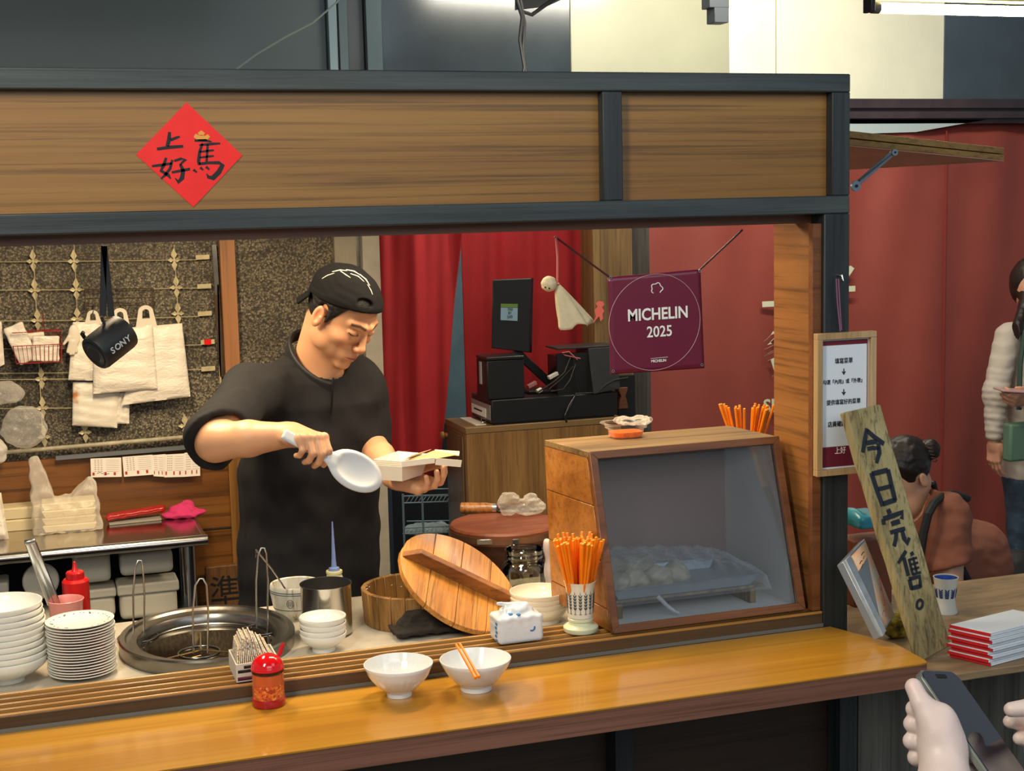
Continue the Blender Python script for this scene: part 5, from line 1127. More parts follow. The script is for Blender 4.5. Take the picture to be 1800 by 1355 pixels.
# open black box with cables
yU = yA+.03; ux0, ux1 = fx(980, 650, yU), fx(1084, 650, yU); uz1 = fz(1000, 611, yU); uxm = fx(1048, 650, yU)
ub = thing('power_box', 'dark metal power supply box with cables hanging out on the cash drawer', 'box', ((ux0+ux1)/2, yU+.06, zt_)); dk = plain('box_metal', '#2c2d2e', .4, .3, .15, 20)
MB().box((ux0, yU, zt_+.0005), (uxm, yU+.012, uz1-.02)).build('front_plate', M['black'], ub)
MB().box((ux0, yU-.001, uz1-.006), (ux1, yU+.12, uz1)).build('top_plate', dk, ub, bevel=.001)
MB().hexa([V((uxm-.03, yU-.045, zt_+.0005)), V((ux1, yU-.03, zt_+.012)), V((ux1, yU+.12, zt_+.012)), V((uxm-.03, yU+.12, zt_+.0005)), V((uxm-.03, yU-.002, uz1-.0065)), V((ux1, yU-.002, uz1-.0065)), V((ux1, yU+.12, uz1-.0065)), V((uxm-.03, yU+.12, uz1-.0065))]).build('side_plate', dk, ub, bevel=.001)
MB().box((ux0+.004, yU+.013, zt_+.0005), (uxm-.031, yU+.11, uz1-.03)).build('innards', M['blackgloss'], ub)
for i, pts in enumerate((((1000, 622), (1012, 640), (985, 668), (965, 684)), ((1008, 625), (1010, 650), (1014, 680), (1018, 690)), ((1003, 628), (992, 655), (975, 670), (945, 690)), ((1012, 640), (1002, 668), (990, 684), (968, 688)))):
    P = [aY(x, y, yU-.02-.004*i) for x, y in pts]; MB().tube(P, .003, 6).build('cable', M['black'], ub)
MB().tube([aY(x, y, yU-.03) for x, y in ((1015, 632), (1000, 618), (988, 620), (992, 624), (1020, 630))], .002, 6).build('pink_tie', plain('tie_pink', '#b06060', .6), ub)
cab = thing('power_cable', 'black cable trailing over the front of the cash drawer', 'cable', tuple(aY(1012, 700, yA-.01)))
MB().tube([aY(x, y, yA-.008) for x, y in ((1104, 664), (1080, 668), (1065, 676), (1050, 690), (1012, 692), (1003, 712), (992, 730), (996, 742))], .0035, 8).build('sheath', M['black'], cab)
MB().tube([aY(x, y, yA-.0125) for x, y in ((1010, 696), (1000, 712), (993, 730))], .0012, 6).build('gleam_strip', plain('gleam_grey', '#6c6c6a', .3), cab)  # gleam on the black cable, modelled as a thin grey strip
# scatter of papers on the drawer
for i, (x, y, c, lb) in enumerate(((935, 676, '#8a5a58', 'small brown folded paper on the cash drawer'), (948, 686, '#d6cfc0', 'small white plug on the cash drawer'), (972, 660, '#b8b6ae', 'grey card leaning on the power box'))):
    c_ = aY(x, y, yA+.03); s = 1/pxm(c_); c_[2] = max(c_[2], zt_+.008); o = MB().obox(c_, (1, .2, .4), (0, 1, 0), (-.4, 0, 1), (9, 5, 10)[i]*s, .01, 3*s).build(('folded_paper', 'white_plug', 'grey_card')[i], plain('bit', c, .6), None, bevel=.001); tag(o, lb, ('paper', 'plug', 'card')[i])
# wooden spool shape at the right of the drawer
sx0 = aY(1096, 718, 4.8525); s = 1/pxm(sx0); pl = [(-9, 0), (-7, 14), (-4, 22), (-8, 32), (-9, 37), (9, 37), (8, 32), (4, 22), (7, 14), (9, 0)]
o = MB().prism([(x*s, z*s) for x, z in pl], sx0, EX, EZ, V((0, .012, 0))).build('wooden_bracket', M['caseframe'], None, bevel=.001); tag(o, 'small waisted brown wooden bracket on the dark post beside the cash drawer', 'bracket')
o = MB().box((fx(1087, 740, 4.87), 4.865, 0), (fx(1116, 740, 4.87), 4.90, fz(1100, 660, 4.87))).build('dark_panel', M['black'], None); tag(o, 'narrow black panel between the cash drawer and the charred post', 'panel')
# wire shelf in the dark gap
yw = 4.95; wr = thing('wire_shelf', 'pale blue wire shelf rack in the dark gap beside the cabinet', 'rack', tuple(aY(740, 1000, yw))); bm_ = plain('blue_wire', '#7f97a4', .4, .3)
for x in (708, 742): pq = aY(x, 868, yw); MB().tube([pq, V((pq[0], pq[1], 0))], .004, 6).build('upright', bm_, wr)
for y in (872, 884, 928, 938): MB().tube([aY(708, y, yw), aY(790, y-3, yw)], .0028, 6).build('rail', bm_, wr); MB().tube([aY(715, y-12, yw+.25), aY(790, y-13, yw+.25)], .0028, 6).build('rail', bm_, wr)
b = MB()
for y in (884, 938):
    for x in range(714, 790, 7): b.tube([aY(x, y-1, yw), aY(x+8, y-14, yw+.25)], .0014, 5)
b.build('wires', bm_, wr)['kind'] = 'stuff'
for y, lb in ((930, 'crumpled clear bag on the lower shelf of the wire rack'),):
    c = aY(752, y, yw+.12); f = lambda P: (ell(P, c, (.09, .06, .02))+.008*wob(P, 60, 2))*.6
    o = join_sdf('plastic_bag', [(f, c-.12, c+.12, .005)], film('rack_bag', (.6, .75, .8), .15, .2), None); tag(o, lb, 'bag')
# ---- chopping block with cleaver
ZK = 1.09; kc = aZ(884, 918, ZK); kx0, kx1 = aY(793, 912, kc[1]), aY(975, 912, kc[1]); kr = float(kx1[0]-kx0[0])/2; kc[0] = (kx0[0]+kx1[0])/2; kh = .038
kb = thing('chopping_block', 'thick round reddish wooden chopping block banded with metal behind the tub lid', 'chopping block', (kc[0], kc[1], ZK-kh))
MB().lathe([(0, -kh), (kr*.96, -kh), (kr, -kh+.004), (kr, -.006), (kr*.97, 0), (0, 0)], kc, 48).build('block', wood('block_wood', '#5a2c1a', '#7c4228', '#96583a', 0, 9, 4, .5, 0, .2, .3), kb)
MB().lathe([(kr+.0005, -.029), (kr+.002, -.029), (kr+.002, -.012), (kr+.0005, -.012)], kc, 48).build('band', plain('band_copper', '#7e5a44', .4, .5, .2, 20), kb)
fdk = unit((CO-kc)*V((1, 1, 0))); sdk = V((-fdk[1], fdk[0], 0))
for dx in (.03, -.05): MB().obox(kc+(fdk*math.cos(dx/kr*1.0)+sdk*math.sin(dx/kr)*1.0)*(kr+.004)+V((0, 0, -.02)), sdk, fdk, (0, 0, 1), .008 if dx > 0 else .022, .003, .007).build('clamp', M['steel_dark'] if dx > 0 else M['steel'], kb, bevel=.001)
# stand below the block
sb_ = MB().lathe([(0, 0), (kr*.82, 0), (kr*.86, ZK-kh-.0005), (0, ZK-kh-.0005)], V((kc[0], kc[1]+.03, 0)), 40); tag(sb_.build('block_stand', M['caseframe'], None), 'dark reddish round wooden stand under the chopping block', 'stand')
cl0 = aZ(810, 893, ZK+.012); cl1 = aZ(866, 893, ZK+.012); cl2 = aZ(935, 893, ZK+.008)
cv = thing('cleaver', 'cleaver with a banded wooden handle lying on the chopping block', 'knife', tuple((cl0+cl2)/2-V((0, 0, .008))))
dd = unit(cl1-cl0); Lh = float(np.linalg.norm(cl1-cl0)); rr_ = .0165
MB().lathe([(0, 0), (rr_*.9, 0), (rr_, .003), (rr_*1.0, Lh*.3), (rr_*.96, Lh*.5), (rr_*.98, Lh*.8), (rr_*.8, Lh), (0, Lh)], cl0, 24, dd).build('handle', wood('cleaver_handle', '#6a3c18', '#a06a34', '#b88450', 0, 40, .3, .4, .2, .1, .4), cv)
MB().lathe([(0, Lh), (rr_*.85, Lh), (rr_*.8, Lh+.012), (0, Lh+.013)], cl0, 20, dd).build('ferrule', M['steel'], cv)
MB().obox(cl1+dd*.07+V((0, .02, -.006)), dd, (0, 1, 0), (0, 0, 1), .06, .035, .0015).build('blade', M['steel_dark'], cv)
cf_ = aZ(918, 905, ZK+.004); s_ = 1/pxm(cf_)
def crf(P):
    d = smin(ell(P, cf_+V((-22*s_, .01, 22*s_)), (20*s_, .025, 22*s_)), ell(P, cf_+V((16*s_, .01, 12*s_)), (30*s_, .03, 15*s_)), .012); d = smin(d, ell(P, cf_+V((20*s_, .02, 24*s_)), (13*s_, .016, 12*s_)), .008)
    return (d+.0045*wob(P, 85, 5)+.0016*wob(P, 240, 2))*.55
o = join_sdf('plastic_bag', [(crf, cf_-V((.07, .05, .005)), cf_+V((.08, .06, .065)), .0024)], film('cling_clump', (.92, .86, .76), .12, .1), None); tag(o, 'crumpled clear plastic bag on the chopping block beside the cleaver', 'bag')
# glass jar
jc2 = aZ(922, 1080, ZW); jc2 = V((fx(922, 1000, 3.38), 3.38, ZW)); jz = fz(922, 963, 3.38)-ZW; jr2 = 41/pxm(jc2)
gj = thing('glass_jar', 'empty clear glass jar with a threaded neck behind the tub lid', 'jar', tuple(jc2))
MB().lathe([(0, 0), (jr2*.95, 0), (jr2, .006), (jr2, jz*.55), (jr2*.94, jz*.66), (jr2*.80, jz*.72), (jr2*.84, jz*.76), (jr2*.80, jz*.79), (jr2*.83, jz*.85), (jr2*.80, jz*.89), (jr2*.84, jz*.98), (jr2*.80, jz), (jr2*.76, jz*.99), (jr2*.75, jz*.74), (jr2*.9, jz*.63), (jr2*.95, jz*.5), (jr2*.95, .01), (0, .008)], jc2, 48).build('glass', glass('jar_glass', (.86, .88, .84), .10), gj)
bg_c = V((fx(972, 1010, 3.28), 3.28, ZW)); s_ = 1/pxm(bg_c); bt = fz(972, 945, 3.28)-ZW
f = lambda P: (cap(P, bg_c+V((.008, 0, .015)), bg_c+V((-.012, 0, bt-.01)), .026, .010)+.004*wob(P*V((1, 1, .4)), 120, 2))*.6
o = join_sdf('plastic_bag', [(f, bg_c-V((.06, .05, -.001)), bg_c+V((.06, .05, bt+.02)), .003)], plain('pinkish_bag', '#cfc0bc', .3, bmp=.3, bscale=60), None); tag(o, 'pale pinkish plastic bag bunched between the glass jar and the display case', 'bag')
# ================================================================= hanging doll, banner
YH = YF+.075
dl = thing('weather_doll', 'white cloth ghost-shaped weather doll hanging from a pink cord in the hatch', 'doll', tuple(aY(1000, 540, YH)))
hc_ = aY(965, 499, YH-.004); s_ = 1/pxm(hc_); nk = aY(979, 500, YH-.004); mcl = plain('doll_cloth', '#c9b894', .8, var=.1, vscale=40)
def hf(P): return ell(P, hc_, (14*s_, 14*s_, 14*s_))+.0006*wob(P, 300, 1)
join_sdf('head', [(hf, hc_-.024, hc_+.024, .0015)], mcl, dl)
tail = aY(1012, 572, YH-.004); ax2 = unit(tail-nk); ax3 = unit(np.cross(ax2, V((0, 1, 0))))
Lc = float(np.linalg.norm(tail-nk))
def sk(u, v):
    a = 2*math.pi*u; r = (3+27*v**.8)*s_*(1+.16*math.sin(a*5+v*2)*v+.08*math.sin(a*9)*v); L = Lc*v*(1+.05*math.sin(a*5)*v+(.10*math.cos(a)))
    return nk+ax2*L+ax3*r*math.cos(a)+V((0, 1, 0))*r*.55*math.sin(a)
MB().grid(sk, 72, 16).build('cloth_skirt', mcl, dl, smooth=180, solid=.001)
MB().tube([nk+V((0, -.003, .004)), nk+V((.001, -.002, .02)), aY(980, 450, YH-.003), aY(977, 414, YH)], .0024, 6).build('cord', plain('pink_cord', '#b8605a', .7), dl)
MB().tube([nk+ax3*.0045*math.cos(t)+V((0, 1, 0))*.0045*math.sin(t) for t in np.linspace(0, 2*math.pi, 14)[:-1]], .0018, 6, closed=True).build('neck_tie', plain('pink_cord', '#b8605a', .7), dl)
for k in (-1, 1): MB().lathe([(0, 0), (.0022, .0005), (0, .001)], hc_+unit(V((-.55+.3*k, -.75, -.45)))*14*s_, 10, unit(V((-.55+.3*k, -.75, -.45)))).build('eye', M['ink'], dl)
# banner
bn = [aY(*q, YH) for q in ((1073, 658), (1238, 647), (1231, 473), (1068, 487))]; BLn, BRn, TRn, TLn = bn
ba = thing('award_banner', 'square maroon banner with white lettering hanging by cords in the hatch', 'banner', tuple((BLn+BRn)/2))
mb_ = plain('banner_maroon', '#6c1a33', .35, coat=.2)
def bf(u, v): p = (BLn*(1-u)+BRn*u)*(1-v)+(TLn*(1-u)+TRn*u)*v; return p+V((0, -.003*math.sin(u*math.pi)*math.sin(v*2.2), 0))
MB().grid(bf, 20, 20).build('cloth', mb_, ba, smooth=180, solid=.0016)
bc = (BLn+BRn+TRn+TLn)/4; bx = unit(TRn-TLn+BRn-BLn); bz_ = unit(TRn-BRn+TLn-BLn); bzz = unit(bz_-bx*(bx@bz_)); off_ = V((0, -.0045, 0))*0+V((0, .002, 0)); sb2 = 1/pxm(bc); e_ = V((0, -.0015, 0))+V((0, .0035, 0))
def bp(px, py, dy=-.0018):  # pixel on the banner plane
    A = aY(px, py, YH); w = A-BLn; u = (w@bx)/np.linalg.norm(TRn-TLn); v = (w@bzz)/np.linalg.norm(TRn-BRn); q = bf(min(max(u, 0), 1), min(max(v, 0), 1)); return V((A[0], q[1]+dy, A[2]))
wi = M['whiteink']
cpt_ = [(1150+80*math.cos(t)+1.0*math.sin(t), 566-84.5*math.sin(t)-5*math.cos(t)*.9) for t in np.linspace(0, 2*math.pi, 72)[:-1]]
cr_ = [aY(x, y, YH) for x, y in cpt_]; cr_ = [V((p[0], bp(*cpt_[i])[1], p[2])) for i, p in enumerate(cr_)]
MB().tube(cr_, .00065, 4, closed=True).build('printed_ring', plain('ring_print', '#c8a0a8', .5), ba)
tx1 = unit(aY(1216, 548, YH)-aY(1094, 556, YH))
def btext(s, x, y, h, sx, off=.02, sp=0):
    c = bp(x, y, -.0020); text(s, wi, ba, c, tx1, np.cross(V((0, -1, 0)), tx1)*-1 if False else unit(V((-tx1[2], 0, tx1[0]))), h*sb2, off=off, sx=sx)
btext('MICHELIN', 1155, 552, 29, .90, .022); btext('2025', 1158, 583, 27, .92, .012)
btext('MICHELIN', 1157, 634, 6.5, 1.0, .02)
MB().bar(bp(1143, 630), bp(1173, 627), .0006, .0012, (0, 1, 0)).build('print_line', wi, ba)
# flower-shaped star outline at the top of the banner (plain outline)
fo_ = [(1153+ (9.5+1.2*math.cos(5*t))*math.cos(t), 507-(9.5+1.2*math.cos(5*t))*math.sin(t)) for t in np.linspace(-.9, math.pi+.9, 30)]
MB().tube([bp(x, y) for x, y in fo_], .0011, 5).build('emblem_outline', wi, ba)
for (ca, cb_, nm) in (((975, 416), (1071, 487), 'cord'), ((1305, 404), (1229, 475), 'cord')): MB().tube([aY(*ca, YH), aY(*cb_, YH)], .0022, 6).build(nm, plain('dark_cord', '#3e1a1e', .6), ba)
for (x, y) in ((1072, 488), (1229, 476), (1233, 641), (1077, 652)): MB().lathe([(.0018, 0), (.0034, 0), (.0034, .001), (.0018, .001)], bp(x, y), 12, (0, -1, 0)).build('eyelet', M['steel'], ba)
# pink paper figure on the timber post
ypp = 4.966; o = thing('paper_cutout', 'small pink cut-paper shape pinned on the pale timber post', 'paper cutout', tuple(aY(1052, 555, ypp)))
pl = [(1042, 569), (1047, 556), (1045, 545), (1050, 539), (1047, 533), (1053, 529), (1060, 530), (1062, 536), (1058, 540), (1062, 546), (1059, 552), (1060, 560), (1055, 565), (1053, 556), (1049, 560)]
c0_ = aY(1052, 550, ypp); P = [aY(x, y, ypp)-c0_ for x, y in pl]; MB().prism([(p[0], p[2]) for p in P], c0_, EX, EZ, V((0, -.001, 0))).build('paper', plain('pink_paper', '#e06a5e', .6), o, smooth=0)
# letters on the red tarpaulin
letter = plain('tarp_letter', '#cfd2b4', .6)
lt_ = thing('wall_lettering', 'cream characters painted on the red tarpaulin behind the post', 'lettering', tuple(aY(1380, 700, YR-.03)))
def onwall(s, x, y, h, off=.014, sx=1): 
    c = aY(x, y, YR-.034); text(s, letter, lt_, c, EX, EZ, h/pxm(c), 'painted_character', off=off, sx=sx, thick=.002)
onwall('好', 1462, 517, 100); onwall('上', 1379, 505, 95); onwall('餐', 1388, 627, 105); onwall('SH', 1359, 714, 33, .02)
# ================================================================= right-hand sign board, framed notice
fy = YF-.004; Fq = [aY(*q, fy) for q in ((1430, 839), (1534, 824), (1531, 577), (1429, 590))]
fx0 = (Fq[0][0]+Fq[3][0])/2; fx1 = (Fq[1][0]+Fq[2][0])/2; fz0 = (Fq[0][2]+Fq[1][2])/2; fz1 = (Fq[2][2]+Fq[3][2])/2
nf = thing('framed_notice', 'light wood framed white notice hanging on the black post', 'framed notice', ((fx0+fx1)/2, fy, fz0)); W_, H_ = fx1-fx0, fz1-fz0; ft = .0135; lw = wood('ash_wood', '#a08050', '#b8966a', '#c8aa80', 2, 20, 12, .5, 0, .1, .25)
for lo, hi in (((fx0, fz0), (fx1, fz0+ft)), ((fx0, fz1-ft), (fx1, fz1)), ((fx0, fz0+ft), (fx0+ft, fz1-ft)), ((fx1-ft, fz0+ft), (fx1, fz1-ft))): MB().box((lo[0], fy-.018, lo[1]), (hi[0], fy, hi[1])).build('frame_side', lw, nf, bevel=.001)
MB().box((fx0+ft, fy-.006, fz0+ft), (fx1-ft, fy-.001, fz1-ft)).build('sheet', plain('notice_white', '#dfe6ee', .35, coat=.3), nf)
yv = fy-.0062; mar = plain('notice_maroon', '#6e1c30', .5)
def nb(x0, x1, z0, z1, mat, nm): MB().box((x0, yv-.0004, z0), (x1, yv, z1)).build(nm, mat, nf)
ix0, ix1, iz0, iz1 = fx0+ft+.002, fx1-ft-.002, fz0+ft+.004, fz1-ft-.004
nb(ix0, ix1, iz1-.010, iz1, mar, 'print_band'); nb(ix0, ix1, iz0, iz0+.045, mar, 'print_band'); nb(ix1-.0018, ix1, iz0+.045, iz1-.010, mar, 'print_band')
cxn = (ix0+ix1)/2-.002
def nt_(s, y, h, mat=M['ink'], off=.004, x=None): z = fz(1480, y, fy); text(s, mat, nf, V((cxn if x is None else x, yv-.0008, z)), EX, EZ, h, 'printed_line', off=off, sx=.84)
nt_('填寫菜單', 634, .0135); nt_('↓', 653, .016, off=.03); nt_('勾選『內用』或『外帶』', 670, .0113); nt_('↓', 689, .016, off=.03); nt_('提供填寫好的菜單', 706, .0128); nt_('店員確認後結帳', 744, .0135); nt_('上好', 791, .017, M['whiteink'], x=cxn-.008)
co = thing('hanging_cord', 'thin purple cord looping from the hook down to the framed notice', 'cord', tuple(aY(1474, 540, YF-.008)))
MB().tube([aY(1470, 490, YF-.022), aY(1472, 530, YF-.012), aY(1477, 582, YF-.010)], .0014, 6).build('strand', plain('purple_cord', '#8a5a78', .6), co)
MB().tube([aY(1474, 490, YF-.022), aY(1476, 530, YF-.012), aY(1479, 580, YF-.010)], .0014, 6).build('strand', plain('purple_cord', '#8a5a78', .6), co)
# ---- right counter
ZR = .965; rA = aZ(1635, 1187, ZR); rB = aZ(1800, 1171, ZR); YRc = (rA[1]+rB[1])/2-.0
XRC = fx(1509, 1300, 2.775)
rcn = thing('side_counter', 'grey-grained side cabinet with a worn wooden top right of the stall', 'counter', ((XRC+3.0)/2, YRc+.3, 0))
mt, nt, bs = newmat('worn_top'); bs.inputs['Roughness'].default_value = .6
nt.links.new(ramp(nt, noise(nt, coords(nt, (.2, 1, 1)), 14, 6, .7, .5), [(.3, '#5a4e3c'), (.5, '#8c7456'), (.65, '#a08a6a'), (.8, '#6e6454')]), bs.inputs['Base Color'])
xs0 = 1.745
MB().box((xs0, YRc, ZR-.018), (3.0, YRc+.62, ZR)).build('top_board', mt, rcn, bevel=.003)
MB().box((XRC, 2.775, 0), (3.0, YRc+.60, ZR-.0185)).build('cabinet', M['greyply'], rcn)
# picture frame leaning
PQ = [aY(1548, 1120, 2.60), aY(1573, 1080, 2.66), aY(1520, 946, 2.74), aY(1482, 987, 2.70)]
zb0_ = min(p[2] for p in PQ)
pf_ = thing('calligraphy_frame', 'silver-edged picture frame with brushed calligraphy leaning beside the plank sign', 'picture frame', tuple(PQ[0]))
nrm2 = unit(np.cross(PQ[1]-PQ[0], PQ[3]-PQ[0])); nrm2 = nrm2 if nrm2@(CO-PQ[0]) > 0 else -nrm2
sxv = V((-.022, .006, 0))
MB().hexa([PQ[0], PQ[1], PQ[1]-nrm2*.02, PQ[0]-nrm2*.02, PQ[3], PQ[2], PQ[2]-nrm2*.02, PQ[3]-nrm2*.02]).build('frame', plain('silver_frame', '#8f9ba6', .3, .5), pf_, bevel=.002)
L5 = lambda u, v, e=.0006: (PQ[0]*(1-u)+PQ[1]*u)*(1-v)+(PQ[3]*(1-u)+PQ[2]*u)*v+nrm2*e
def pfq(u0, u1, v0, v1, mat, nm, e): MB().add([L5(u0, v0, e), L5(u1, v0, e), L5(u1, v1, e), L5(u0, v1, e)], [(0, 1, 2, 3)]).build(nm, mat, pf_, solid=.0006)
mt, nt, bs = newmat('art_paper'); bs.inputs['Roughness'].default_value = .4
nt.links.new(ramp(nt, noise(nt, coords(nt), 14, 3), [(.35, '#c98a60'), (.5, '#d8b496'), (.65, '#c8c4ba')]), bs.inputs['Base Color'])
pfq(.23, .97, .03, .97, mt, 'artwork', .0008)
MB().hexa([L5(-.0, 0, .0), L5(.22, 0, .0), L5(.22, 0, .008), L5(0, 0, .008), L5(0, 1, 0), L5(.22, 1, 0), L5(.22, 1, .008), L5(0, 1, .008)]).build('frame_edge', plain('silver_edge', '#a8b4be', .35, .3, .2, 30), pf_, bevel=.001)
for (u0, v0, k) in ((.52, .82, 6), (.70, .88, 5), (.45, .66, 5), (.6, .40, 5), (.75, .5, 4), (.5, .3, 4)):
    b = MB()
    for i in range(k):
        v = v0-i*.045; b.tube([L5(u0-.07, v-.01*(i % 2), .0018), L5(u0+.02, v+.012, .0018), L5(u0+.08, v-.012*(i % 3), .0018)], .0011, 4)
    b.build('brushed_characters', plain('brown_ink', '#3a2418', .6), pf_)
MB().tube([L5(.45, .45, .0018), L5(.62, .52, .0018), L5(.85, .75, .0018)], .0008, 4).build('red_line', plain('red_line', '#c04028', .6), pf_); MB().tube([L5(.55, .10, .0018), L5(.75, .22, .0018), L5(.95, .50, .0018)], .0008, 4).build('red_line', plain('red_line', '#c04028', .6), pf_)
# leaning plank sign
g0 = aZ(1620, 1163, ZR+.001); g1 = aZ(1672, 1135, ZR+.001); g2 = aY(1548, 710, YF-.075); g3 = aY(1487, 724, YF-.085)
nq_ = unit(np.cross(g2-g0, g3-g0)); r_ = ray(1672, 1135); g1 = CO+r_*(((g0-CO)@nq_)/(r_@nq_)); r_ = ray(1683, 1140); g1 = g1
ps = thing('plank_sign', 'weathered plank sign with four black painted characters leaning on the black post', 'sign', tuple(g0))
nP = unit(np.cross(g1-g0, g3-g0)); nP = nP if nP@(CO-g0) > 0 else -nP; tk = .016
side_v = (aY(1467, 731, YF-.075)-g3); side_v = unit(side_v-nP*(side_v@nP))
ex_ = unit(g1-g0+g2-g3); bkv = -nP*tk-ex_*.008
g0b, g1b, g2b, g3b = [p+bkv for p in (g0, g1, g2, g3)]
nsg = 10; b = MB(); ringp = []
for i in range(nsg+1):
    v = i/nsg; a = g0*(1-v)+g3*v; c = g1*(1-v)+g2*v; w = .0015*math.sin(i*2.1); ringp.append([a+ex_*w, c+ex_*w*.5, c+bkv, a+bkv+ex_*w])
top_extra = unit(g3-g0)
vs = [p for r in ringp for p in r]; fs = [(r*4+k, r*4+(k+1) % 4, (r+1)*4+(k+1) % 4, (r+1)*4+k) for r in range(nsg) for k in range(4)]+[(3, 2, 1, 0), (nsg*4, nsg*4+1, nsg*4+2, nsg*4+3)]
b.add(vs, fs).build('plank', wood('sign_plank', '#5c5036', '#9a8a5c', '#b4a678', 2, 15, 7, .7, 0, .6, .6), ps, bevel=.003)
def gp(u, v, e=.0015): return (g0*(1-u)+g1*u)*(1-v)+(g3*(1-u)+g2*u)*v+nP*e
def gpx(px, py):  # ray-plane
    r = ray(px, py); t = ((g0-CO)@nP)/(r@nP); return CO+r*t+nP*.0012
pm = plain('sign_paint', '#1c2430', .55)
def pstroke(pts, w):
    P = [gpx(x, y) for x, y in pts]; vs, L, Rr = [], [], []
    for i, p in enumerate(P):
        d = unit(P[min(i+1, len(P)-1)]-P[max(i-1, 0)]); n = unit(np.cross(nP, d)); ww = 1.25*(w[i] if hasattr(w, '__len__') else w)/pxm(p)/2; L.append(p+n*ww); Rr.append(p-n*ww)
    n = len(P); vs = L+Rr+[q+nP*.0006 for q in L+Rr]
    return vs, [(2*n+i, 3*n+i, 3*n+i+1, 2*n+i+1) for i in range(n-1)]+[(i, i+1, 2*n+i+1, 2*n+i) for i in range(n-1)]+[(n+i+1, n+i, 3*n+i, 3*n+i+1) for i in range(n-1)]
def pchar(strokes):
    b = MB()
    for pts, w in strokes: b.add(*pstroke(pts, w))
    b.build('painted_character', pm, ps, smooth=0)
pchar([([(1523, 753), (1520, 772), (1516, 795)], [5, 7, 6]), ([(1523, 756), (1536, 768), (1553, 780)], [6, 7, 7]), ([(1521, 779), (1531, 777), (1541, 776)], [6, 7, 6]), ([(1524, 789), (1534, 787), (1545, 788)], [6, 6, 4]), ([(1543, 779), (1545, 796), (1540, 814)], [6, 7, 5])])
pchar([([(1531, 831), (1541, 862), (1551, 889)], 7), ([(1532, 833), (1548, 829), (1560, 826)], 7), ([(1560, 825), (1566, 852), (1573, 880)], 7), ([(1542, 860), (1555, 857), (1566, 854)], 6), ([(1551, 886), (1562, 882), (1574, 878)], 7)])
pchar([([(1560, 895), (1564, 903)], 7), ([(1552, 912), (1553, 922)], 6), ([(1552, 912), (1570, 906), (1586, 900), (1584, 912)], 7), ([(1566, 921), (1574, 918), (1581, 916)], 7), ([(1564, 936), (1578, 932), (1590, 929)], 6), ([(1575, 936), (1574, 948), (1571, 960)], 6), ([(1585, 933), (1589, 947), (1594, 955), (1598, 945)], [6, 7, 7, 4])])
pchar([([(1592, 968), (1586, 978), (1578, 990)], [5, 6, 4]), ([(1588, 980), (1592, 996), (1596, 1012)], 6), ([(1601, 970), (1604, 976)], 6), ([(1597, 984), (1611, 980)], 3.4), ([(1599, 992.5), (1613, 988.5)], 3.2), ([(1601, 1001), (1615, 997)], 3.2), ([(1597, 982), (1604, 1010)], 4), ([(1604, 979), (1611, 1006)], 3.4), ([(1603, 1010), (1618, 1005.5)], 3.6),
       ([(1598, 1018), (1602, 1036)], 6), ([(1597, 1018), (1616, 1013), (1617, 1032)], 6), ([(1601, 1034), (1618, 1030)], 6)])
pchar([([(1616+5.2*math.cos(t)+1*math.sin(t), 1062-8*math.sin(t)) for t in np.linspace(0, 2*math.pi, 13)], 4)])
# napkins: stack of folded red and white packs
nq0 = aZ(1740, 1172, ZR+.0005); nq1 = aZ(1668, 1155, ZR+.0005); ea = unit(nq1-nq0); la = float(np.linalg.norm(nq1-nq0)); eb = unit(aZ(1800, 1156, ZR+.0005)-nq0); eb = unit(eb); lb_ = .20; nN = 9; zt9 = fz(1740, 1114, float(nq0[1]))-ZR
hN = zt9/nN; mred = plain('napkin_red', '#c41c22', .5); mwh = plain('napkin_white', '#dfe6ec', .6)
nl = ['bottom', 'second from the bottom', 'third from the bottom', 'fourth from the bottom', 'middle', 'fourth from the top', 'third from the top', 'second from the top', 'top']
for i in range(nN):
    j = (.004*math.sin(i*2.7), .003*math.cos(i*3.1)); o0 = nq0+ea*j[0]+eb*j[1]+V((0, 0, i*hN)); o = thing('menu_pad', 'red-edged white paper pad, %s of the stack on the side counter' % nl[i], 'paper pad', tuple(o0+ea*la/2+eb*.05), 'red-edged paper pads on the side counter')
    def hx(a0, a1, b0, b1, z0, z1): return [o0+ea*a0+eb*b0+V((0, 0, z0)), o0+ea*a1+eb*b0+V((0, 0, z0)), o0+ea*a1+eb*b1+V((0, 0, z0)), o0+ea*a0+eb*b1+V((0, 0, z0)), o0+ea*a0+eb*b0+V((0, 0, z1)), o0+ea*a1+eb*b0+V((0, 0, z1)), o0+ea*a1+eb*b1+V((0, 0, z1)), o0+ea*a0+eb*b1+V((0, 0, z1))]
    MB().hexa(hx(0, la, .0006, lb_, .0006, hN*.45)).build('leaf', mwh, o, bevel=.0005, bseg=1); MB().hexa(hx(0.001, la-.001, .002, lb_, hN*.5, hN-.0004)).build('leaf', mwh, o, bevel=.0005, bseg=1)
    MB().hexa(hx(0.0, la*.999, -.0005, .0005, .0008, hN*.88)).build('red_fold', mred, o)
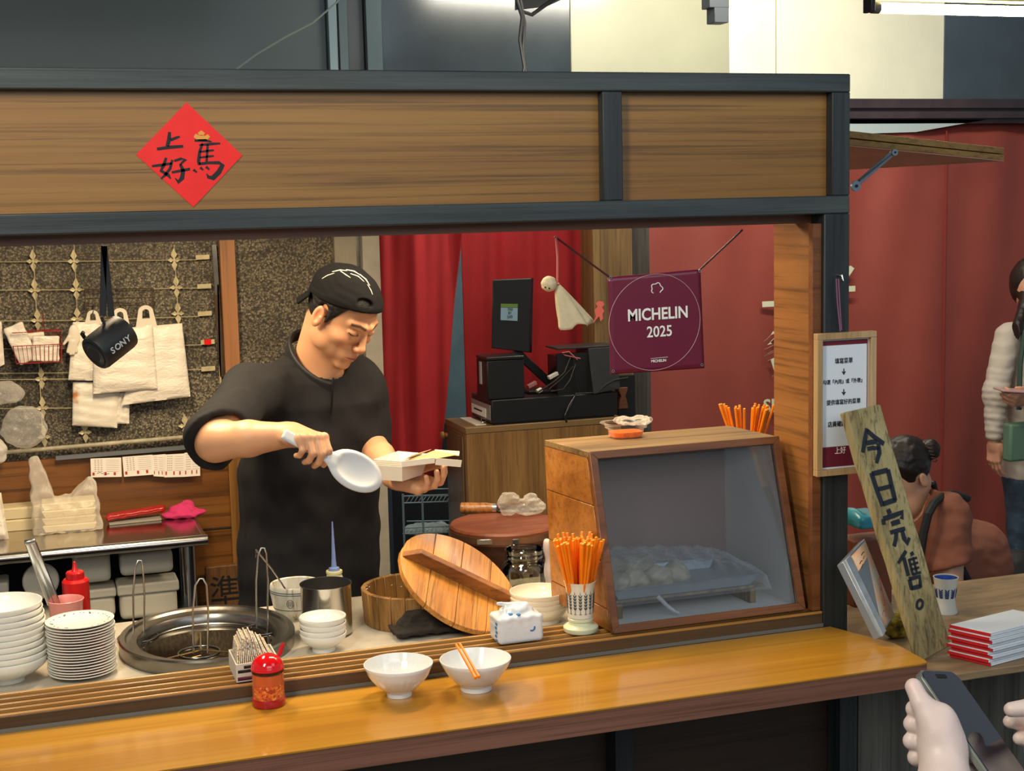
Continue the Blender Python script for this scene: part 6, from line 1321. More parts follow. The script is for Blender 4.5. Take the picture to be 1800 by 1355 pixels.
# blue wheat cup
YCu = 2.86; cz1 = fz(1662, 1014, YCu); cc0 = V((fx(1662, 1050, YCu), YCu, ZR+.0005)); rcu = 21/pxm(cc0); hcu = cz1-ZR
hcp = thing('wheat_cup', 'white cup with blue wheat print and blue inside behind the plank sign', 'cup', tuple(cc0))
MB().lathe([(0, 0), (rcu*.98, 0), (rcu, .004), (rcu*.86, .02), (rcu*.78, .04), (rcu*.86, hcu*.6), (rcu*.96, hcu-.012), (rcu*1.03, hcu), (rcu*.97, hcu), (rcu*.9, hcu-.012), (rcu*.72, .045), (0, .04)], cc0, 40).build('body', plain('cup_white', '#d3d5cd', .25, coat=.3), hcp)
MB().lathe([(rcu*.955, hcu-.002), (rcu*.88, hcu-.012), (rcu*.72, hcu*.5), (rcu*.70, hcu*.5), (rcu*.86, hcu-.012), (rcu*.94, hcu-.002)], cc0, 40).build('blue_lining', plain('cup_blue', '#2a4ca0', .12, coat=.5), hcp)
fdc = unit((CO-cc0)*V((1, 1, 0))); a0 = math.atan2(fdc[1], fdc[0]); mi = plain('wheat_blue', '#2c4480', .5)
for k in range(-2, 4):
    b = MB(); a = a0+k*.6+.15
    def Qc(da, z): t = (z/hcu); r = (rcu*(.78+.10*(z-.04)/(hcu*.6-.04)) if z < hcu*.6 else rcu*(.86+.10*(z-hcu*.6)/(hcu*.4-.012)))+.0006; return cc0+V((r*math.cos(a+da), r*math.sin(a+da), z))
    b.bar(Qc(0, hcu*.28), Qc(0, hcu*.66), .001, .0008)
    for j in range(5):
        z = hcu*(.36+.065*j)
        for s in (-1, 1): b.add([Qc(0, z), Qc(s*.16, z+.003), Qc(s*.22, z+.0085), Qc(s*.06, z+.006)], [(0, 1, 2, 3)])
    b.build('wheat_print', mi, hcp, smooth=0, solid=.0004)
# teal tray, yellow packet, orange packet behind the post
tq = aY(1512, 912, 3.0); s_ = 1/pxm(tq)
f = lambda P: smin(rbox(P, tq+V((.01, 0, 0)), (30*s_, .05, 12*s_), .01), ell(P, tq+V((-14*s_, 0, 8*s_)), (12*s_, .04, 13*s_)), .01)
o = join_sdf('teal_caddy', [(f, tq-.09, tq+.09, .004)], plain('teal_plastic', '#2f8ea4', .35, coat=.3), None); tag(o, 'teal plastic caddy just right of the black post', 'caddy')
o2 = MB().box((fx(1494, 1040, 3.0), 2.98, ZR+.0005), (fx(1560, 1040, 3.0), 3.06, tq[2]-.050)).build('cardboard_box', plain('brown_box', '#6e3c28', .6, var=.2), None, bevel=.003); tag(o2, 'reddish brown cardboard box under the teal caddy right of the post', 'box')
yc_ = aZ(1590, 1128, ZR)+V((0, .03, 0)); f = lambda P: (ell(P, yc_+V((0, 0, .030)), (.034, .022, .032))+.004*wob(P, 90, 3))*.7
mt, nt, bs = newmat('yellow_pack'); bs.inputs['Roughness'].default_value = .25
nt.links.new(ramp(nt, noise(nt, coords(nt), 40, 3), [(.35, '#2e2a10'), (.5, '#8a7618'), (.65, '#c8b83a')]), bs.inputs['Base Color'])
o = join_sdf('snack_packet', [(f, yc_-V((.05, .05, .004)), yc_+V((.05, .05, .08)), .003)], mt, None); tag(o, 'small shiny yellow and dark packet between the calligraphy frame and the plank sign', 'packet'); o.location.z = max(o.location.z, ZR+.0003)
# ---- raised hatch flap with its stay
fA, fB, fC = aY(1490, 254, 2.95), aY(1765, 282, 3.12), aY(1480, 304, 3.45)
u_ = unit(fB-fA); nfl = unit(np.cross(fB-fA, fC-fA)); nfl = nfl if nfl[2] > 0 else -nfl
fA2 = fA-u_*.05; fC2 = fC-u_*.10; th1 = .032
fl = thing('hatch_flap', 'propped-up brown wooden hatch flap right of the fascia', 'flap', tuple(fA))
P0, P1, P2 = fA2, fB, fC2
fm = wood('flap_wood', '#6a4a20', '#8c6a34', '#a07e44', 0, 14, 20, .5, 0, .2, .4)
ins_ = unit((fC2-fA2))
for z0, z1, o_ in ((0, th1*.44, .004), (th1*.5, th1, 0)):
    A_, B3, C3 = P0+ins_*o_, P1, P2; MB().add([A_+nfl*z0, B3+nfl*z0, C3+nfl*z0, A_+nfl*z1, B3+nfl*z1, C3+nfl*z1], [(2, 1, 0), (3, 4, 5), (0, 1, 4, 3), (1, 2, 5, 4), (2, 0, 3, 5)]).build('edge_rail', fm, fl, bevel=.001)
MB().add([P0+ins_*.008-nfl*.002, P1-nfl*.002, P2-nfl*.002, P0+ins_*.008-nfl*.0002, P1-nfl*.0002, P2-nfl*.0002], [(2, 1, 0), (3, 4, 5), (0, 1, 4, 3), (1, 2, 5, 4), (2, 0, 3, 5)]).build('underside', plain('flap_underside', '#b88672', .5, var=.15, vscale=6), fl)
s0_, s1_ = aY(1502, 327, 2.93), aY(1570, 268, 2.96)
sy_ = thing('flap_stay', 'zinc folding stay propping the hatch flap against the post', 'stay', tuple(s0_)); zn = plain('zinc', '#8a9aa6', .35, .6)
MB().bar(s0_, s1_, .013, .006, (0, 1, 0)).build('arm', zn, sy_, bevel=.002); MB().bar(s0_+V((.01, -.004, .012)), s1_+V((-.006, -.004, -.004)), .004, .003, (0, 1, 0)).build('inner_arm', M['steel_dark'], sy_)
for c, r in ((s0_, .012), (s1_, .008)): MB().lathe([(0, 0), (r, 0), (r, .006), (0, .006)], c+V((0, -.002, 0)), 20, (0, -1, 0)).build('pivot', zn, sy_); MB().lathe([(0, 0), (r*.3, 0), (r*.3, .002), (0, .002)], c+V((0, -.0082, 0)), 12, (0, -1, 0)).build('rivet', M['black'], sy_)
# white strip of wall over the flap
wq = [aY(1480, 210, YR-.06), aY(1735, 210, YR-.06), aY(1610, 232, YR-.06), aY(1480, 236, YR-.06)]
o = MB().add([q for q in wq]+[q+V((0, .01, 0)) for q in wq], [(0, 1, 2, 3), (7, 6, 5, 4), (0, 4, 5, 1), (1, 5, 6, 2), (2, 6, 7, 3), (3, 7, 4, 0)]).build('white_valance', plain('valance', '#b4c2c4', .6), None, smooth=0); tag(o, 'slim white strip hanging under the maroon track above the flap', 'valance')
# ---- fluorescent tube
TY = 3.3; ta, tb_ = aY(1545, 14, TY), aY(1830, 20, TY); tb_[2] = ta[2]; tb_ = ta+V((1.2, 0, 0))
tl = thing('tube_lamp', 'bare fluorescent tube lamp at the top right corner', 'lamp', tuple(ta))
em = plain('tube_glow', '#ffffff', .4, emit='#fff2c8', es=22)
MB().tube([ta, tb_], .0135, 20).build('tube', em, tl); MB().tube([ta-V((.022, 0, 0)), ta-V((.0005, 0, 0))], .0145, 20).build('end_cap', plain('cap_grey', '#6e6e6a', .4, .4), tl)
MB().box((ta[0]-.035, TY-.02, ta[2]-.012), (ta[0]-.0225, TY+.02, ta[2]+.035)).build('socket', M['black'], tl, bevel=.002)
MB().box((ta[0]-.03, TY-.025, ta[2]+.022), (tb_[0], TY+.025, ta[2]+.05)).build('batten', plain('batten_yellow', '#c8b878', .4), tl, bevel=.003)
# cables and dark fixture in the upper left corner of the cream sheets
dkf = thing('ceiling_duct', 'dark looping cables hanging from a black bracket above the fascia', 'cable', tuple(aY(920, 40, 5.0)))
for pts in (((905, -10), (918, 30), (914, 70), (922, 118), (920, 130)), ((912, -10), (922, 40), (920, 90), (924, 126)), ((918, 20), (935, 26), (960, 8), (985, -10))):
    MB().tube([aY(x, y, 5.0) for x, y in pts], .007, 8).build('cable', M['black'], dkf)
MB().hexa([aY(905, -20, 5.0), aY(1030, -20, 5.0), aY(1030, -20, 5.1), aY(905, -20, 5.1), aY(905, 18, 5.0), aY(960, 12, 5.0), aY(960, 12, 5.1), aY(905, 18, 5.1)][::1]).build('bracket', M['black'], dkf)
cw = thing('sagging_cable', 'thin pale cable running diagonally over the teal grey sheet', 'cable', tuple(aY(500, 60, 5.5)))
MB().tube([aY(x, y, 5.5) for x, y in ((412, 124), (450, 96), (500, 66), (550, 40), (592, 4), (600, -10))], .004, 6).build('sheath', plain('pale_cable', '#7a857f', .6), cw)
bk3 = thing('tube_reflection', 'dark plates standing for the tube reflection on the cream sheets left of the seam', 'bracket', tuple(aY(1266, 20, 5.55)))  # plates modelled for the tube's reflection in the glossy wall
for q in (((1247, -10), (1282, 14)), ((1256, 12), (1281, 40))):
    a, c = aY(*q[0], 5.52), aY(*q[1], 5.52); MB().box((a[0], 5.52, c[2]), (c[0], 5.595, a[2])).build('plate', plain('reflection_dark', '#3c424a', .4), bk3, bevel=.003)
# ================================================================= people
def skinmat(name, rough=.45, sss=.12):
    m, nt, bs = newmat(name); a = nt.nodes.new('ShaderNodeVertexColor'); a.layer_name = 'Col'; nt.links.new(a.outputs[0], bs.inputs['Base Color'])
    bs.inputs['Roughness'].default_value = rough; bs.inputs['Subsurface Weight'].default_value = sss; bs.inputs['Subsurface Radius'].default_value = (.012, .005, .003); bs.inputs['Subsurface Scale'].default_value = 1
    bump(nt, bs, noise(nt, coords(nt), 420, 3), .08, .001); return m
SK = skinmat('skin')
def hand_sdf(W, X, Yv, Zv, curls, thumb, S=1., spread=.0):
    """distance function of a hand; W wrist, X towards fingers, Yv thumb side, Zv back of the hand; curls: per finger (index..little) three angles in degrees"""
    X = unit(X); Yv = unit(Yv-X*(Yv@X)); Zv2 = unit(np.cross(X, Yv)); Zv = Zv2 if Zv2@V(Zv) > 0 else -Zv2
    T = lambda x, y, z: W+S*(X*x+Yv*y+Zv*z)
    Rm = np.stack([X, Yv, Zv]); caps = []
    fb = [(.088, .029, .074), (.092, .010, .082), (.089, -.010, .077), (.082, -.028, .060)]
    tips = []
    for k, (bx, by, L) in enumerate(fb):
        a = 0; p = V((bx, by, .002)); r = [.0092, .0095, .009, .0080][k]
        for j, fr_ in enumerate((.45, .30, .25)):
            a += math.radians(curls[k][j]); q = p+L*fr_*V((math.cos(a), spread*(1.5-k)*math.cos(a), -math.sin(a))); r2 = r*.92; caps.append((T(*p), T(*q), r*S, r2*S, k)); p = q; r = r2
        tips.append(T(*p))
    tp = [T(*t) for t in thumb]; tr = [.0125, .0112, .0102, .0085]
    def f(P):
        d = rbox(P, T(.048, .0, 0), (.046*S, .040*S, .0135*S), .012*S, Rm); d = smin(d, ell(P, T(.030, .022, -.010), (.030*S, .018*S, .016*S), Rm), .012*S); d = smin(d, ell(P, T(.035, -.024, -.008), (.034*S, .014*S, .013*S), Rm), .012*S)
        d = smin(d, cap(P, T(-.02, 0, 0), T(.02, 0, 0), .025*S, .024*S), .02*S)
        for k in range(4):
            fd = None
            for a, b, r, r2, kk in caps:
                if kk == k: c = cap(P, a, b, r, r2); fd = c if fd is None else smin(fd, c, .002*S)
            d = smin(d, fd, .007*S)
            d = smin(d, sphere(P, caps[k*3][0]+Zv*.003*S, .0092*S), .006*S)
        td = None
        for i in range(len(tp)-1): c = cap(P, tp[i], tp[i+1], tr[i]*S, tr[i+1]*S); td = c if td is None else smin(td, c, .004*S)
        return smin(d, td, .010*S)
    return f, T, tips
def hand_box(T, S=1): pts = np.array([T(x, y, z) for x in (-.04, .19) for y in (-.06, .10) for z in (-.10, .05)]); return pts.min(0), pts.max(0)
# ---------------------------------------------------------------- the cook
HC = V((.734, 3.50, 1.704)); HR = np.array([[.434, .812, .390], [-.673, .580, -.459], [-.599, -.063, .798]]).T; HS = .93   # rows: forward, left, up
HC = aY(603, 549, 3.50)
def HL(P): return ((P-HC)@HR.T)/HS
def HW(p): return HC+HS*(V(p)@HR)
def cranium(Q, g=0): return smin(ell(Q, (-.016, 0, .036), (.091+g, .077+g, .074+g)), ell(Q, (.012, 0, .033), (.071+g, .069+g, .064+g)), .02)
def head_f(P):
    Q = HL(P); A = np.abs(Q[..., 1:2]); QS = np.concatenate([Q[..., :1], A, Q[..., 2:]], -1)
    d = cranium(Q)+.003; d = smin(d, ell(Q, (.030, 0, -.012), (.062, .066, .082)), .02)
    d = smin(d, ell(Q, (.034, 0, -.074), (.051, .056, .044)), .020); d = smin(d, ell(Q, (.080, 0, -.108), (.0175, .022, .017)), .022)
    d = smin(d, ell(QS, (.012, .052, -.062), (.030, .013, .034)), .018)
    d = smin(d, cap(QS, (.092, .010, .020), (.074, .044, .022), .009, .008), .014)
    d = smin(d, ell(QS, (.062, .042, -.030), (.024, .022, .018)), .020)
    d = smax(d, -ell(QS, (.105, .031, .000), (.018, .017, .0105)), .010)
    d = smin(d, ell(QS, (.0785, .032, -.001), (.0135, .0165, .0115)), .004)
    d = smin(d, cap(QS, (.092, .019, -.0055), (.086, .044, -.0045), .0020, .0016), .0025)
    d = smin(d, cap(Q, (.090, 0, .012), (.1085, 0, -.036), .0070, .0098), .010); d = smin(d, sphere(Q, (.1085, 0, -.040), .0116), .006)
    d = smin(d, ell(QS, (.101, .0125, -.043), (.011, .0075, .0075)), .004); d = smax(d, -ell(QS, (.107, .0065, -.0515), (.006, .0032, .004)), .002)
    d = smin(d, ell(Q, (.080, 0, -.074), (.022, .032, .024)), .014)
    d = smin(d, cap(QS, (.1020, .0, -.0695), (.0900, .026, -.0745), .0046, .0022), .005); d = smin(d, cap(QS, (.1010, .0, -.0795), (.090, .022, -.0775), .0054, .0028), .005)
    d = smax(d, -cap(QS, (.1085, .0, -.0744), (.094, .026, -.0757), .0014, .001), .0018)
    QS = QS+V((0, 0, .010)); ear = ell(QS, (-.006, .0805, -.006), (.0190, .0080, .0320)); ear = smax(ear, -ell(QS, (-.003, .0890, -.002), (.0105, .0070, .0205)), .004); ear = smin(ear, cap(QS, (.004, .082, -.004), (.008, .080, -.014), .0045, .005), .004)
    d = smin(d, ear, .006)
    return d*HS
NB = aY(548, 655, 3.60); NB = V((NB[0], 3.60, 1.535))
def neck_f(P): return smin(cap(P, HW((-.040, 0, -.045)), NB, .050, .058), cap(P, HW((-.01, 0, -.060)), NB+V((.03, -.04, -.03)), .034, .040), .03)
def skincol(v):
    Q = HL(v); n = len(v); base = np.array(rgb('#c8946e')[:3]); c = np.tile(base, (n, 1))*(1+.05*wob(v, 60, 2)[:, None]); QS = np.abs(Q[:, 1])
    inh = (np.linalg.norm(Q, axis=1) < .2)
    def mix(m, col): c[:] = c*(1-m[:, None])+np.array(rgb(col)[:3])*m[:, None]
    g = lambda d, s: np.clip(1-d/s, 0, 1)
    D = lambda p, s: np.linalg.norm((np.stack([Q[:, 0], QS, Q[:, 2]], 1)-V(p))/V(s), axis=1)
    mix(.55*g(D((.11, .0, -.042), (.02, .02, .018)), 1)*inh, '#c46a4c'); mix(.5*g(D((-.004, .083, -.004), (.025, .02, .036)), 1)*inh, '#c8644a')
    mix(.35*g(D((.07, .048, -.03), (.03, .03, .025)), 1)*inh, '#cc7a58')
    lip = np.clip(2.2*g(D((.100, 0, -.0745), (.016, .0275, .0098)), 1), 0, 1)*(Q[:, 0] > .088)*inh; mix(.75*lip, '#a4564a')
    mix(np.clip(3*g(D((.099, .0, -.0750), (.014, .026, .0018)), 1), 0, 1)*inh*(Q[:, 0] > .088), '#5c2a22')
    zb = .0235-.22*np.abs(QS-.030)+.10*(QS-.03); brow = np.clip(1.6-np.abs(Q[:, 2]-zb-.001)/.0036, 0, 1)*(QS > .012)*(QS < .052)*(Q[:, 0] > .05)*inh; mix(.88*brow, '#241812')
    zl = -.0070+18*(QS-.032)**2; lash = np.clip(1.8-np.abs(Q[:, 2]-zl)/.0018, 0, 1)*(QS > .0175)*(QS < .048)*(Q[:, 0] > .06)*inh; mix(.9*lash, '#1c1210')
    mix(.35*np.clip(1.5-np.abs(Q[:, 2]-.0095+8*(QS-.032)**2)/.0016, 0, 1)*(QS > .018)*(QS < .046)*(Q[:, 0] > .06)*inh, '#8a5038')
    return np.clip(c, 0, 1)
lv = unit(V((.93, .37, 0))); fv = V((.37, -.93, 0))
shR, shL = aY(441, 684, 3.47), aY(630, 672, 3.61)
elR, wrR = aY(378, 776, 3.25), aY(512, 764, 3.13); elL, wrL = aY(648, 778, 3.60), aY(698, 842, 3.36)
# torso frames: z, centre (pixel x at that height), half width a, half depth b
tz = [.80, .95, 1.10, 1.25, 1.38, 1.47, 1.53, 1.57]
def tcx(z, px, Y=3.63): return None
tpx = [548, 548, 546, 546, 552, 556, 556, 558]; ta = [.182, .180, .176, .176, .176, .168, .135, .085]; tb = [.125, .125, .122, .125, .125, .110, .085, .065]
tpy = [1165, 1063, 962, 861, 773, 713, 672, 645]
tcx_ = [float(aY(x, y, 3.64)[0]) for x, y in zip(tpx, tpy)]; tyy = [3.66, 3.66, 3.655, 3.64, 3.625, 3.61, 3.60, 3.60]
def torso(P, g=0, wr=0):
    z = P[..., 2]; cx = np.interp(z, tz, tcx_); cy = np.interp(z, tz, tyy); a = np.interp(z, tz, ta)+g; b = np.interp(z, tz, tb)+g
    x, y = P[..., 0]-cx, P[..., 1]-cy; u = (x*lv[0]+y*lv[1])/a; w = (x*fv[0]+y*fv[1])/b; r = (np.abs(u)**2.4+np.abs(w)**2.4)**(1/2.4)
    d = (r-1)*np.minimum(a, b); d = smax(d, z-(1.575+g), .03); return smax(d, .78-z, .01)
def armR(P): return smin(cap(P, shR, elR, .050, .043), smin(cap(P, elR, elR+(wrR-elR)*.45, .043, .040), cap(P, elR+(wrR-elR)*.45, wrR, .040, .026), .01), .02)
def armL(P): return smin(cap(P, shL, elL, .050, .041), smin(cap(P, elL, elL+(wrL-elL)*.4, .041, .038), cap(P, elL+(wrL-elL)*.4, wrL, .038, .025), .01), .02)
hX = unit(.62*right-.10*up-.80*fwd); hY = .80*right+.02*up+.62*fwd
hRf, hRT, tipsR = hand_sdf(wrR+V((.004, 0, .0)), hX, hY, up, [(50, 62, 22), (56, 66, 30), (60, 70, 34), (64, 72, 36)], [(.014, .030, -.006), (.040, .052, -.022), (.062, .050, -.040), (.078, .040, -.050)], .98)
hX2 = unit(.86*right-.16*up-.48*fwd); hY2 = .30*right+.35*up+.88*fwd
hLf, hLT, tipsL = hand_sdf(wrL, hX2, hY2, -1*up-.2*fwd, [(26, 40, 22), (24, 40, 24), (22, 44, 26), (24, 48, 28)], [(.014, .032, -.006), (.040, .058, -.014), (.064, .070, -.022), (.086, .072, -.026)], .95)
def legs(P):
    d = None
    for s in (-1, 1):
        h = V((tcx_[0], 3.66, .86))+lv*.085*s; k = h*V((1, 1, 0))+V((.0, -.01, .48))+lv*.01*s; a_ = h*V((1, 1, 0))+V((0, .02, .09))+lv*.02*s
        q = smin(cap(P, h, k, .085, .058), cap(P, k, a_, .058, .042), .02); q = smin(q, cap(P, a_*V((1, 1, 0))+V((0, 0, .035)), a_*V((1, 1, 0))+fv*.16+V((0, 0, .030)), .034, .030), .02); d = q if d is None else smin(d, q, .03)
    return d
def rr_f(P): return smin(armR(P), hRf(P), .012)
def ll_f(P): return smin(armL(P), hLf(P), .012)
ck_ = thing('person', 'man in a black shirt and a backwards black cap scooping with a white paddle', 'person', (tcx_[0], 3.66, 0))
lo, hi = HC-.19, HC+.19
def hn(P): return smin(head_f(P), neck_f(P), .02)
loh = np.minimum(HC-V((.15, .15, .15)), NB-.09); hih = HC+V((.15, .15, .15))
aR = np.array([shR, elR, wrR]); hb0, hb1 = hand_box(hRT); aL = np.array([shL, elL, wrL]); hc0, hc1 = hand_box(hLT)
join_sdf('body', [(hn, loh, hih, .0018), (rr_f, np.minimum(aR.min(0)-.06, hb0), np.maximum(aR.max(0)+.06, hb1), .0026), (ll_f, np.minimum(aL.min(0)-.06, hc0), np.maximum(aL.max(0)+.06, hc1), .0026), (lambda P: smin(torso(P, -.012), legs(P), .05), V((.3, 3.40, -.01)), V((1.1, 3.90, 1.62)), .011)], SK, ck_, colorfn=skincol, relax=1)
# shirt
blk = plain('shirt_black', '#1a191b', .85, bmp=.12, bscale=260, spec=.3); M['shirt'] = blk
def hemcut(P, a, b, t): d = unit(b-a); return plane(P, a+(b-a)*t, d)
def shirt(P):
    d = torso(P, .012)
    uR = elR+(elR-shR)*.0; slR = smin(cap(P, shR, elR+V((-.004, 0, .002)), .060, .068), cap(P, NB+V((-.02, .02, .005)), shR+V((.01, 0, -.008)), .050, .056), .05); slR = smax(slR, plane(P, elR+V((.0, 0, -.006)), unit(.75*unit(wrR-elR)+.65*unit(elR-shR))), .006); slR = smax(slR, -cap(P, elR-(elR-shR)*.3, elR+(elR-shR)*.6+(wrR-elR)*.3, .050, .060), .004)
    slL = smin(cap(P, shL, elL+V((.0, 0, .0)), .056, .058), cap(P, NB+V((.02, .02, -.005)), shL+V((-.01, 0, -.008)), .048, .050), .05); slL = smax(slL, plane(P, elL+V((0, 0, -.012)), unit(elL-shL+V((0, 0, -.1)))), .006)
    d = smin(smin(d, slR, .035), slL, .035)
    w = P*V((1, 1, .55)); d = d+.0042*wob(w, 26, 1)+.0022*wob(w, 60, 5)+.0035*np.sin((P[..., 0]*.7+P[..., 2]*.35)*70+2*np.sin(P[..., 2]*14))*np.clip((P[..., 2]-.9)*1.5, .2, 1)*.6
    # diagonal pull folds from the armpits
    nc = smax(cap(P, HW((-.03, 0, -.05)), NB+V((.01, -.03, .02)), .062, .070), -(P[..., 2]-1.50), .01)
    d = smax(d, -nc, .006)
    return d*.8
slo = np.minimum(np.array([shR, elR]).min(0)-.09, V((.36, 3.40, .77))); shi = V((max(elL[0], shL[0])+.09, 3.83, 1.66))
slo = V((slo[0], 3.14, .77))
so = join_sdf('shirt', [(shirt, slo, shi, .0045)], blk, ck_, relax=2)
# collar band
def collar(P):
    ax = unit(HW((-.03, 0, -.05))-NB); c = NB+V((.012, -.022, .030)); Q = P-c; h = Q@ax; rad = Q-h[..., None]*ax; u = rad@lv; w = rad@fv; r = np.sqrt((u/1.0)**2+(w/1.12)**2)
    band = np.abs(r-.079+.10*h)-.0045; d = smax(band, np.abs(h-.014+.30*w)-.017, .004); d = smax(d, np.minimum(u-.010, w-.03), .003); wedge = (np.abs(u-.004)-.012-.3*np.clip(h+.02, 0, 1)); return smax(d, -smax(wedge, -w, .002), .003)
cc_ = NB+V((.01, -.02, .03)); join_sdf('collar', [(collar, cc_-.14, cc_+.14, .0026)], plain('collar_black', '#101013', .6), ck_)
MB().tube([aY(586, 664, 3.478), aY(584, 690, 3.470), aY(583, 728, 3.478)], .0028, 6).build('zip', plain('zip_black', '#08080a', .3), ck_)
# cap, brim, hair
capm = plain('cap_black', '#111113', .9, bmp=.25, bscale=40, spec=.15)
def capf(P):
    Q = HL(P); A = np.stack([Q[..., 0], np.abs(Q[..., 1]), Q[..., 2]], -1); d = smin(ell(Q, (-.016, 0, .038), (.103, .089, .076)), cranium(Q, .007)-.004, .012); d = d+.0016*wob(Q, 45, 4)+.0007*wob(Q*V((1, 1, 2.2)), 75, 1)
    d = smax(d, -(Q[..., 2]-.034-.32*np.clip(Q[..., 0], -.12, .12)-.002), .003); op = ell(Q, (.076, -.036, .083), (.024, .028, .0125)); d = smax(d, -op, .003)
    d = smax(d, -(cranium(Q)-.002), .001)
    band = smax(np.abs(ell(Q, (-.014, 0, .038), (.106, .0905, .080)))-.003, np.abs(Q[..., 2]-.045-.32*Q[..., 0])-.008, .002)
    return smin(d, band, .002)*HS
lo = HC-.16; hi = HC+.17
cp = join_sdf('cap', [(capf, lo, hi, .0022)], capm, ck_)
def brim(u, v):
    y = (u-.5)*2; x = -.100-.040*v*(1-.35*y*y)+.035*y*y; return HW((x, y*.078*(1-.12*v), .016-.070*v*(1-.3*y*y)-.010*y*y))
MB().grid(brim, 20, 8).build('brim', capm, cp, smooth=180, solid=.004)
b = MB()
def on_cap(px, py):
    r = ray(px, py); r = r/np.linalg.norm(r); t = np.linspace(3.2, 4.2, 900); P = CO+r*t[:, None]; k = np.argmax(capf(P) < .0006); return P[k] if k > 0 else None
for pts, w in (([(566, 490), (576, 484), (588, 480)], 2.4), ([(584, 478), (598, 475), (610, 476)], 3.4), ([(598, 476), (608, 483), (616, 488)], 2.6), ([(608, 474), (622, 477), (634, 484)], 3.4), ([(616, 481), (630, 486), (640, 495)], 2.6), ([(632, 482), (643, 491), (650, 502)], 3.0), ([(646, 500), (652, 510), (655, 518)], 2.0)):
    P = [on_cap(*q) for q in pts]; P = [p for p in P if p is not None]
    if len(P) > 1: b.tube(P, [w*.00045]+[w*.0007]*(len(P)-2)+[w*.0003], 5)
b.build('cap_print', plain('cap_print', '#c4beb0', .6), cp)
hairm = plain('hair_black', '#0d0b0b', .55, bmp=.6, bscale=220)
def hairf(P):
    Q = HL(P); A = np.stack([Q[..., 0], np.abs(Q[..., 1]), Q[..., 2]], -1); d = cranium(Q, .0045)+.0012*wob(Q, 180, 2)
    side = smax(smax(d, -(Q[..., 2]+.020), .003), Q[..., 2]-.055, .003); side = smax(side, Q[..., 0]-.030-.45*(Q[..., 2]), .003)
    back = smax(ell(Q, (-.030, 0, .0), (.078, .072, .070))+.001*wob(Q, 180, 2), Q[..., 0]+.020, .003); burn = ell(A, (.017, .073, .006), (.011, .006, .026))
    top = smax(cranium(Q)-.0035, ell(Q, (.072, -.036, .080), (.034, .036, .024)), .002)
    e = smin(smin(side, back, .006), smin(burn, top, .004), .004); earcut = ell(A, (-.004, .084, -.006), (.022, .020, .033)); return smax(e, -earcut, .003)*HS
join_sdf('hair', [(hairf, HC-.14, HC+.15, .0022)], hairm, ck_)
# ---- rice paddle in the cook's hand
pm_ = plain('paddle_white', '#c4c5c6', .4)
H0 = aY(497, 762, 3.055); H1 = aY(592, 812, 3.035); H2 = aY(655, 858, 3.02)
hd_ = unit(H1-H0); nb_ = unit(unit(CO-H1)+.55*V((0, 0, 1))); nb_ = unit(nb_-hd_*(nb_@hd_)); sb__ = np.cross(nb_, hd_); sc_ = aY(622, 826, 3.03); s_ = 1/pxm(sc_)
Rp = np.stack([hd_, sb__, nb_])
def pad(P):
    d = rbox(P, (H0+H1)/2, (float(np.linalg.norm(H1-H0))/2, .0125, .006), .005, Rp); e = ell(P, sc_+hd_*.004, (52*s_, 36*s_, .013), Rp); e = smax(e, -ell(P, sc_+nb_*.016+hd_*.004, (46*s_, 31*s_, .0165), Rp), .003); return smin(d, e, .012)*.9
pdl = join_sdf('rice_paddle', [(pad, np.minimum(H0, H2)-.06, np.maximum(H0, H2)+.06, .002)], pm_, None); tag(pdl, 'white plastic rice paddle in the hand of the man in the black cap', 'paddle')
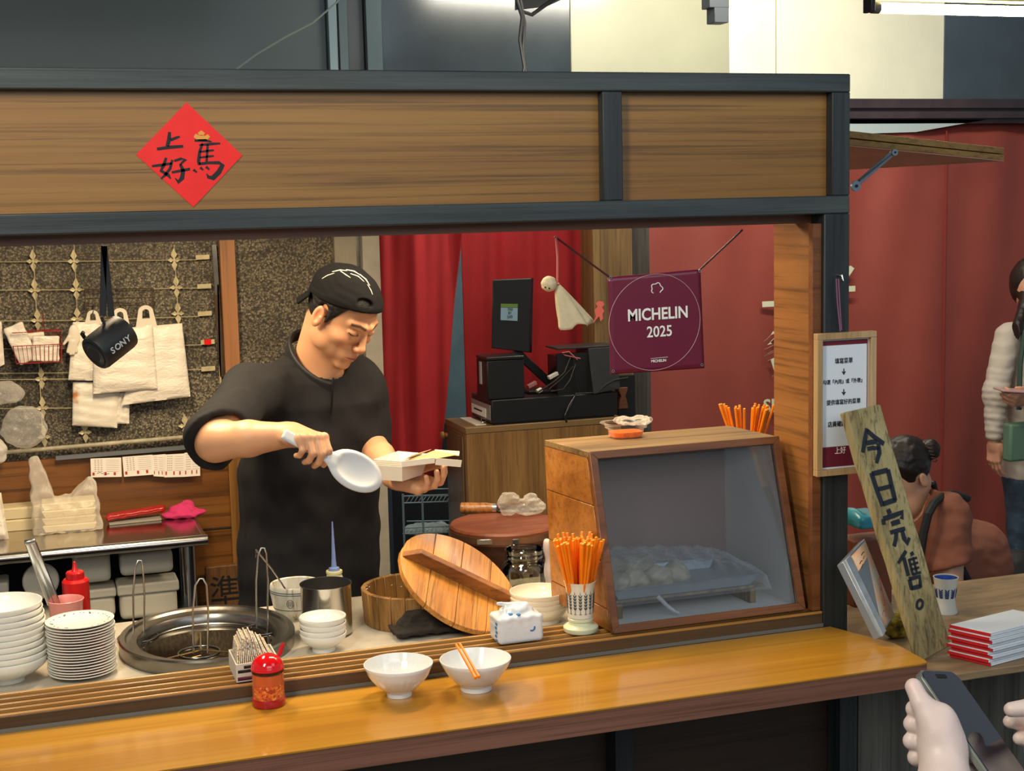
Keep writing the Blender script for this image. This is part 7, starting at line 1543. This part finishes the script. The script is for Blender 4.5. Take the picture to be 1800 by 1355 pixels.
# ---- paper trays on his other hand
trm = plain('tray_paper', '#e6ddca', .6); yel = plain('tray_inside', '#dcb878', .6)
Yt = 3.30
def tpt(px, py, Y=Yt): return aY(px, py, Y)
ntr = 4
for i in range(ntr):
    dy = -3.2*i
    # base quad at bottom, wider rim; corner towards the camera at x = 707
    zb_l, zt_l = 845, 820+0
    B_ = [tpt(662, 846+dy, 3.30), tpt(707, 846+dy, 3.25), tpt(742, 845+dy, 3.31), tpt(700, 843+dy, 3.37)]
    T_ = [tpt(657, 819+dy, 3.295), tpt(707, 821+dy, 3.235), tpt(752, 817+dy, 3.315), tpt(700, 812+dy, 3.385)]
    z_b = B_[1][2]; z_t = T_[1][2]
    for p in B_: p[2] = z_b
    for p in T_: p[2] = z_t
    cen = (B_[0]+B_[1]+B_[2]+B_[3])/4
    o = thing('paper_tray', ['bottom white paper tray of the nested pile on the cook\'s hand', 'second white paper tray from the bottom on the cook\'s hand', 'third white paper tray from the bottom on the cook\'s hand', 'top white paper tray on the cook\'s hand, with its lid open'][i], 'paper tray', tuple(cen), 'paper trays in the cook\'s hand')
    ins2 = lambda p, c=cen: c+(p-c)*V((.965, .965, 1))
    vs = B_+T_+[ins2(p) for p in T_]+[ins2(p)+V((0, 0, .001)) for p in B_]
    MB().add(vs, [(3, 2, 1, 0)]+[(k, (k+1) % 4, 4+(k+1) % 4, 4+k) for k in range(4)]+[(4+k, 4+(k+1) % 4, 8+(k+1) % 4, 8+k) for k in range(4)]+[(8+k, 8+(k+1) % 4, 12+(k+1) % 4, 12+k) for k in range(4)]+[(12, 13, 14, 15)]).build('tray', trm, o)
    if i == ntr-1:
        q = [aY(707, 811, 3.235), aY(764, 806, 3.24), aY(803, 799, 3.33), aY(762, 792, 3.39), aY(720, 806, 3.38)]
        MB().add(q+[p+V((0, 0, -.0012)) for p in q], [(0, 1, 2, 3, 4), (9, 8, 7, 6, 5)]+[(k, (k+1) % 5, 5+(k+1) % 5, 5+k) for k in range(5)]).build('lid_panel', yel, o, smooth=0)
        for qq in ([(706, 811), (765, 804), (764, 814), (706, 821)], [(767, 805), (812, 809), (810, 821), (765, 817)], [(764, 790), (808, 793), (807, 801), (765, 799)]):
            Ys = (3.233, 3.238, 3.238, 3.233) if qq[0][0] < 710 else (3.24, 3.27, 3.268, 3.238) if qq[0][1] > 800 else (3.39, 3.36, 3.358, 3.388)
            w = [aY(*a, y) for a, y in zip(qq, Ys)]; MB().add(w+[p+V((.0, .0016, 0)) for p in w], [(0, 1, 2, 3), (7, 6, 5, 4)]+[(k, (k+1) % 4, 4+(k+1) % 4, 4+k) for k in range(4)]).build('lid_flap', trm, o, smooth=0)
        w = [aY(707, 810, 3.236), aY(722, 804, 3.385), aY(758, 790, 3.395), aY(724, 800, 3.25)]
        MB().add(w+[p+V((0, .0016, 0)) for p in w], [(0, 1, 2, 3), (7, 6, 5, 4)]+[(k, (k+1) % 4, 4+(k+1) % 4, 4+k) for k in range(4)]).build('lid_flap', trm, o, smooth=0)
# ---------------------------------------------------------------- seated woman behind the plank sign
def flatcol(col, var=.05):
    c0 = np.array(rgb(col)[:3])
    return lambda v: np.clip(np.tile(c0, (len(v), 1))*(1+var*wob(v, 50, 3)[:, None]), 0, 1)
YG = 4.10; g = lambda x, y, dY=0: aY(x, y, YG+dY)
hd = g(1590, 835); sh = g(1668, 905, -.10); elb = g(1668, 1085, -.22); sg = 1/pxm(hd)
hf_ = unit(V((-.80, -.15, -.45))); hl_ = unit(np.cross(V((0, 0, 1)), hf_)); hu_ = np.cross(hf_, hl_); GR = np.stack([hf_, hl_, hu_])
pw_ = thing('person', 'seated woman with a dark hair bun and rust t-shirt bending down behind the plank sign', 'person', tuple(g(1690, 1090)*V((1, 1, 0))))
def gh(P):
    Q = (P-hd)@GR.T; QS = np.stack([Q[..., 0], np.abs(Q[..., 1]), Q[..., 2]], -1)
    d = ell(Q, (-.01, 0, .035), (.092, .073, .085)); d = smin(d, ell(Q, (.028, 0, -.02), (.058, .058, .078)), .02); d = smin(d, ell(Q, (.03, 0, -.07), (.045, .045, .035)), .02)
    d = smin(d, cap(Q, (.085, 0, .01), (.108, 0, -.035), .006, .010), .01); d = smin(d, ell(Q, (.088, 0, -.068), (.010, .02, .010)), .006); d = smax(d, -ell(QS, (.10, .030, .0), (.016, .015, .009)), .008); d = smin(d, ell(QS, (.076, .03, 0), (.012, .014, .010)), .004)
    e = ell(QS, (-.008, .076, -.012), (.017, .007, .028)); e = smax(e, -ell(QS, (-.005, .085, -.008), (.009, .006, .018)), .003); d = smin(d, e, .005)
    n = cap(P, hd+GR[0]*-.03+GR[2]*-.05, sh+V((-.10, .10, .03)), .052, .058); return smin(d, n, .02)
def ga(P): return smin(cap(P, sh, elb, .052, .042), cap(P, elb, elb+V((-.20, -.10, .02)), .040, .026), .02)
tg0 = sh+V((-.03, .14, -.04)); tg1 = g(1700, 1120, .08); tg1[2] = .55
def gt(P, q=0): d = cap(P, tg0, tg1, .105+q, .125+q); d = smin(d, cap(P, sh+V((0, .02, -.01)), sh+V((-.06, .26, .0)), .062+q, .062+q), .05); return smin(d, ell(P, g(1716, 1000, .05), (.12+q, .13+q, .17+q)), .06)
hx_ = elb+V((-.20, -.10, .02)); gH, gT, _ = hand_sdf(hx_, V((-.9, -.2, .0)), V((0, -.3, .9)), V((.2, -.9, 0)), [(20, 30, 20)]*4, [(.014, .030, -.006), (.04, .05, -.02), (.06, .055, -.03), (.08, .05, -.035)], .9)
gb0, gb1 = hand_box(gT, .9)
def gleg(P): h = V((tg1[0], tg1[1], .52)); k = h+V((-.42, -.02, .0)); return smin(smin(cap(P, h, k, .085, .06), cap(P, k, k*V((1, 1, 0))+V((0, 0, .08)), .055, .04), .02), cap(P, k*V((1, 1, 0))+V((0, 0, .035)), k*V((1, 1, 0))+V((-.15, 0, .03)), .035, .03), .02)
join_sdf('body', [(gh, hd-V((.16, .15, .20)), hd+V((.16, .16, .16)), .004), (lambda P: smin(ga(P), gH(P), .01), np.minimum(np.minimum(sh, elb)-.07, gb0), np.maximum(np.maximum(sh, elb)+.07, gb1), .004), (lambda P: smin(gt(P, -.012), gleg(P), .04), tg1+V((-.70, -.30, -.56)), sh+V((.25, .45, .10)), .014)], SK, pw_, colorfn=flatcol('#c99a7e'), relax=2)
rust = plain('rust_cotton', '#84503e', .85, bmp=.1, bscale=200)
def gs(P):
    s = cap(P, sh+V((0, 0, .004)), sh+(elb-sh)*.62, .068, .078); s = smax(s, plane(P, sh+(elb-sh)*.52, unit(elb-sh+V((.12, 0, 0)))), .006)
    d = smin(gt(P, .006), s, .03); d = d+.004*wob(P, 30, 2)+.002*wob(P, 70, 4); nk_ = cap(P, hd+GR[0]*-.03+GR[2]*-.05, sh+V((-.10, .10, .03)), .064, .070); return smax(d, -nk_, .006)*.85
join_sdf('t_shirt', [(gs, tg1+V((-.45, -.48, -.10)), sh+V((.30, .50, .12)), .006)], rust, pw_, relax=2)
stc = plain('strap_black', '#17181b', .7)
def bandpts(pts, off=0): return [aY(x, y, YG+o) for x, y, o in pts]
MB().tube(bandpts([(1616, 985, -.19), (1624, 935, -.185), (1631, 905, -.18), (1642, 884, -.15), (1657, 873, -.09), (1675, 868, -.02), (1700, 876, .10)]), .014, 8).build('bag_strap', stc, pw_)
MB().tube(bandpts([(1690, 1000, -.15), (1708, 1035, -.16), (1735, 1080, -.16), (1750, 1110, -.16)]), .015, 8).build('bag_strap', stc, pw_)
hm2 = plain('hair_dark', '#1d1512', .42, bmp=.5, bscale=150)
bun = g(1634, 790, -.03)
def gha(P):
    Q = (P-hd)@GR.T; d = ell(Q, (-.016, 0, .040), (.098, .080, .092)); d = smax(d, Q[..., 0]-.045-.25*Q[..., 2], .008); d = smax(d, -(Q[..., 2]+.055-.5*np.clip(-Q[..., 0], 0, .1)), .008)
    d = smax(d, -ell(np.stack([Q[..., 0], np.abs(Q[..., 1]), Q[..., 2]], -1), (.002, .082, -.018), (.026, .03, .034)), .004)
    b_ = ell(P, bun, (.036, .034, .036)); b_ = smin(b_, cap(P, bun+V((-.02, 0, -.01)), hd+GR[0]*-.07+GR[2]*.05, .022, .03), .012); t = cap(P, g(1640, 850), g(1652, 880), .012, .003)
    return (smin(smin(d, b_, .008), t, .01)+.0022*np.sin((Q[..., 2]*.6+Q[..., 1])*240)*.6+.0015*wob(P, 110, 3))*.8
join_sdf('hair', [(gha, hd-V((.16, .14, .14)), hd+V((.20, .16, .20)), .0034)], hm2, pw_)
b = MB()
for k in range(6): a = bun+V((-.030+.004*k, -.030, .022-.011*k)); b.tube([a, a+V((.010, -.006, -.002)), a+V((.018, 0, .002))], .0026, 5)
b.build('hair_claw', plain('claw_brown', '#3c2a28', .3), pw_)
bgx = aY(1790, 1045, 4.2); s_ = 1/pxm(bgx)
f = lambda P: (ell(P, bgx, (.13, .12, .16))+.010*wob(P, 18, 2)+.004*wob(P, 50, 1))*.8
o = join_sdf('backpack', [(f, bgx-.24, bgx+.24, .009)], plain('bag_black', '#14161c', .7), None, relax=2); tag(o, 'black fabric backpack at the right edge behind the seated woman', 'bag')
stl = MB().lathe([(0, 0), (.16, 0), (.16, .02), (.03, .04), (.03, .40), (.17, .395), (.17, .41), (0, .41)], V((tg1[0], tg1[1]+.0, 0)), 32); tag(stl.build('stool', M['black'], None), 'plain round black stool under the seated woman', 'stool')
# ---------------------------------------------------------------- standing woman at the right edge
YW2 = 5.5; w = lambda x, y, dY=0: aY(x, y, YW2+dY)
ws = w(1771, 592); we = w(1750, 690, -.03); ww = w(1748, 778, -.05); ctr = w(1812, 600, .03); hip = w(1812, 830, .03); wh = w(1815, 505, 0)
ps2 = thing('person', 'standing woman in a pale jacket and jeans holding a phone at the right edge', 'person', (float(hip[0]), float(hip[1]), 0))
hW, hT, _ = hand_sdf(ww, V((-.03, -.05, -1)), V((.25, -.95, 0)), V((-1, -.2, 0)), [(12, 20, 12), (14, 22, 14), (18, 26, 16), (22, 30, 18)], [(.014, .030, -.006), (.036, .046, -.012), (.056, .050, -.016), (.074, .048, -.020)], .95, .05)
wb0, wb1 = hand_box(hT, .95)
w2e = w(1830, 700, -.05); w2w = w(1802, 700, -.22); ph = w(1778, 686, -.25)
h2f, h2T, _ = hand_sdf(w2w, V((-.8, -.3, .05)), V((.1, -.5, .9)), V((.1, -1, -.4)), [(30, 50, 30)]*4, [(.014, .030, -.006), (.036, .046, -.012), (.056, .045, -.02), (.070, .040, -.03)], .95)
hb2, hb3 = hand_box(h2T, .95)
def wl(P):
    d = None
    for s in (0, .17): h = V((hip[0]-.02+s, hip[1], hip[2]-.06)); k = h*V((1, 1, 0))+V((-.03+s*.2, -.02, .42)); a_ = h*V((1, 1, 0))+V((-.03+s*.3, .02, .06)); q = smin(cap(P, h, k, .095, .062), cap(P, k, a_, .062, .045), .02); q = smin(q, cap(P, a_-V((0, .02, .03)), a_+V((-.02, -.16, -.035)), .032, .024), .02); d = q if d is None else smin(d, q, .01)
    return d
def wt(P, q=0): return smin(cap(P, ctr+V((0, 0, -.02)), hip, .115+q, .12+q), cap(P, ws+V((.03, 0, 0)), ws+V((.33, 0, 0)), .048+q, .048+q), .04)
def whd(P): return smin(smin(ell(P, wh, (.078, .095, .11)), ell(P, wh+V((-.01, -.04, -.06)), (.05, .05, .05)), .02), smin(cap(P, wh+V((0, .02, -.06)), ctr+V((.01, 0, .02)), .048, .055), sphere(P, wh+V((-.02, -.095, -.02)), .012), .01), .02)
join_sdf('body', [(whd, wh-.17, wh+.17, .006), (lambda P: smin(cap(P, ws, we, .045, .038), smin(cap(P, we, ww, .038, .026), hW(P), .01), .01), np.minimum(np.minimum(ws, we)-.06, wb0), np.maximum(np.maximum(ws, ww)+.06, wb1), .004), (lambda P: smin(cap(P, w2e, w2w, .036, .026), h2f(P), .01), np.minimum(w2w-.05, hb2), np.maximum(w2e+.05, hb3), .004), (lambda P: smin(wt(P, -.012), wl(P), .04), hip+V((-.22, -.32, -hip[2]-.01)), ctr+V((.45, .25, .12)), .014)], SK, ps2, colorfn=flatcol('#c08a70'), relax=2)
jm = plain('jacket_cream', '#b3a89c', .75, bmp=.15, bscale=120)
def jk(P):
    s = smin(cap(P, ws, we, .058, .056), cap(P, we, ww+V((0, 0, .03)), .056, .040), .02); s = smax(s, plane(P, ww+V((0, 0, .012)), V((0, 0, -1))), .004); s = s+.003*wob(P*V((1, 1, 2)), 50, 2)*np.clip((1.25-P[..., 2])*6, .2, 1)
    t = smax(wt(P, .018), -(P[..., 2]-hip[2]+.02), .01); t = smax(t, P[..., 0]-(ctr[0]-.055)-.12*(ctr[2]-P[..., 2])*0, .006); s2 = smax(cap(P, ws+V((.33, 0, 0)), w2e, .056, .05), cap(P, w2e, w2w, .05, .042)*-1-9, .01); s2 = smin(s2, smax(cap(P, w2e, w2w, .050, .044), plane(P, w2w, unit(w2w-w2e)), .004), .01)
    return (smin(smin(s, t, .02), s2, .02)+.003*wob(P, 45, 3))*.85
join_sdf('jacket', [(jk, V((ws[0]-.16, YW2-.34, hip[2]-.10)), V((ws[0]+.52, YW2+.22, ctr[2]+.12)), .006)], jm, ps2, relax=1)
f = lambda P: smax(wt(P, .008), -(P[..., 2]-hip[2]+.0), .006)
join_sdf('black_top', [(f, V((ctr[0]-.20, YW2-.2, hip[2]-.04)), V((ctr[0]+.40, YW2+.22, ctr[2]+.06)), .008)], M['black'], ps2)
f = lambda P: smax(smin(wl(P)-.012, smax(wt(P, .012), P[..., 2]-hip[2]-.02, .004), .02), -(P[..., 2]-.10), .005)+.002*wob(P, 50, 2)
mt, nt, bs = newmat('denim'); nt.links.new(ramp(nt, noise(nt, coords(nt), 9, 5, .6), [(.35, '#1c2a3a'), (.6, '#33485c'), (.8, '#5a7084')]), bs.inputs['Base Color']); bs.inputs['Roughness'].default_value = .8
join_sdf('jeans', [(f, V((hip[0]-.26, YW2-.22, .08)), V((hip[0]+.40, YW2+.24, hip[2]+.06)), .008)], mt, ps2)
f = lambda P: (smin(ell(P, wh+V((.01, .025, .02)), (.092, .10, .12)), cap(P, wh+V((-.045, -.03, -.04)), w(1783, 594, -.13), .035, .022), .03)+.003*wob(P*V((1, 1, .2)), 140, 2))*.8
join_sdf('hair', [(f, wh-V((.18, .25, .28)), wh+.18, .006)], hm2, ps2)
MB().tube([w(1800, 585, -.13), w(1793, 640, -.15), w(1791, 720, -.15)], .012, 6).build('bag_strap', plain('strap_green', '#34443a', .7), ps2)
bgc = w(1800, 775, -.20); o = MB().obox(bgc, (1, 0, 0), (0, 1, 0), (0, 0, 1), .095, .03, .085).build('shoulder_bag', plain('sage_leather', '#5c7a66', .5), None, bevel=.012, bseg=3); tag(o, 'sage green shoulder bag of the standing woman at the right edge', 'bag')
o = MB().obox(ph, unit(V((1, -.25, -.10))), (0, 1, .1), (0, 0, 1), .062, .035, .0045).build('phone', plain('phone_pink', '#b08a86', .3), None, bevel=.003); tag(o, 'pinkish phone in the hand of the standing woman at the right edge', 'phone')
# ---------------------------------------------------------------- hands with a phone in the foreground
q_ = lambda x, y, D: aD(x, y, D)
PT = [q_(1627, 1192, 1.50), q_(1714, 1195, 1.565), q_(1845, 1358, 1.485), q_(1748, 1378, 1.42)]   # TL TR BR BL
pn = np.cross(PT[1]-PT[0], PT[3]-PT[0]); pn = unit(pn); pn = pn if pn@(CO-PT[0]) > 0 else -pn
pu = unit(PT[1]-PT[0]); pv = unit(PT[3]-PT[0]); pv = unit(pv-pu*(pv@pu)); pwid = .0735; phei = .150; p0 = (PT[0]+PT[3])/2-pv*phei/2
pn = unit(np.cross(pu, pv)); pn = pn if pn@(CO-PT[0]) > 0 else -pn
def rr_poly(w_, h_, r, m=0, n=7):
    out = []
    for cx, cy, a0 in ((w_-r-m, h_-r-m, 0), (r+m, h_-r-m, 90), (r+m, r+m, 180), (w_-r-m, r+m, 270)):
        for k in range(n): a = math.radians(a0+90*k/(n-1)); out.append((cx+r*math.cos(a), cy+r*math.sin(a)))
    return out
phn = thing('smartphone', 'dark-screened smartphone held in two pale hands in the foreground', 'phone', tuple(p0))
MB().prism(rr_poly(pwid, phei, .012), p0-pn*.009, pu, pv, pn*.0082).build('case', plain('phone_case', '#7c8078', .3, .4), phn, bevel=.0012)
MB().prism(rr_poly(pwid, phei, .0105, .0022), p0-pn*.0007, pu, pv, pn*.0009).build('screen', plain('phone_screen', '#0a1222', .06, spec=.8, coat=.6), phn)
MB().prism([(x*.28+pwid*.36, y*.035+.006) for x, y in rr_poly(1*pwid, 1*.15, .02)], p0+pn*.0003, pu, pv, pn*.0002).build('sensor_island', M['black'], phn)
hp = thing('person', 'pale hands of a person holding a phone in front of the side counter', 'person', tuple(q_(1650, 1330, 1.45)))
pp = lambda u, v, n: p0+pu*u+pv*v+pn*n
def fg(P):
    A = lambda x, y, D: q_(x, y, D)
    d = ell(P, A(1656, 1298, 1.462), (.0195, .020, .036)); wr_ = A(1662, 1400, 1.43); dn_ = unit(V((-.02, -.35, -1)))
    d = smin(d, cap(P, A(1658, 1325, 1.455), wr_, .0235, .025), .015); d = smin(d, cap(P, wr_, wr_+dn_*.22, .025, .034), .02); d = smin(d, cap(P, A(1640, 1262, 1.465), A(1652, 1300, 1.46), .014, .018), .01)
    th_ = smin(cap(P, A(1606, 1207, 1.475), A(1620, 1236, 1.465), .0088, .0098), cap(P, A(1620, 1236, 1.465), A(1646, 1285, 1.455), .0100, .0135), .004); d = smin(d, th_, .010)
    for k, (x0, y0, x1, y1) in enumerate(((1645, 1264, 1608, 1246), (1643, 1288, 1604, 1272), (1644, 1314, 1603, 1302), (1648, 1338, 1611, 1331))):
        a, b_ = A(x0, y0, 1.47), A(x1, y1, 1.478); c = smin(cap(P, a, b_, .0100, .0086), cap(P, b_, b_+(a-b_)*.55+fwd*.026-up*.004,   .0086, .0080), .003); c = smin(c, cap(P, b_+(a-b_)*.55+fwd*.026-up*.004, pp(.016, .030+.026*k, -.022), .0080, .0072), .003); d = smin(d, c, .0022)
    return d
def fg2(P):
    A = lambda x, y, D: q_(x, y, D)
    d = ell(P, A(1875, 1300, 1.52), (.045, .035, .05)); d = smin(d, smin(cap(P, A(1778, 1247, 1.50), A(1815, 1243, 1.50), .0080, .0095), cap(P, A(1815, 1243, 1.50), A(1860, 1275, 1.51), .0100, .013), .003), .012)
    for k, (x, y) in enumerate(((1775, 1268), (1792, 1298), (1812, 1322), (1832, 1346))):
        d = smin(d, smin(cap(P, A(x, y, 1.535), A(x+38, y+4, 1.55), .0072, .0084), cap(P, A(x+38, y+4, 1.55), A(1880, 1290+12*k, 1.54), .0086, .0095), .003), .004)
    return smin(d, cap(P, A(1890, 1330, 1.5), A(1890, 1500, 1.42), .028, .034), .02)
pts = np.array([pp(-.07, -.0, -.07), pp(.04, .16, .03), q_(1590, 1190, 1.46)]); lo_, hi_ = pts.min(0)-.03, pts.max(0)+.03; lo_[2] -= .20
p2s = np.array([q_(1765, 1225, 1.47), q_(1930, 1380, 1.58), q_(1765, 1380, 1.5), q_(1930, 1225, 1.5)])
nailc = np.array(rgb('#e8c4c0')[:3])
def hcol(v):
    c = np.tile(np.array(rgb('#dcc6bd')[:3]), (len(v), 1))*(1+.04*wob(v, 90, 2)[:, None])
    n = q_(1601, 1204, 1.464); m = np.clip(2-np.linalg.norm((v-n), axis=1)/.0055, 0, 1)[:, None]*.5; return np.clip(c*(1-m)+nailc*m, 0, 1)
join_sdf('hands', [(fg, lo_, hi_, .0017), (fg2, p2s.min(0)-.04, p2s.max(0)+.04, .0022)], SK, hp, colorfn=hcol)
for o in bpy.data.objects:
    if '_o' in o: del o['_o']
